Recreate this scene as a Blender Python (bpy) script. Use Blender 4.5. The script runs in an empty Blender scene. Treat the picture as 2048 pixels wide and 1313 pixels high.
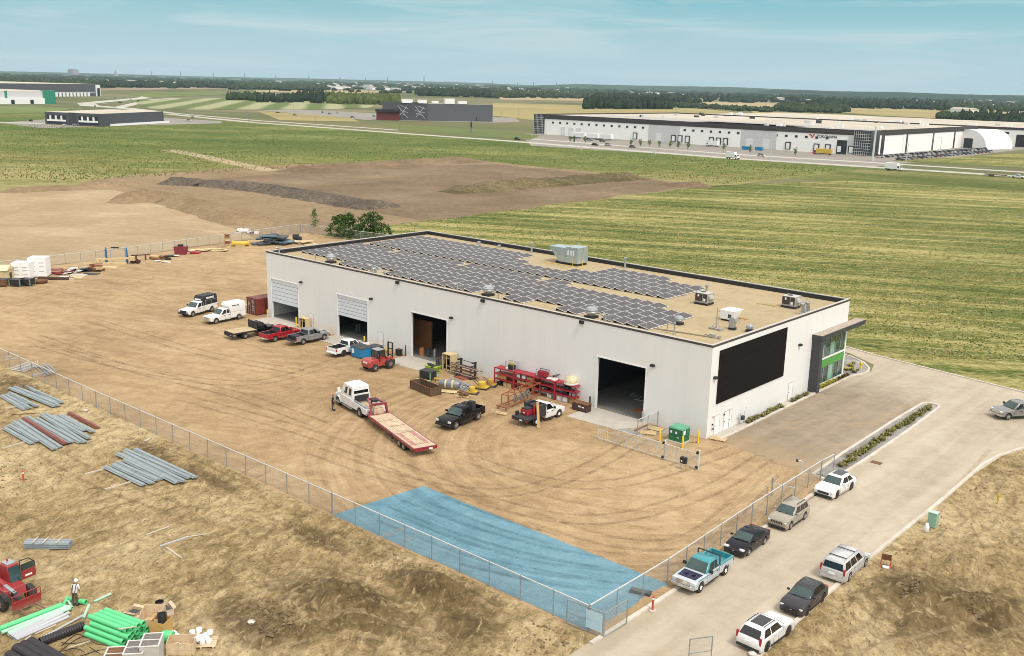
import bpy, math, random
from mathutils import Vector, Matrix, noise
# ------------------------------------------------------------------ camera, sky, sun, exposure
SC = bpy.context.scene
COL = SC.collection
CAM = Vector((49.186, -87.367, 35.336))
YAW, PITCH, ROLL, FPX = -0.717185, 0.239692, 0.025032, 2005.8
def _axes():
    cy, sy, cp, sp = math.cos(YAW), math.sin(YAW), math.cos(PITCH), math.sin(PITCH)
    f = Vector((sy*cp, cy*cp, -sp)); r = Vector((cy, -sy, 0)); u = r.cross(f)
    c, s = math.cos(ROLL), math.sin(ROLL)
    return c*r + s*u, -s*r + c*u, f
RX, UX, FX = _axes()
cam = bpy.data.cameras.new('camera'); camo = bpy.data.objects.new('camera', cam); COL.objects.link(camo)
m = Matrix((RX, UX, -FX)).transposed().to_4x4(); m.translation = CAM
camo.matrix_world = m
cam.sensor_width = 36; cam.lens = 36*FPX/2048; cam.clip_start = 0.5; cam.clip_end = 60000
SC.camera = camo
SUN_EL, SUN_AZ = 57, -14        # azimuth measured from +X towards +Y
sd = bpy.data.lights.new('sun', 'SUN'); so = bpy.data.objects.new('sun', sd); COL.objects.link(so)
sd.energy = .82; sd.angle = math.radians(10); sd.color = (1, .955, .87)
_e, _a = math.radians(SUN_EL), math.radians(SUN_AZ)
so.rotation_euler = Vector((math.cos(_e)*math.cos(_a), math.cos(_e)*math.sin(_a), math.sin(_e))).to_track_quat('Z', 'Y').to_euler()
so.location = (0, 0, 80)
W = bpy.data.worlds.new('World'); SC.world = W; W.use_nodes = True
nt = W.node_tree; nt.nodes.clear()
def nd(t, **k):
    n = nt.nodes.new(t)
    for a, b in k.items(): setattr(n, a, b)
    return n
lk = lambda a, b: nt.links.new(a, b)
sky = nd('ShaderNodeTexSky', sky_type='NISHITA'); sky.sun_disc = False
sky.sun_elevation = _e; sky.sun_rotation = math.radians(90) - _a; sky.air_density = 1.0; sky.dust_density = 4
tc = nd('ShaderNodeTexCoord'); sep = nd('ShaderNodeSeparateXYZ'); lk(tc.outputs['Generated'], sep.inputs[0])
# low sky: pale haze at the horizon rising to turquoise, with thin cloud sheets
rp = nd('ShaderNodeValToRGB'); lk(sep.outputs[2], rp.inputs[0]); R = rp.color_ramp
for p_, c_ in ((0.0, (.232, .300, .324)), (.022, (.222, .302, .330)), (.05, (.185, .290, .318)), (.085, (.105, .248, .290)), (.3, (.10, .22, .30))):
    e = R.elements.new(p_); e.color = (*c_, 1)
R.elements.remove(R.elements[0]); R.elements.remove(R.elements[-1])
mp = nd('ShaderNodeMapping'); mp.inputs['Scale'].default_value = (2.6, 2.6, 30); lk(tc.outputs['Generated'], mp.inputs[0])
nz = nd('ShaderNodeTexNoise'); nz.inputs['Scale'].default_value = 1.7; nz.inputs['Detail'].default_value = 7; nz.inputs['Roughness'].default_value = .56
nz.inputs['Distortion'].default_value = .5; lk(mp.outputs[0], nz.inputs['Vector'])
cr = nd('ShaderNodeMapRange'); cr.inputs['From Min'].default_value = .46; cr.inputs['From Max'].default_value = .66; cr.inputs['To Max'].default_value = .72
lk(nz.outputs[0], cr.inputs[0])
cm = nd('ShaderNodeMix', data_type='RGBA'); lk(cr.outputs[0], cm.inputs['Factor']); lk(rp.outputs[0], cm.inputs['A']); cm.inputs['B'].default_value = (.270, .335, .350, 1)
sk = nd('ShaderNodeVectorMath', operation='SCALE'); lk(sky.outputs[0], sk.inputs[0]); sk.inputs['Scale'].default_value = .15
ve = nd('ShaderNodeMix', data_type='RGBA'); ve.inputs['Factor'].default_value = .6; lk(sk.outputs[0], ve.inputs['A']); ve.inputs['B'].default_value = (.70, .645, .53, 1)   # thin cloud veil overhead, out of view, brightened and warmed to lift ambient light
bl = nd('ShaderNodeMapRange', interpolation_type='SMOOTHSTEP'); bl.inputs['From Min'].default_value = .10; bl.inputs['From Max'].default_value = .35
lk(sep.outputs[2], bl.inputs[0])
fm = nd('ShaderNodeMix', data_type='RGBA'); lk(bl.outputs[0], fm.inputs['Factor']); lk(cm.outputs['Result'], fm.inputs['A']); lk(ve.outputs['Result'], fm.inputs['B'])
bg = nd('ShaderNodeBackground'); lk(fm.outputs['Result'], bg.inputs[0]); bg.inputs[1].default_value = 1
wo = nd('ShaderNodeOutputWorld'); lk(bg.outputs[0], wo.inputs[0])
SC.view_settings.view_transform = 'Standard'; SC.view_settings.look = 'None'; SC.view_settings.exposure = 1.1; SC.view_settings.gamma = 1
SC.cycles.max_bounces = 6; SC.cycles.transparent_max_bounces = 12; SC.cycles.volume_bounces = 0
SC.cycles.use_denoising = True; SC.cycles.pixel_filter_type = 'BLACKMAN_HARRIS'; SC.cycles.filter_width = .9

# ------------------------------------------------------------------ helpers
def ray(px, py): return FX + RX*((px-1024)/FPX) + UX*((656.5-py)/FPX)
def G(px, py, z=0.0):                     # a measured photo pixel -> the point at height z it shows
    d = ray(px, py); return CAM + d*((z-CAM.z)/d.z)
rnd = random.Random(7)
U = rnd.uniform
class NT:
    """tiny node-graph writer"""
    def __init__(s, name):
        s.m = bpy.data.materials.new(name); s.m.use_nodes = True; s.t = s.m.node_tree; s.t.nodes.clear()
        s.o = s.n('ShaderNodeOutputMaterial'); s.tc = s.n('ShaderNodeTexCoord').outputs['Object']
    def n(s, t, **k):
        x = s.t.nodes.new(t)
        for a, b in k.items(): setattr(x, a, b)
        return x
    def put(s, sock, v):
        if isinstance(v, bpy.types.NodeSocket): s.t.links.new(v, sock)
        elif isinstance(v, (tuple, list)) and len(v) == 3 and sock.type == 'RGBA': sock.default_value = (*v, 1)
        else: sock.default_value = v
    def map(s, scale=(1, 1, 1), rz=0, loc=(0, 0, 0), vec=None):
        x = s.n('ShaderNodeMapping', vector_type='TEXTURE'); s.put(x.inputs[0], vec or s.tc); scale = tuple(1/q for q in scale)
        x.inputs['Rotation'].default_value = (0, 0, rz); x.inputs['Scale'].default_value = scale; x.inputs['Location'].default_value = loc
        return x.outputs[0]
    def noise(s, scale, detail=4, rough=.55, vec=None, dist=0):
        x = s.n('ShaderNodeTexNoise'); s.put(x.inputs['Vector'], vec or s.tc)
        x.inputs['Scale'].default_value = scale; x.inputs['Detail'].default_value = detail; x.inputs['Roughness'].default_value = rough; x.inputs['Distortion'].default_value = dist
        return x.outputs[0]
    def math(s, op, a, b=0.0, c=0.0):
        x = s.n('ShaderNodeMath', operation=op); s.put(x.inputs[0], a); s.put(x.inputs[1], b); s.put(x.inputs[2], c); return x.outputs[0]
    def rng(s, v, a, b, c=0.0, d=1.0):
        x = s.n('ShaderNodeMapRange'); s.put(x.inputs[0], v)
        for k, w in zip(('From Min', 'From Max', 'To Min', 'To Max'), (a, b, c, d)): x.inputs[k].default_value = w
        return x.outputs[0]
    def mix(s, f, a, b, bt='MIX'):
        x = s.n('ShaderNodeMix', data_type='RGBA', blend_type=bt); s.put(x.inputs['Factor'], f); s.put(x.inputs['A'], a); s.put(x.inputs['B'], b); return x.outputs['Result']
    def ramp(s, f, *stops):
        x = s.n('ShaderNodeValToRGB'); s.put(x.inputs[0], f); r = x.color_ramp
        while len(r.elements) < len(stops): r.elements.new(.5)
        for e, (p, c) in zip(r.elements, stops): e.position = p; e.color = (*c, 1)
        return x.outputs[0]
    def xyz(s, v=None):
        x = s.n('ShaderNodeSeparateXYZ'); s.put(x.inputs[0], v or s.tc); return x.outputs
    def comb(s, a, b, c=0.0):
        x = s.n('ShaderNodeCombineXYZ'); [s.put(x.inputs[i], v) for i, v in enumerate((a, b, c))]; return x.outputs[0]
    def bump(s, h, st=.5, d=.1):
        x = s.n('ShaderNodeBump'); s.put(x.inputs['Height'], h); x.inputs['Strength'].default_value = st; x.inputs['Distance'].default_value = d; return x.outputs[0]
    def end(s, col, rough=.8, metal=0, nrm=None, coat=0, spec=.5, alpha=None):
        p = s.n('ShaderNodeBsdfPrincipled'); s.put(p.inputs['Base Color'], col); s.put(p.inputs['Roughness'], rough); p.inputs['Metallic'].default_value = metal
        p.inputs['Coat Weight'].default_value = coat; p.inputs['Coat Roughness'].default_value = .08; p.inputs['Specular IOR Level'].default_value = spec
        if nrm: s.put(p.inputs['Normal'], nrm)
        if alpha is not None: s.put(p.inputs['Alpha'], alpha)
        s.t.links.new(p.outputs[0], s.o.inputs[0]); return s.m
_mc = {}
def mt(name, col, rough=.6, metal=0, var=.12, scale=2.0, coat=0, bump=0, spec=.5):
    if name in _mc: return _mc[name]
    g = NT(name); a = g.noise(scale, 6, .6)
    c = g.mix(g.rng(a, .3, .7), tuple(x*(1-var) for x in col), tuple(min(1, x*(1+var)) for x in col))
    r = g.rng(g.noise(scale*2.3, 4), .3, .7, max(.03, rough-.08), min(1, rough+.08))
    _mc[name] = g.end(c, r, metal, g.bump(g.noise(scale*6, 5), bump, .03) if bump else None, coat, spec); return _mc[name]
def paint(name, col, rough=.25):
    if name in _mc: return _mc[name]
    g = NT(name); d = g.noise(1.6, 6, .65); z = g.xyz()[2]
    dirt = g.math('MULTIPLY', g.rng(z, .75, .2, 0, .6 if max(col) > .1 else .22), g.rng(d, .3, .7, .25, 1))   # road dust low on the sides
    c = g.mix(dirt, g.mix(g.rng(d, .3, .7), col, tuple(x*.88 for x in col)), (.33, .27, .20))
    dk = max(col) < .1
    _mc[name] = g.end(c, g.math('ADD', g.math('MULTIPLY', dirt, .5), rough), 0, None, .12 if dk else .4, .22 if dk else .5); return _mc[name]
class B:
    """collects shapes and links them as ONE mesh object"""
    def __init__(s): s.v = []; s.f = []; s.k = []; s.mi = 0
    def add(s, vs, fs):
        o = len(s.v); s.v += [tuple(p) for p in vs]; s.f += [tuple(o+i for i in f) for f in fs]; s.k += [s.mi]*len(fs); return s
    def bx(s, x0, x1, y0, y1, z0, z1):
        return s.add([(x0, y0, z0), (x1, y0, z0), (x1, y1, z0), (x0, y1, z0), (x0, y0, z1), (x1, y0, z1), (x1, y1, z1), (x0, y1, z1)],
                     [(3, 2, 1, 0), (4, 5, 6, 7), (0, 1, 5, 4), (1, 2, 6, 5), (2, 3, 7, 6), (3, 0, 4, 7)])
    def box(s, c, d, rz=0, rx=0, ry=0):
        M = Matrix.Rotation(rz, 3, 'Z') @ Matrix.Rotation(ry, 3, 'Y') @ Matrix.Rotation(rx, 3, 'X'); o = len(s.v)
        s.bx(-d[0]/2, d[0]/2, -d[1]/2, d[1]/2, -d[2]/2, d[2]/2)
        s.v[o:] = [tuple(M @ Vector(p) + Vector(c)) for p in s.v[o:]]; return s
    def bar(s, p, q, w, h=None):
        p, q = Vector(p), Vector(q); d = q-p; R_ = d.to_track_quat('X', 'Z').to_matrix(); o = len(s.v); h = h or w
        s.bx(0, d.length, -w/2, w/2, -h/2, h/2); s.v[o:] = [tuple(R_ @ Vector(a) + p) for a in s.v[o:]]; return s
    def cyl(s, p, q, r, r2=None, n=10, cap=True):
        p, q = Vector(p), Vector(q); R_ = (q-p).to_track_quat('Z', 'Y').to_matrix(); r2 = r if r2 is None else r2
        ring = lambda c, a: [tuple(c + R_ @ Vector((a*math.cos(t*2*math.pi/n), a*math.sin(t*2*math.pi/n), 0))) for t in range(n)]
        fs = [(i, (i+1) % n, n+(i+1) % n, n+i) for i in range(n)]
        if cap: fs += [tuple(range(n-1, -1, -1)), tuple(range(n, 2*n))]
        return s.add(ring(p, r) + ring(q, r2), fs)
    def lathe(s, c, prof, n=14):
        c = Vector(c); vs = [(c.x+r*math.cos(t*2*math.pi/n), c.y+r*math.sin(t*2*math.pi/n), c.z+z) for r, z in prof for t in range(n)]
        fs = [(k*n+i, k*n+(i+1) % n, (k+1)*n+(i+1) % n, (k+1)*n+i) for k in range(len(prof)-1) for i in range(n)]
        fs += [tuple(range(n-1, -1, -1)), tuple(range((len(prof)-1)*n, len(prof)*n))]; return s.add(vs, fs)
    def loft(s, rings, cap=True):
        n = len(rings[0]); fs = [(k*n+i, k*n+(i+1) % n, (k+1)*n+(i+1) % n, (k+1)*n+i) for k in range(len(rings)-1) for i in range(n)]
        if cap: fs += [tuple(range(n-1, -1, -1)), tuple(range((len(rings)-1)*n, len(rings)*n))]
        return s.add([p for r in rings for p in r], fs)
    def prism(s, poly, y0, y1): return s.loft([[(x, y0, z) for x, z in poly], [(x, y1, z) for x, z in poly]])
    def pane(s, q, off=.012, th=.02):
        q = [Vector(a) for a in q]; nn = (q[1]-q[0]).cross(q[3]-q[0]).normalized()
        return s.loft([[tuple(a + nn*(off-th)) for a in q], [tuple(a + nn*off) for a in q]])
    def tube(s, pts, r, n=6):
        for a, b in zip(pts, pts[1:]): s.cyl(a, b, r, n=n)
        return s
    def mesh(s, name, mats, smooth=0.0):
        me = bpy.data.meshes.new(name); me.from_pydata(s.v, [], s.f); mats = mats if isinstance(mats, (list, tuple)) else [mats]
        for x in mats: me.materials.append(x)
        if len(mats) > 1: me.polygons.foreach_set('material_index', s.k)
        if smooth:
            me.polygons.foreach_set('use_smooth', [True]*len(me.polygons)); me.set_sharp_from_angle(angle=smooth)
        me.update(); return me
    def build(s, name, mats, parent=None, bev=0, smooth=0.0, loc=None, rz=0):
        o = link(name, s.mesh(name, mats, smooth), parent)
        if bev:
            b = o.modifiers.new('b', 'BEVEL'); b.width = bev; b.segments = 2; b.limit_method = 'ANGLE'; b.angle_limit = math.radians(35)
        if loc is not None: o.location = loc; o.rotation_euler.z = rz
        return o
def link(name, data, parent=None):
    o = bpy.data.objects.new(name, data); COL.objects.link(o)
    if parent: o.parent = parent
    return o
def tag(o, label, cat, group=None, kind=None):
    if label: o['label'] = label
    if cat: o['category'] = cat
    if group: o['group'] = group
    if kind: o['kind'] = kind
    return o
def T(name, label, cat, loc=(0, 0, 0), rz=0, group=None):
    o = link(name, None); o.empty_display_size = .3; o.location = loc; o.rotation_euler.z = rz; return tag(o, label, cat, group)
def S(name, b, m, smooth=0): o = b.build(name, m, smooth=smooth); o['kind'] = 'structure'; return o
def dup(root, loc, rz=0, label=None, group=None, sc=None):
    def cp(o, par):
        c = o.copy(); COL.objects.link(c)
        if par: c.parent = par
        for ch in [x for x in KIDS.get(o.name, [])]: cp(ch, c)
        return c
    r = cp(root, None); r.location = loc; r.rotation_euler.z = rz
    if sc: r.scale = sc
    if label: r['label'] = label
    if group: r['group'] = group
    return r
KIDS = {}
def kids(root):                           # remember a finished prototype's children for dup()
    def walk(o):
        KIDS[o.name] = list(o.children)
        for c in o.children: walk(c)
    walk(root); return root
def text(name, s_, size, mat, parent, loc, rot, ext=.004):
    cu = bpy.data.curves.new(name, 'FONT'); cu.body = s_; cu.size = size; cu.extrude = ext; cu.align_x = 'CENTER'; cu.align_y = 'CENTER'
    t = bpy.data.objects.new(name, cu); COL.objects.link(t); bpy.context.view_layer.update()
    me = bpy.data.meshes.new_from_object(t.evaluated_get(bpy.context.evaluated_depsgraph_get())); bpy.data.objects.remove(t)
    me.materials.clear(); me.materials.append(mat); o = link(name, me, parent); o.location = loc; o.rotation_euler = rot; return o
# ------------------------------------------------------------------ the ground
def dirt(name, a, b, c, sa=.15, bump=.5, big=.035, arcs=None, streak=.6, fine=5.0, pale=None, lumps=0.0, con=1.0, dark_spots=None):
    g = NT(name)
    n1 = g.noise(big, 6, .6); n2 = g.noise(.55, 9, .68, dist=.6); n4 = g.noise(fine, 5, .7)
    st = g.noise(.42, 6, .62, g.map((.10, 1, 1), sa), .8); st2 = g.noise(1.5, 5, .6, g.map((.07, 1, 1), sa+.22), .5)
    s_ = g.math('ADD', g.math('MULTIPLY', st, .6), g.math('MULTIPLY', st2, .4))
    if arcs:
        cx, cy, r0, r1 = arcs; x, y, _ = g.xyz()
        dx, dy = g.math('SUBTRACT', x, cx), g.math('SUBTRACT', y, cy)
        rr = g.math('SQRT', g.math('ADD', g.math('MULTIPLY', dx, dx), g.math('MULTIPLY', dy, dy))); th = g.math('ARCTAN2', dy, dx)
        ar = g.noise(1.0, 5, .62, g.comb(g.math('MULTIPLY', rr, .95), g.math('MULTIPLY', th, 1.1)), .35)
        ma = g.math('MULTIPLY', g.rng(rr, r0, r0+6), g.rng(rr, r1, r1-8))
        s_ = g.math('ADD', g.math('MULTIPLY', s_, g.math('SUBTRACT', 1.0, ma)), g.math('MULTIPLY', g.rng(ar, .1, .9), ma))
    f = g.math('ADD', g.math('MULTIPLY', n1, .42), g.math('ADD', g.math('MULTIPLY', n2, .38-.1*streak), g.math('MULTIPLY', s_, .20+.1*streak)))
    f = g.math('ADD', f, g.math('MULTIPLY', g.math('SUBTRACT', n4, .5), .26))
    k_ = .125/con; col = g.ramp(f, (.50-k_, a), (.50, b), (.50+k_, c))
    if pale: col = g.mix(g.rng(g.noise(.11, 7, .62, g.map((.3, 1, 1), sa), 1.0), .58, .72, 0, .7), col, pale)
    if dark_spots:                                    # darker dug soil with ragged edges, also filling in for weak relief shading
        x, y, _ = g.xyz(); wn = g.noise(.5, 7, .7, None, 1.0); tot = None
        for cx, cy, rx, ry in dark_spots:
            dx = g.math('DIVIDE', g.math('SUBTRACT', x, cx), rx); dy = g.math('DIVIDE', g.math('SUBTRACT', y, cy), ry)
            q = g.math('ADD', g.math('SQRT', g.math('ADD', g.math('MULTIPLY', dx, dx), g.math('MULTIPLY', dy, dy))), g.math('MULTIPLY', g.math('SUBTRACT', wn, .5), 2.6)); q = g.rng(q, 1.55, .75)
            tot = q if tot is None else g.math('MAXIMUM', tot, q)
        col = g.mix(g.math('MULTIPLY', tot, .8), col, g.mix(g.rng(n2, .35, .65), (.060, .036, .014), (.165, .108, .048)))
    h = g.math('ADD', g.math('MULTIPLY', n2, .6), g.math('ADD', g.math('MULTIPLY', n4, .22), g.math('MULTIPLY', s_, .5)))
    if lumps:
        lv = g.noise(1.0, 8, .76, g.map((.8, 1.35, 1), sa+.5), .9); h = g.math('ADD', h, g.math('MULTIPLY', lv, lumps))
        col = g.mix(g.rng(lv, .36, .50, .8*lumps, 0), col, tuple(x*.45 for x in a))  # relief shading put into the colour: hollows darker, tops paler
        col = g.mix(g.rng(lv, .53, .66, 0, .62*lumps), col, tuple(min(.9, x*1.35) for x in c))
    return g.end(col, .92, 0, g.bump(h, bump, .35), spec=.2)
def poly(pts, step=1.5, jit=.35, rad=True):
    """closed outline with its edges broken up"""
    o = []
    for i, p in enumerate(pts):
        q = pts[(i+1) % len(pts)]; L_ = math.dist(p, q); n = max(1, int(L_/step))
        for k in range(n):
            t = k/n; x = p[0]+(q[0]-p[0])*t; y = p[1]+(q[1]-p[1])*t
            w = noise.noise_vector((x*.35, y*.35, 3.3)) + noise.noise_vector((x*.07, y*.07, 8))*2
            o.append((x+w.x*jit, y+w.y*jit))
    return o
def sheet(name, pts, z, mat, step=1.5, jit=.0):
    pts = poly(pts, step, jit) if jit else pts
    return S(name, B().add([(x, y, z) for x, y in pts], [tuple(range(len(pts)))]), mat)
def px(pts, z=0): return [tuple(G(a, b, z)[:2]) for a, b in pts]

_w = lambda x, y, rx, ry: (G(x, y).x, G(x, y).y, rx, ry)
DARK_SPOTS = [_w(690, 1215, 6, 2.6), _w(880, 1188, 4.2, 1.9), _w(520, 1250, 4, 2), _w(935, 1262, 2.4, 1.6), _w(30, 775, 5, 1.8), _w(1835, 1195, 2.8, 3.8), _w(1965, 1230, 3.4, 3.4), _w(1850, 1250, 2, 2.6), _w(300, 905, 3.5, 1.0), _w(420, 960, 4, .8), _w(640, 1080, 3, .9)]
YARD = dict(a=(.235, .156, .080), b=(.345, .240, .131), c=(.45, .33, .192))
m_yard = dirt('yard_dirt', **YARD, sa=.34, arcs=(-4, -8, 9, 38), bump=.8, con=1.3, pale=(.46, .345, .21))
m_blue = dirt('blue_overlay_tint', (.098, .200, .255), (.136, .262, .325), (.178, .312, .375), sa=.34, arcs=(-4, -8, 9, 44), bump=.9, con=1.35)
m_site = dirt('site_dirt', (.19, .134, .056), (.355, .262, .128), (.53, .42, .24), sa=1.75, bump=1.0, big=.06, lumps=.8, pale=(.56, .45, .27), con=1.3, dark_spots=DARK_SPOTS)  # wide tone contrast in the colour makes up for weak relief shading
m_pad = dirt('pad_dirt', (.26, .19, .105), (.335, .252, .148), (.43, .335, .21), sa=.6, bump=.4, pale=(.50, .41, .29))
m_dist = dirt('disturbed_dirt', (.17, .115, .062), (.245, .175, .10), (.33, .25, .145), sa=.1, bump=.8, lumps=.4)
m_dark = dirt('dark_dirt', (.105, .072, .040), (.170, .120, .070), (.245, .18, .11), sa=1.45, bump=.5, pale=(.29, .21, .14))
m_soil = dirt('black_soil', (.062, .051, .039), (.115, .092, .068), (.20, .16, .115), sa=-.9, bump=1, lumps=.7, con=1.4)
m_road = dirt('dusty_concrete', (.345, .28, .185), (.405, .335, .228), (.47, .395, .28), sa=1.57, bump=.12, streak=1.0, big=.05, pale=(.335, .26, .165))
_unused = 0
m_apron = dirt('dusty_asphalt', (.225, .18, .125), (.285, .232, .165), (.345, .28, .195), sa=1.4, bump=.2, pale=(.34, .26, .175), streak=1)
m_conc = dirt('pale_concrete', (.36, .34, .29), (.44, .41, .36), (.50, .47, .41), bump=.1)
m_kerb = mt('kerb_concrete', (.52, .47, .40), .85, 0, .18, .8)
m_stone = dirt('grey_stones', (.15, .145, .135), (.29, .28, .262), (.46, .445, .42), bump=1.0, fine=7)

def road_mat():
    g = NT('dusty_road'); x, y, _ = g.xyz()
    n1 = g.noise(.05, 6, .6); n2 = g.noise(.5, 8, .68, None, .6); st = g.noise(.5, 6, .6, g.map((1, .05, 1)), .5); f4 = g.noise(6, 5, .7)
    f = g.math('ADD', g.math('ADD', g.math('MULTIPLY', n1, .3), g.math('MULTIPLY', st, .4)), g.math('ADD', g.math('MULTIPLY', n2, .3), g.math('MULTIPLY', g.math('SUBTRACT', f4, .5), .14)))
    rd = g.ramp(f, (.38, (.33, .278, .20)), (.50, (.402, .348, .265)), (.62, (.47, .415, .325)))
    ap = g.ramp(f, (.38, (.195, .157, .112)), (.50, (.265, .218, .158)), (.62, (.345, .285, .21)))
    w = g.math('MULTIPLY', g.math('SUBTRACT', n2, .5), 5.0)
    mk = g.math('MULTIPLY', g.rng(g.math('ADD', x, g.math('MULTIPLY', w, .25)), 12.6, 11.4), g.rng(g.math('ADD', y, w), 36, 26))
    col = g.mix(mk, rd, ap)
    tr = g.math('MULTIPLY', g.rng(g.math('ADD', y, g.math('MULTIPLY', w, 1.6)), 8, -1), g.rng(x, 13, 11.8))     # dirt carried out of the yard
    col = g.mix(g.math('MULTIPLY', tr, .75), col, (.31, .225, .13))
    sk = g.noise(.35, 7, .7, g.map((.4, 1, 1), 1.2), 1.5); col = g.mix(g.math('MULTIPLY', g.rng(sk, .54, .66), g.math('ADD', g.math('MULTIPLY', mk, .55), .12)), col, (.36, .26, .155))
    dk = g.noise(.8, 6, .7, g.map((.25, 1, 1), .9), 1.2); col = g.mix(g.math('MULTIPLY', g.rng(dk, .60, .70), g.math('ADD', g.math('MULTIPLY', mk, .5), .12)), col, (.12, .095, .068))
    return g.end(col, .9, 0, g.bump(n2, .15, .2), spec=.25)
m_road = road_mat()
def grass(name, cols, sa, sx=.12, fine=2.6, big=.02, straw=(.42, .37, .16), amt=.5, lush=False, rows=False):
    g = NT(name)
    n1 = g.noise(big, 6, .62, g.map((.45, 1, 1), sa)); st = g.noise(.24, 8, .72, g.map((sx, 1, 1), sa), .7)
    n3 = g.noise(fine*.4, 7, .72, g.map((.45, 1, 1), sa), 1.4); n4 = g.noise(fine, 5, .7, g.map((.5, 1, 1), sa+.3))
    f = g.math('ADD', g.math('MULTIPLY', n1, .36), g.math('ADD', g.math('MULTIPLY', st, .40), g.math('MULTIPLY', n3, .24)))
    if rows:                                   # drilled rows and combine swaths
        x, y, _ = g.xyz(); q = g.math('ADD', g.math('MULTIPLY', x, -math.sin(sa)), g.math('MULTIPLY', y, math.cos(sa))); q = g.math('ADD', q, g.math('MULTIPLY', st, 3)); f = g.math('ADD', f, g.math('MULTIPLY', g.math('SINE', g.math('MULTIPLY', q, .62)), .024)); f = g.math('ADD', f, .016); f = g.math('ADD', f, g.math('MULTIPLY', g.math('SINE', g.math('MULTIPLY', q, 2.3)), .016))
    if lush:                                   # the far side of the waste ground is lusher
        x, y, _ = g.xyz(); q = g.math('ADD', g.math('MULTIPLY', x, -.657), g.math('MULTIPLY', y, .754)); q = g.math('ADD', q, g.math('MULTIPLY', g.math('SUBTRACT', n1, .5), 260)); f = g.math('SUBTRACT', f, g.rng(q, 310, 400, -.02, .06))
    col = g.ramp(f, (.42, cols[0]), (.475, cols[1]), (.525, cols[2]), (.58, cols[3]))
    if amt: col = g.mix(g.math('MULTIPLY', g.rng(n3, .46, .62), g.rng(n1, .36, .62, .25*amt, 1.25*amt)), col, straw)
    col = g.mix(g.rng(n4, .34, .5, .5, 0), col, tuple(x*.45 for x in cols[0]))
    return g.end(col, .95, 0, g.bump(g.math('ADD', n3, n4), .8, .3), spec=.15)
m_field = grass('stubble_field', ((.040, .068, .009), (.078, .112, .016), (.150, .158, .036), (.36, .315, .125)), .50, sx=.05, amt=.7, rows=True)
m_weed = grass('weedy_ground', ((.068, .108, .018), (.120, .150, .032), (.215, .205, .070), (.33, .28, .125)), .62, sx=.22, big=.016, amt=.35, lush=True)
m_verge = grass('verge_grass', ((.055, .082, .015), (.09, .115, .024), (.15, .155, .045), (.25, .23, .10)), .2, sx=.1, big=.012, amt=.25)
g = NT('far_land')                      # patchwork of far farmland
vo = g.n('ShaderNodeTexVoronoi'); g.put(vo.inputs['Vector'], g.map((1, .35, 1), .35)); vo.inputs['Scale'].default_value = .0022
cc = g.xyz(vo.outputs['Color'])[0]
col = g.ramp(cc, (.1, (.10, .115, .05)), (.3, (.16, .15, .07)), (.5, (.085, .105, .045)), (.65, (.24, .20, .115)), (.8, (.12, .14, .06)), (.95, (.20, .18, .095)))
col = g.mix(g.rng(g.noise(.004, 7, .65, g.map((.3, 1, 1), .3)), .45, .6), col, (.09, .105, .045))
m_far = g.end(col, .95, spec=.1)

# one sheet to the horizon
def disk(R1, n=96):
    b = B(); rs = [0, 300, 900, 2500, 6000, 14000, R1]
    vs = [(0, 0, 0)]; fs = []
    for r in rs[1:]: vs += [(r*math.cos(2*math.pi*i/n), r*math.sin(2*math.pi*i/n), 0) for i in range(n)]
    fs += [(0, 1+i, 1+(i+1) % n) for i in range(n)]
    for k in range(len(rs)-2):
        o = 1+k*n; fs += [(o+i, o+n+i, o+n+(i+1) % n, o+(i+1) % n) for i in range(n)]
    return b.add(vs, fs)
gr = S('ground', disk(24000), m_far)
sheet('bare_ground', [(-140, -170), (-140, -36), (-60, -36), (15.05, -30), (15.05, 1.2), (9, -1), (0, .3), (0, 2), (-100, 2), (-100, -30), (24, -30) if False else (-139, -30)], .006, m_site) if False else None
sheet('weedy_ground', [(-1100, 60), (-700, -250), (-136, -250), (-136, 90), (-140, 380), (-76, 372), (300, 352), (300, 372), (-80, 392), (-200, 382), (-380, 398), (-640, 380), (-860, 330)], .004, m_weed, 30, 4)
sheet('verge', [(-138, 300), (430, 315), (430, 400), (-60, 402), (-142, 385)], .007, m_verge)
sheet('stubble_field', [(-138, 57), (-60, 57), (-60, 36), (-5, 47.9), (20, 42.6), (60, 38), (420, 60), (420, 330), (-56, 327), (-118, 316), (-143, 243), (-141, 150)], .010, m_field, 6, .8)
sheet('disturbed_ground', [(-136, -75), (-137, 57), (-140, 90), (-141, 150), (-144, 241), (-180, 250), (-262, 255), (-300, 170), (-292, 92), (-262, 52), (-262, -80)], .016, m_dist, 4, 1.2)
sheet('light_dirt_pad', [(-136.6, -75), (-137, 8), (-142, 43), (-156, 47), (-196, 57), (-222, 62), (-250, 66), (-262, 34), (-262, -80)], .022, m_pad, 3, 1.0)
sheet('dark_dirt_ground', [(-139, 91), (-141, 150), (-146, 236), (-190, 244), (-255, 246), (-272, 190), (-262, 108), (-210, 112), (-168, 96)], .024, m_dark, 4, 1.6)
sheet('yard_ground', [(-136.5, -75), (-120, -39.0), (14.9, -38.75), (14.95, -20), (14.6, -6), (14.5, -.9), (9, -1.0), (1.15, .8), (-.3, .3), (-76, 0.3), (-60, 36), (-70, 57), (-141, 57), (-137.2, 9)], .030, m_yard, 2.5, .12)
sheet('site_ground_left', [(-136, -76), (-120, -38.2), (14.95, -38.0), (15.05, -80), (15.05, -160), (-136, -160)], .027, m_site, 2.5, .12)
sheet('site_ground_right', [(23.3, -160), (23.3, 14), (24.3, 24), (27, 29), (120, 20), (120, -160)], .028, m_site)
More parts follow.
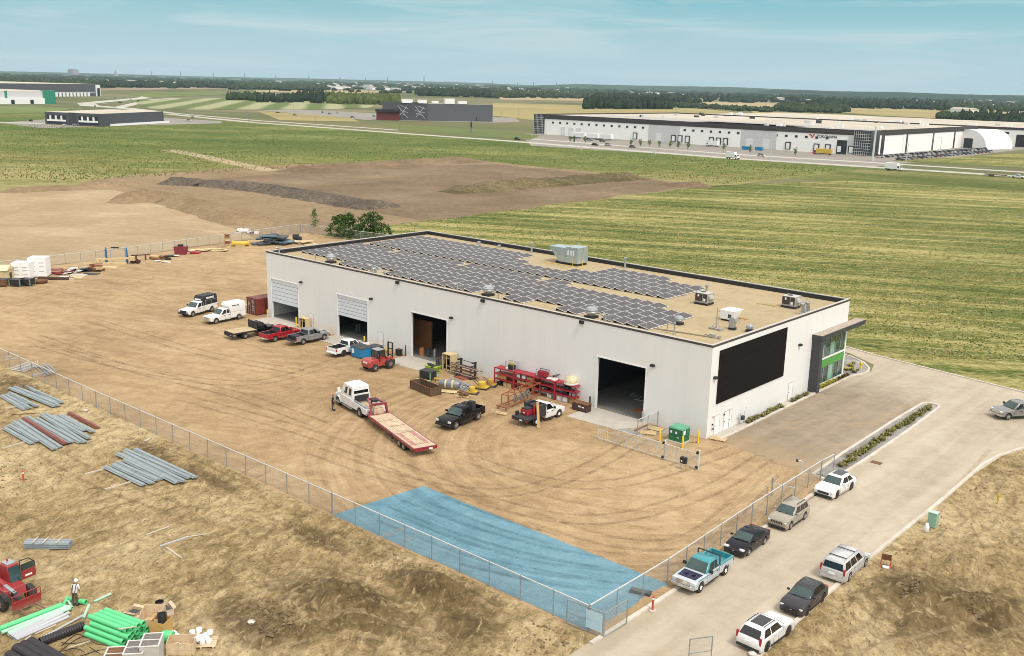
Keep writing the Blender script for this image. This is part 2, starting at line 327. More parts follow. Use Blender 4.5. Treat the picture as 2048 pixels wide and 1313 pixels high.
sheet('blue_overlay_patch', px([(666, 1030), (848, 972), (1335, 1168), (1290, 1190), (1262, 1214), (1178, 1262)], .05), .0395, m_blue, 2, .05)  # blue highlight overlay over the yard, built as a flat ground sheet
# road, apron, kerbs
road = [(14.8, -160), (14.8, -1.1), (12.4, -1.5), (9.0, -1.25), (1.2, .8), (1.1, 35.6), (1.9, 38), (.9, 41.5), (-4, 45), (-30, 46), (-30, 50.5), (-6, 47.8), (-.1, 46.2), (19.2, 42.5), (60, 35), (60, 27), (30, 25.5), (25.4, 22.5), (23.9, 17), (23.5, 10), (23.5, -160)]
sheet('road', road, .034, m_road)
# the road's dusty edges
def strip(name, pts, w, h, mat, z=0.0, lab=None):
    b = B(); L_ = []
    for i, p in enumerate(pts):
        a = Vector(pts[max(0, i-1)]); c = Vector(pts[min(len(pts)-1, i+1)]); d = (c-a).normalized(); n = Vector((-d.y, d.x))*w/2; p = Vector(p)
        L_.append([(p.x+n.x, p.y+n.y, z), (p.x+n.x*.9, p.y+n.y*.9, z+h), (p.x-n.x*.9, p.y-n.y*.9, z+h), (p.x-n.x, p.y-n.y, z)])
    b.loft(L_); return S(name, b, mat)
def arc(cx, cy, r, a0, a1, n=8): return [(cx+r*math.cos(math.radians(a0+(a1-a0)*i/n)), cy+r*math.sin(math.radians(a0+(a1-a0)*i/n))) for i in range(n+1)]
strip('kerb', [(15.0, -39.6), (15.1, -30), (14.75, -18), (14.5, -6), (14.35, 0), (14.4, 6), (14.2, 18), (13.75, 28.6)] + arc(12.75, 28.7, .95, 5, 180) + [(11.8, 20), (12.05, 6), (12.4, -1.4)], .34, .17, m_kerb)
strip('kerb', [(23.65, -90), (23.65, -33), (23.35, -23), (23.3, -12), (23.45, 0), (23.3, 13)] + [(23.7, 17), (24.9, 21.5), (27.5, 24.6), (34, 26.2), (60, 27)], .34, .16, m_kerb)
strip('kerb', [(1.15, .9), (1.1, 8), (1.0, 20), (1.0, 34)] + [(1.6, 36), (1.75, 37.4), (1.2, 39.2), (-.5, 41.5), (-3, 43.2), (-7, 44), (-20, 44.3)], .3, .16, m_kerb)
strip('kerb', [(-40, 50.6), (-6, 48), (-.1, 46.3), (19.2, 42.7), (60, 35.2)], .32, .16, m_kerb)
# planting beds
sheet('stone_bed', [(14.2, -1.0), (14.3, 6), (14.1, 18), (13.6, 28.6), (12.7, 29.4), (11.9, 28.6), (11.95, 20), (12.2, 6), (12.45, -1.0)], .10, m_stone)
sheet('stone_bed', [(.06, 7.3), (.95, 7.3), (.9, 16.2), (.06, 16.2)], .09, m_stone)
sheet('stone_bed', [(.06, 17.9), (.88, 17.9), (.9, 34), (1.5, 36), (1.65, 37.4), (1.1, 39.1), (-.5, 41.3), (-3, 43), (-6.8, 43.8), (-6.8, 33.5), (.06, 33.5)], .09, m_stone)
sheet('footpath', [(.03, 1.0), (1.0, .75), (.98, 7.3), (.03, 7.3)], .11, m_conc)
sheet('footpath', [(.03, 16.2), (.92, 16.2), (.9, 17.9), (.03, 17.9)], .11, m_conc)
# concrete aprons before the big doors
for x0, x1, d in ((-75.6, -68.2, 3.4), (-60.1, -52.6, 3.6), (-45.2, -37.6, 4.2), (-14.9, -7.0, 4.6)):
    sheet('door_apron', [(x0, .2), (x0+.1, -d), (x1-.1, -d+.3), (x1, .2)], .045, m_conc)

# worked soil with real relief on both sites
def field_h(x, y, seed):
    v = Vector((x*.16, y*.16, seed)); h = noise.fractal(v, 1.0, 2.1, 4, noise_basis='PERLIN_ORIGINAL')*.26
    r = noise.noise((x*.05, y*.05, seed+5))
    a = .55+.5*noise.noise((x*.02, y*.02, seed+9)); u = x*math.cos(a)+y*math.sin(a)
    ridg = 1-abs(noise.noise((u*.55, (-x*math.sin(a)+y*math.cos(a))*.09, seed+3)))*2
    h += max(0, r+.40)*.42*max(0, ridg)**2
    w = noise.noise((x*.11, y*.11, seed+20))
    if w > .08: h += (w-.08)*1.3*abs(noise.noise((x*1.5, y*1.5, seed)))
    return h + abs(noise.noise((x*2.1, y*2.1, seed+7)))*.13
FLAT = [(G(x, y).x, G(x, y).y, r) for x, y, r in ((70, 1260, 6.5), (140, 1290, 7), (225, 1275, 6.5), (310, 1260, 6), (370, 1280, 5), (20, 1220, 4), (150, 1210, 3.5), (62, 795, 6), (100, 865, 7.5), (300, 932, 8), (97, 1090, 4), (350, 1075, 6))]
def flat(x, y):
    k = 1.0
    for fx, fy, r in FLAT:
        d = math.hypot(x-fx, y-fy)
        if d < r+2.5: k = min(k, max(.10, (d-r)/2.5))
    return k
def relief(name, x0, x1, y0, y1, d, mat, seed, hills, fade):
    nx, ny = int((x1-x0)/d), int((y1-y0)/d); vs = []
    for j in range(ny+1):
        for i in range(nx+1):
            x, y = x0+i*d, y0+j*d; e = fade(x, y); h = field_h(x, y, seed)
            for hx, hy, rx, ry, hh in hills:
                q = ((x-hx)/rx)**2 + ((y-hy)/ry)**2
                if q < 4: h += hh*math.exp(-q*1.6)*(1+.55*noise.noise((x*.8, y*.8, 2))+.45*noise.noise((x*2.1, y*2.1, 4)))
            vs.append((x, y, .02 + max(-.012, h)*e + .012*e))
    fs = [(j*(nx+1)+i, j*(nx+1)+i+1, (j+1)*(nx+1)+i+1, (j+1)*(nx+1)+i) for j in range(ny) for i in range(nx)]
    o = S(name, B().add(vs, fs), mat); o.data.polygons.foreach_set('use_smooth', [True]*len(o.data.polygons)); return o
cl = lambda t: max(0.0, min(1.0, t))
h1 = G(880, 1195)
H_left = [(G(690, 1215).x, G(690, 1215).y, 5, 2.6, 1.3), (G(880, 1190).x, G(880, 1190).y, 3.4, 1.8, 1.15), (G(560, 1240).x, G(560, 1240).y, 4, 2, .8), (G(40, 775).x, G(40, 775).y, 4, 1.6, .5), (G(940, 1260).x, G(940, 1260).y, 2, 1.4, .3)]
relief('worked_soil_left', -80, 14.4, -76, -39.2, .27, m_site, 1.0, H_left, lambda x, y: cl((-39.3-y)/1.6)*cl((14.3-x)/2)*cl((x+80)/3)*cl((y+76)/3)*flat(x, y))
H_right = [(G(1835, 1195).x, G(1835, 1195).y, 2.0, 3.0, 1.5), (G(1965, 1230).x, G(1965, 1230).y, 2.4, 2.6, 1.5), (G(1840, 1250).x, G(1840, 1250).y, 1.6, 2, .3)]
relief('worked_soil_right', 23.9, 60, -52, 26, .27, m_site, 4.0, H_right, lambda x, y: cl((x-24.2-max(0, (y-12)*.3))/1.8)*cl((60-x)/3)*cl((26-y)/4)*cl((y+52)/3)*.8)
m_berm = grass('grassy_bank', ((.065, .058, .026), (.105, .085, .042), (.15, .112, .06), (.19, .145, .085)), .6, amt=.3)
# earth banks round the graded pad
def bank(name, pxs, w, h, mat, seed, n=46, m_=12):
    P = [G(*q) for q in pxs]; segs = [0]
    for a, b in zip(P, P[1:]): segs.append(segs[-1]+(b-a).length)
    b_ = B(); vs = []
    for k in range(n+1):
        t = segs[-1]*k/n; i = max(j for j in range(len(P)-1) if segs[j] <= t+1e-6); u = (t-segs[i])/(segs[i+1]-segs[i])
        c = P[i].lerp(P[i+1], u); d = (P[i+1]-P[i]).normalized(); nn = Vector((-d.y, d.x, 0)); e = min(1, k/4, (n-k)/4)
        for j in range(m_+1):
            v = -1+2*j/m_; q = c + nn*v*w*(.6+.4*e)*(1+.2*noise.noise((k*.3, seed, 1)))
            z = h*e*max(0, 1-abs(v)**1.5)*(1+.5*noise.noise((q.x*.09, q.y*.09, seed))) + h*e*(.55*abs(noise.noise((q.x*.4, q.y*.4, seed)))+.3*abs(noise.noise((q.x*1.1, q.y*1.1, seed))))*(1-v*v)
            vs.append((q.x, q.y, .02+z))
    fs = [(k*(m_+1)+j, k*(m_+1)+j+1, (k+1)*(m_+1)+j+1, (k+1)*(m_+1)+j) for k in range(n) for j in range(m_)]
    o = S(name, b_.add(vs, fs), mat); o.data.polygons.foreach_set('use_smooth', [True]*len(o.data.polygons))
bank('earth_bank', [(560, 345), (700, 336), (860, 327), (965, 322)], 9, 1.7, m_dark, 1)
bank('earth_bank', [(890, 386), (1040, 374), (1180, 362), (1290, 356)], 8, 2.0, m_berm, 2)
bank('earth_bank', [(322, 365), (420, 369), (540, 380), (640, 396), (770, 418)], 8.5, 1.35, m_soil, 3, 110, 16)
bank('earth_bank', [(232, 408), (290, 398), (350, 404), (400, 418), (470, 440), (540, 452)], 6.5, 2.2, m_dist, 4)
bank('earth_bank', [(1330, 372), (1420, 373)], 6, 1.2, m_dark, 5, 16)
bank('earth_bank', [(0, 385), (130, 377), (250, 371), (330, 363)], 5, .9, m_dist, 6)

# tyre tracks pressed into the dirt
g = NT('tyre_track'); n_ = g.noise(.9, 7, .72, None, .8); al_ = g.math('MULTIPLY', g.rng(n_, .36, .64), .30)
m_trk = g.end(g.mix(g.noise(3, 4), (.165, .115, .062), (.21, .15, .085)), .95, alpha=al_, spec=.1)
g = NT('pale_track'); n_ = g.noise(.9, 7, .72, None, .8); m_trp = g.end(g.mix(g.noise(3, 4), (.42, .32, .19), (.50, .39, .25)), .95, alpha=g.math('MULTIPLY', g.rng(n_, .38, .66), .42), spec=.1)
def track(pts, mat, gauge=1.75, w=.44, zf=None):
    P = [G(*q) for q in pts]; C = []
    for i in range(len(P)-1):                        # Catmull-Rom through the measured points
        a, b, c, d = P[max(0, i-1)], P[i], P[i+1], P[min(len(P)-1, i+2)]; n = max(3, int((c-b).length/.7))
        for k in range(n): t = k/n; C.append(.5*((2*b)+(c-a)*t+(2*a-5*b+4*c-d)*t*t+(3*b-a-3*c+d)*t**3))
    for s_ in (-1, 1):
        vs = []
        for i, p in enumerate(C):
            d = (C[min(i+1, len(C)-1)]-C[max(i-1, 0)]).normalized(); n = Vector((-d.y, d.x, 0))
            for o in (s_*gauge/2-w/2, s_*gauge/2+w/2): q = p+n*o; vs.append((q.x, q.y, zf(q.x, q.y) if zf else .0345))
        S('tyre_track', B().add(vs, [(2*i, 2*i+1, 2*i+3, 2*i+2) for i in range(len(C)-1)]), mat)
YT = [[(1530, 915), (1400, 990), (1200, 1040), (1000, 1010), (800, 935), (600, 862), (380, 800)], [(1560, 950), (1420, 1068), (1250, 1118), (1050, 1082), (850, 990), (700, 930)], [(1470, 898), (1250, 965), (1080, 962), (930, 915)], [(1575, 955), (1440, 1102), (1340, 1142), (1180, 1132), (980, 1052)], [(1240, 858), (1150, 912), (1000, 940), (880, 930)], [(720, 705), (520, 765), (300, 745), (80, 690)], [(600, 745), (400, 705), (180, 640)], [(340, 612), (200, 570), (40, 600)], [(640, 850), (470, 790), (250, 735), (60, 670)], [(1290, 870), (1180, 935), (1020, 985), (820, 965), (620, 900)], [(560, 705), (380, 650), (160, 610)], [(1500, 990), (1380, 1080), (1230, 1085), (1060, 1035)]]
for k, q in enumerate(YT): track(q, m_trp if k % 3 == 1 else m_trk)
g = NT('blue_track'); n_ = g.noise(.9, 7, .72, None, .8); m_trb = g.end((.060, .125, .165), .95, alpha=g.math('MULTIPLY', g.rng(n_, .34, .62), .24), spec=.1)
for q in ([(790, 1008), (930, 1062), (1080, 1104), (1215, 1128)], [(770, 1035), (900, 1088), (1050, 1132), (1200, 1152), (1270, 1160)], [(870, 1000), (1000, 1048), (1120, 1084)], [(930, 1120), (1060, 1150), (1190, 1172)]): track(q, m_trb, zf=lambda x, y: .0435)
zl = lambda x, y: .055 + max(-.012, field_h(x, y, 1.0)+sum(hh*math.exp(-(((x-hx)/rx)**2+((y-hy)/ry)**2)*1.6) for hx, hy, rx, ry, hh in H_left))*cl((-39.3-y)/1.6)*flat(x, y)
for k, q in enumerate([[(110, 1135), (260, 1072), (420, 995), (530, 935)], [(40, 1055), (200, 1012), (390, 965)], [(420, 1255), (560, 1185), (700, 1115), (830, 1062)], [(300, 1205), (450, 1162), (640, 1152), (800, 1185)], [(95, 905), (200, 962), (330, 1012), (520, 1060)], [(500, 1295), (700, 1262), (900, 1292)], [(520, 1012), (640, 1072), (800, 1145), (1000, 1235)], [(440, 1310), (520, 1240), (640, 1200), (760, 1220)], [(180, 1130), (330, 1090), (520, 1075), (660, 1110)], [(240, 880), (380, 930), (520, 1000)]]): track(q, m_trp if k % 3 == 2 else m_trk, 1.9, .42, zl)
zr = lambda x, y: .055 + max(-.012, field_h(x, y, 4.0)+sum(hh*math.exp(-(((x-hx)/rx)**2+((y-hy)/ry)**2)*1.6) for hx, hy, rx, ry, hh in H_right))*cl((x-24.2-max(0, (y-12)*.3))/1.8)*.8
for k, q in enumerate([[(2000, 905), (1920, 1000), (1880, 1100), (1900, 1200)], [(1690, 1300), (1800, 1230), (1880, 1110), (2000, 1080)], [(1760, 1313), (1900, 1285), (2040, 1245)], [(2040, 960), (1960, 1050), (1830, 1110)]]): track(q, m_trk if k % 2 else m_trp, 1.9, .42, zr)
# ------------------------------------------------------------------ the white shop building
LX, WY, HZ = 76.2, 33.4, 10.03
def wallmat(name, axis, col=(.765, .765, .75), pitch=3.2, off=.4):
    g = NT(name); x = g.xyz()[axis]; z = g.xyz()[2]
    fr = g.math('FRACT', g.math('DIVIDE', g.math('ADD', x, off+300), pitch)); ln = g.math('LESS_THAN', fr, .012)
    fl = g.math('FRACT', g.math('DIVIDE', x, .30)); rib = g.math('LESS_THAN', fl, .12)
    st = g.noise(.9, 6, .6, g.map((1, 1, .12))); lo = g.rng(z, 1.6, 0, 0, .28); ns = g.noise(.7, 5)
    c = g.mix(g.rng(st, .35, .7), col, tuple(v*.955 for v in col)); c = g.mix(g.math('MULTIPLY', lo, g.rng(ns, .3, .7)), c, (.42, .36, .28))
    c = g.mix(g.math('MULTIPLY', ln, .16), c, (.35, .36, .36)); c = g.mix(g.math('MULTIPLY', rib, .008), c, (.3, .3, .3))
    return g.end(c, .45, spec=.35)
m_wx, m_wy = wallmat('white_panel_x', 0), wallmat('white_panel_y', 1, off=1.1)
m_black = mt('black_metal', (.016, .016, .018), .5); m_dkgrey = mt('charcoal', (.045, .047, .052), .55); m_steel = mt('galvanised', (.46, .48, .49), .38, .65, .12, 1.2)
m_white = mt('white_paint', (.78, .78, .77), .45, 0, .05); m_yel = mt('yellow_paint', (.72, .50, .03), .5, 0, .12); m_green = mt('bright_green', (.075, .30, .055), .5)
m_inner = mt('interior_dark', (.035, .035, .037), .9); m_floorc = mt('shop_floor', (.22, .215, .20), .5, 0, .2, .4)  # inner walls: the hall's gloom is put into their colour
m_door = mt('door_panel', (.66, .70, .74), .4, 0, .05); m_groove = mt('door_groove', (.24, .27, .31), .6)
m_cop = mt('brown_coping', (.055, .05, .048), .5); m_trim = mt('trim_white', (.80, .80, .79), .5, 0, .04)
bld = T('shop_building', 'long white flat-roofed shop building with solar panels on its roof and four tall doors', 'building', (0, 0, 0))
DO = [(-75.1, -68.6), (-59.6, -53.2), (-44.45, -37.95), (-14.25, -7.85)]
b = B(); xs = [-LX] + [v for d in DO for v in d] + [0]
for i in range(0, len(xs), 2): b.bx(xs[i], xs[i+1], 0, .3, 0, HZ)
for a, c in DO: b.bx(a, c, 0, .3, 6.0, HZ)
b.build('wall', m_wx, bld)
B().bx(-.3, 0, .3, WY, 0, HZ).build('wall', m_wy, bld)
B().bx(-LX, -LX+.3, .3, WY, 0, HZ).build('wall', m_wy, bld)
B().bx(-LX+.3, -.3, WY-.3, WY, 0, HZ).build('wall', m_wx, bld)
g = NT('roof_gravel'); n1 = g.noise(.12, 6, .6); n2 = g.noise(5, 5, .8); n3 = g.noise(1.1, 5, .6)
gc = g.mix(g.rng(n1, .35, .65), (.39, .31, .18), (.32, .25, .145)); gc = g.mix(g.rng(n2, .35, .65, .0, .55), gc, (.46, .38, .25)); gc = g.mix(g.rng(n3, .34, .5, .35, 0), gc, (.23, .175, .105))
m_gravel = g.end(gc, .95, 0, g.bump(n2, .6, .05), spec=.2)
B().bx(-LX+.3, -.3, .3, WY-.3, 9.2, 9.42).build('roof', m_gravel, bld)
b = B(); i_ = .34                                         # dark membrane up the inside of the parapet
b.bx(-LX+i_, -i_, .3, .34, 9.42, 9.98).bx(-LX+i_, -i_, WY-.34, WY-.3, 9.42, 9.98).bx(-LX+.3, -LX+.34, .34, WY-.34, 9.42, 9.98).bx(-.34, -.3, .34, WY-.34, 9.42, 9.98)
b.build('parapet_lining', m_black, bld)
m_capt = mt('coping_light', (.44, .41, .37), .45)
B().bx(-LX-.03, .03, -.03, .33, HZ, HZ+.03).bx(-LX-.03, .03, WY-.33, WY+.03, HZ, HZ+.03).bx(-LX-.03, -LX+.33, .33, WY-.33, HZ, HZ+.03).bx(-.33, .03, .33, WY-.33, HZ, HZ+.03).build('coping', m_capt, bld)
B().bx(-LX-.04, .04, -.04, -.004, HZ-.22, HZ-.004).bx(.004, .04, -.004, WY+.04, HZ-.22, HZ-.004).bx(-LX-.04, .04, WY+.004, WY+.04, HZ-.22, HZ-.004).bx(-LX-.04, -LX-.004, -.004, WY+.004, HZ-.22, HZ-.004).build('coping_fascia', m_cop, bld)
B().bx(-LX+.3, -.3, .3, WY-.3, .02, .06).build('floor', m_floorc, bld)
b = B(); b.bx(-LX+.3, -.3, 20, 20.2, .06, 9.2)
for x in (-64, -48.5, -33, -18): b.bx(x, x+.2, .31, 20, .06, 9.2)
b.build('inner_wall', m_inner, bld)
for k, (a, c) in enumerate(DO):
    b = B(); b.bx(a-.14, a-.002, -.05, -.003, 0, 6.14).bx(c+.002, c+.14, -.05, -.003, 0, 6.14).bx(a-.002, c+.002, -.05, -.003, 6.003, 6.14)
    b.build('door_frame', m_trim, bld)
    z0 = (2.5, 3.05, None, None)[k]
    if z0:
        d = B(); n = 6
        for q in range(n):
            za, zb = z0+(6-z0)*q/n, z0+(6-z0)*(q+1)/n; d.bx(a+.06, c-.06, .08, .14, za+.035, zb-.035)
        do = d.build('overhead_door', m_door, bld)
        B().bx(a+.06, c-.06, .095, .13, z0, 5.99).build('door_seal', m_groove, do)
for a, c in DO:
    x = c+.9; b = B().bx(x-.22, x+.22, -.34, -.003, 6.42, 6.66); b.build('wall_lamp', m_black, bld)
for x in (-47, -31.7, -16.6): B().bx(x-.25, x+.25, -.30, -.045, 9.4, 9.75).build('roof_drain_box', m_black, bld)
for y in (.75, 20): B().bx(.003, .34, y-.22, y+.22, 6.40, 6.65).build('wall_lamp', m_black, bld)
def mandoor_x(x, z=2.15):
    f = B(); f.bx(x-.56, x-.50, -.03, -.003, 0, z+.06).bx(x+.50, x+.56, -.03, -.003, 0, z+.06).bx(x-.5, x+.5, -.03, -.003, z, z+.06)
    d = B().bx(x-.5, x+.5, -.022, -.004, .02, z).build('door', m_trim, bld); f.build('door_frame', m_kerbg, d); B().bx(x+.34, x+.44, -.07, -.023, 1.0, 1.06).build('door_handle', m_black, d)
def mandoor_y(y, w=1.05, z=2.15):
    f = B(); f.bx(.003, .03, y-w/2-.06, y-w/2, .11, z+.06).bx(.003, .03, y+w/2, y+w/2+.06, .11, z+.06).bx(.003, .03, y-w/2, y+w/2, z, z+.06)
    d = B().bx(.004, .022, y-w/2, y+w/2, .12, z).build('door', m_trim, bld); f.build('door_frame', m_kerbg, d); B().bx(.023, .07, y-w/2+.08, y-w/2+.18, 1.05, 1.12).build('door_handle', m_black, d)
m_kerbg = mt('frame_grey', (.40, .41, .42), .5)
for x in (-65.6, -50.5): mandoor_x(x)
mandoor_y(1.95); mandoor_y(3.95); mandoor_y(4.75, .5); mandoor_y(18.75)
b = B(); b.bx(.003, .03, 1.0, 1.22, 2.05, 2.25); b.build('notice', mt('red_white_notice', (.62, .25, .22), .5), bld)
B().bx(.003, .12, .95, 1.1, 1.3, 1.45).build('control_box', m_black, bld); B().cyl((.004, 1.02, .9), (.2, 1.1, .9), .07).build('hose_inlet', m_black, bld)
B().bx(.003, .1, 3.25, 3.42, 1.85, 2.0).build('door_lamp', m_black, bld)
# big black panel high on the end wall
g = NT('black_panel'); yy = g.noise(3, 6, .7, g.map((1, 1, 1)))
m_bp = g.end(g.mix(g.rng(yy, .3, .7), (.006, .004, .0045), (.012, .008, .008)), .7, spec=.12)
for z0, z1 in ((3.5, 5.34), (5.38, 7.28), (7.32, 9.22)): B().bx(.004, .10, 1.47, 16.4, z0, z1).build('black_panel', m_bp, bld)
B().bx(.004, .06, 1.5, 16.38, 3.52, 9.2).build('panel_backing', mt('panel_seam', (.10, .10, .10), .5), bld)
# glazed entrance bay: fin, canopy, two storeys of glass with a green band between
E0, E1 = 24.25, 33.0
B().bx(.004, 1.15, 23.45, 24.2, 0, 6.62).build('fin', m_dkgrey, bld)
cn = B().bx(.004, 1.3, 23.3, 36.0, 6.62, 7.16).build('canopy', m_dkgrey, bld)
B().bx(.0, 1.22, 23.4, 35.9, 7.163, 7.19).build('canopy_top', mt('canopy_gravel', (.36, .31, .25), .9, 0, .2, 3), cn)
b = B().bx(.004, .12, E1, E1+.35, 0, 6.6); b.bx(.004, .14, E0, E1, 3.42, 3.62).bx(.004, .14, E0, E1, 0, .35); b.build('entrance_trim', m_trim, bld)
B().bx(.004, .13, E0, E1, 2.42, 3.41).build('green_band', m_green, bld)
m_gl = NT('entrance_glass'); nn = m_gl.noise(.8, 3, .5); m_glass = m_gl.end(m_gl.mix(m_gl.rng(nn, .4, .6), (.02, .05, .04), (.06, .12, .10)), .06, 0, None, 0, .8)
m_glb = mt('glass_blind', (.22, .40, .32), .18, 0, .1)
for z0, z1, bl_ in ((.36, 2.41, (0, 3)), (3.63, 6.6, (1, 3))):
    n = 6
    for q in range(n):
        ya, yb = E0+(E1-E0)*q/n, E0+(E1-E0)*(q+1)/n
        p_ = B().bx(.03, .07, ya+.06, yb-.06, z0, z1).build('window', m_glass, bld)
        if q in bl_: B().bx(.071, .08, ya+.2, yb-.1, z0+.1, z0+(z1-z0)*(.55 if z0 > 3 else .95)).build('blind', m_glb, p_)
    for q in range(1, n): y = E0+(E1-E0)*q/n; B().bx(.02, .13, y-.045, y+.045, z0, z1).build('mullion', mt('mullion_grey', (.36, .39, .38), .4, .3), bld)
B().bx(.08, .3, E0+1.2, E0+3.2, .9, 1.0)
# gas meter by the end wall
t = T('gas_meter', 'grey gas meter with bent pipes against the white end wall', 'meter', (.45, 6.75, .1))
B().box((0, 0, .75), (.34, .42, .46)).build('meter_body', m_dkgrey, t, .04)
B().tube([(-.1, -.35, 0), (-.1, -.35, 1.3)], .04).tube([(-.1, -.7, 0), (-.1, -.7, 1.2), (-.1, -.2, 1.2)], .035).tube([(0, .25, .75), (0, .25, 1.35), (0, .55, 1.5), (0, .75, 1.8)], .045).build('pipe', m_kerbg, t)
# ---- roof: solar panels
m_frame = mt('panel_frame', (.68, .67, .65), .45)
g = NT('solar_cells'); sx = g.n('ShaderNodeTexBrick'); g.put(sx.inputs['Vector'], g.map((1, 1, 1))); sx.offset = 0
for k_, v_ in (('Scale', 1.0), ('Mortar Size', .012), ('Brick Width', .19), ('Row Height', .19)): sx.inputs[k_].default_value = v_
sx.inputs['Color1'].default_value = (.055, .048, .046, 1); sx.inputs['Color2'].default_value = (.048, .043, .042, 1); sx.inputs['Mortar'].default_value = (.10, .09, .095, 1)
oi = g.n('ShaderNodeObjectInfo'); cc_ = g.mix(g.rng(oi.outputs['Random'], 0, 1, 0, .5), sx.outputs[0], (.095, .083, .078))
m_cell = g.end(cc_, .34, spec=.18)
b = B(); PX, PY, TL = 1.50, 2.30, .26                    # panel lifted along its -X edge
tz = lambda x: .10+TL*(.5-x/PX)
def slab(b, x0, x1, y0, y1, up, th): b.loft([[(x0, y0, tz(x0)+up-th), (x1, y0, tz(x1)+up-th), (x1, y1, tz(x1)+up-th), (x0, y1, tz(x0)+up-th)], [(x0, y0, tz(x0)+up), (x1, y0, tz(x1)+up), (x1, y1, tz(x1)+up), (x0, y1, tz(x0)+up)]])
slab(b, -PX/2, PX/2, -PY/2, PY/2, 0, .045); b.mi = 1; slab(b, -PX/2+.042, PX/2-.05, -PY/2+.048, PY/2-.048, .004, .01)
b.mi = 2; b.bx(-PX/2+.02, -PX/2+.04, -PY/2+.05, PY/2-.05, 0, .28)  # black strip stands in for the shadow gap under the raised edge
me_pan = b.mesh('solar_panel', [m_frame, m_cell, m_black])
spots = []
for c in range(39):
    x = -73.6+1.665*c
    for r in range(6):
        y = 3.95+2.37*r
        near = any(abs(x-f) < 2.3 for f in (-64.7, -33.9, -17.7)) or -56 < x < -53 or x < -70.5 or -27 < x < -23.5
        if r == 0 and (near or x < -66): continue
        if r == 5 and x > -31 - 0: continue
        if c % 9 == 5 and r == 5: continue
        if r == 4 and x > -15: continue
        spots.append((x, y))
for c in range(34):
    x = -72.9+1.665*c
    for r in range(5):
        y = 19.2+2.37*r
        if -48 < x < -34.5 and r >= 3: continue
        if -46 < x < -37 and r >= 2: continue
        if x > -24 and r >= 4: continue
        if x > -19.5 and r >= 4: continue
        spots.append((x, y))
spots.sort(key=lambda p: (p[0]-CAM.x)**2+(p[1]-CAM.y)**2)
for k, (x, y) in enumerate(spots[:300]):
    o = link('solar_panel', me_pan); o.location = (x, y, 9.42)
    tag(o, 'dark tilted solar panel in the long array along the front of the roof' if y < 17.5 else 'dark tilted solar panel in the rear array on the roof', 'solar panel', 'front roof solar panels' if y < 17.5 else 'rear roof solar panels')
if len(spots) > 300:
    b = B(); b2 = B()
    me = bpy.data.meshes.new('solar_panels_far'); vs, fs, ks = [], [], []
    for x, y in spots[300:]:
        o_ = len(vs); vs += [(v.co.x+x, v.co.y+y, v.co.z+9.42) for v in me_pan.vertices]
        for p in me_pan.polygons: fs.append([o_+i for i in p.vertices]); ks.append(p.material_index)
    me.from_pydata(vs, [], fs); [me.materials.append(q) for q in (m_frame, m_cell, m_black)]; me.polygons.foreach_set('material_index', ks)
    tag(link('solar_panel_block', me), 'farthest rows of dark solar panels at the back of the roof', 'solar panels', kind='stuff')
# ---- roof: fans, vents, units
def fan(x, y, r, label):
    t = T('roof_fan', label, 'roof fan', (x, y, 9.42)); B().box((0, 0, .14), (r*1.9, r*1.9, .28)).build('curb', m_black, t)
    B().lathe((0, 0, .28), [(r*.72, 0), (r*.78, .25*r), (r*1.12, .45*r), (r*1.2, .75*r), (r*1.16, .8*r), (r*1.2, .85*r), (r*1.2, 1.15*r), (r*1.0, 1.25*r), (r*.95, 1.45*r), (r*.6, 1.62*r), (r*.05, 1.68*r)], 18).build('hood', m_steel, t, smooth=.6)
fan(-64.7, 3.0, .62, 'large domed steel roof fan beside the far end of the front parapet')
fan(-33.9, 3.2, .62, 'large domed steel roof fan halfway along the front parapet')
fan(-17.6, 3.0, .62, 'large domed steel roof fan near the near end of the front solar array')
fan(-8.8, 7.6, .44, 'small domed roof fan on open gravel beyond the end of the panels')
fan(-1.5, 10.4, .34, 'small domed roof fan tight against the end parapet')
def pipe(x, y, h, r, label, cap=True, bend=False, cat='vent pipe', kn='vent_pipe'):
    b = B().cyl((0, 0, 0), (0, 0, h), r, n=10).cyl((0, 0, 0), (0, 0, .12), r*1.7, n=10)
    if cap: b.cyl((0, 0, h), (0, 0, h+.12), r*1.6, r*1.5, n=10)
    if bend: b.tube([(0, 0, h), (0, -.12, h+.18), (0, -.35, h+.22), (0, -.5, h+.1)], r)
    o = b.build(kn, m_steel, loc=(x, y, 9.42)); tag(o, label, cat)
pipe(-51.4, 32.2, 1.5, .16, 'tall capped steel vent pipe at the back parapet left of the big unit')
pipe(-33.5, 32.2, 1.5, .16, 'tall capped steel vent pipe at the back parapet right of the big unit')
pipe(-75.2, 1.6, .9, .16, 'bent steel vent pipe at the far front corner of the roof', False, True)
pipe(-55.0, 2.4, .9, .2, 'taller of the two round bent vents at the front parapet', False, True)
pipe(-54.0, 2.2, .6, .2, 'shorter of the two round bent vents at the front parapet', False, True)
pipe(-51.8, 1.9, .55, .15, 'single stubby bent vent just right of the paired round vents', False, True)
pipe(-38.2, 2.0, .85, .18, 'bent vent pipe left of the middle roof fan', False, True); pipe(-14.9, 1.9, .85, .18, 'bent vent pipe right of the third large roof fan', False, True)
pipe(-49.3, 1.7, .5, .05, 'thin short vent pipe near the front parapet by the panels'); pipe(-67.2, 2.2, .7, .06, 'thin vent pipe left of the far roof fan'); pipe(-31.2, 2.1, .75, .06, 'thin vent pipe right of the middle roof fan')
pipe(-7.5, 3.2, 1.0, .07, 'shorter of two thin capped pipes near the roof corner'); pipe(-6.6, 3.2, 1.2, .09, 'taller of two thin capped pipes near the roof corner'); pipe(-9.6, 2.2, .8, .05, 'thin dark stub pipe by the front parapet left of the capped pair')
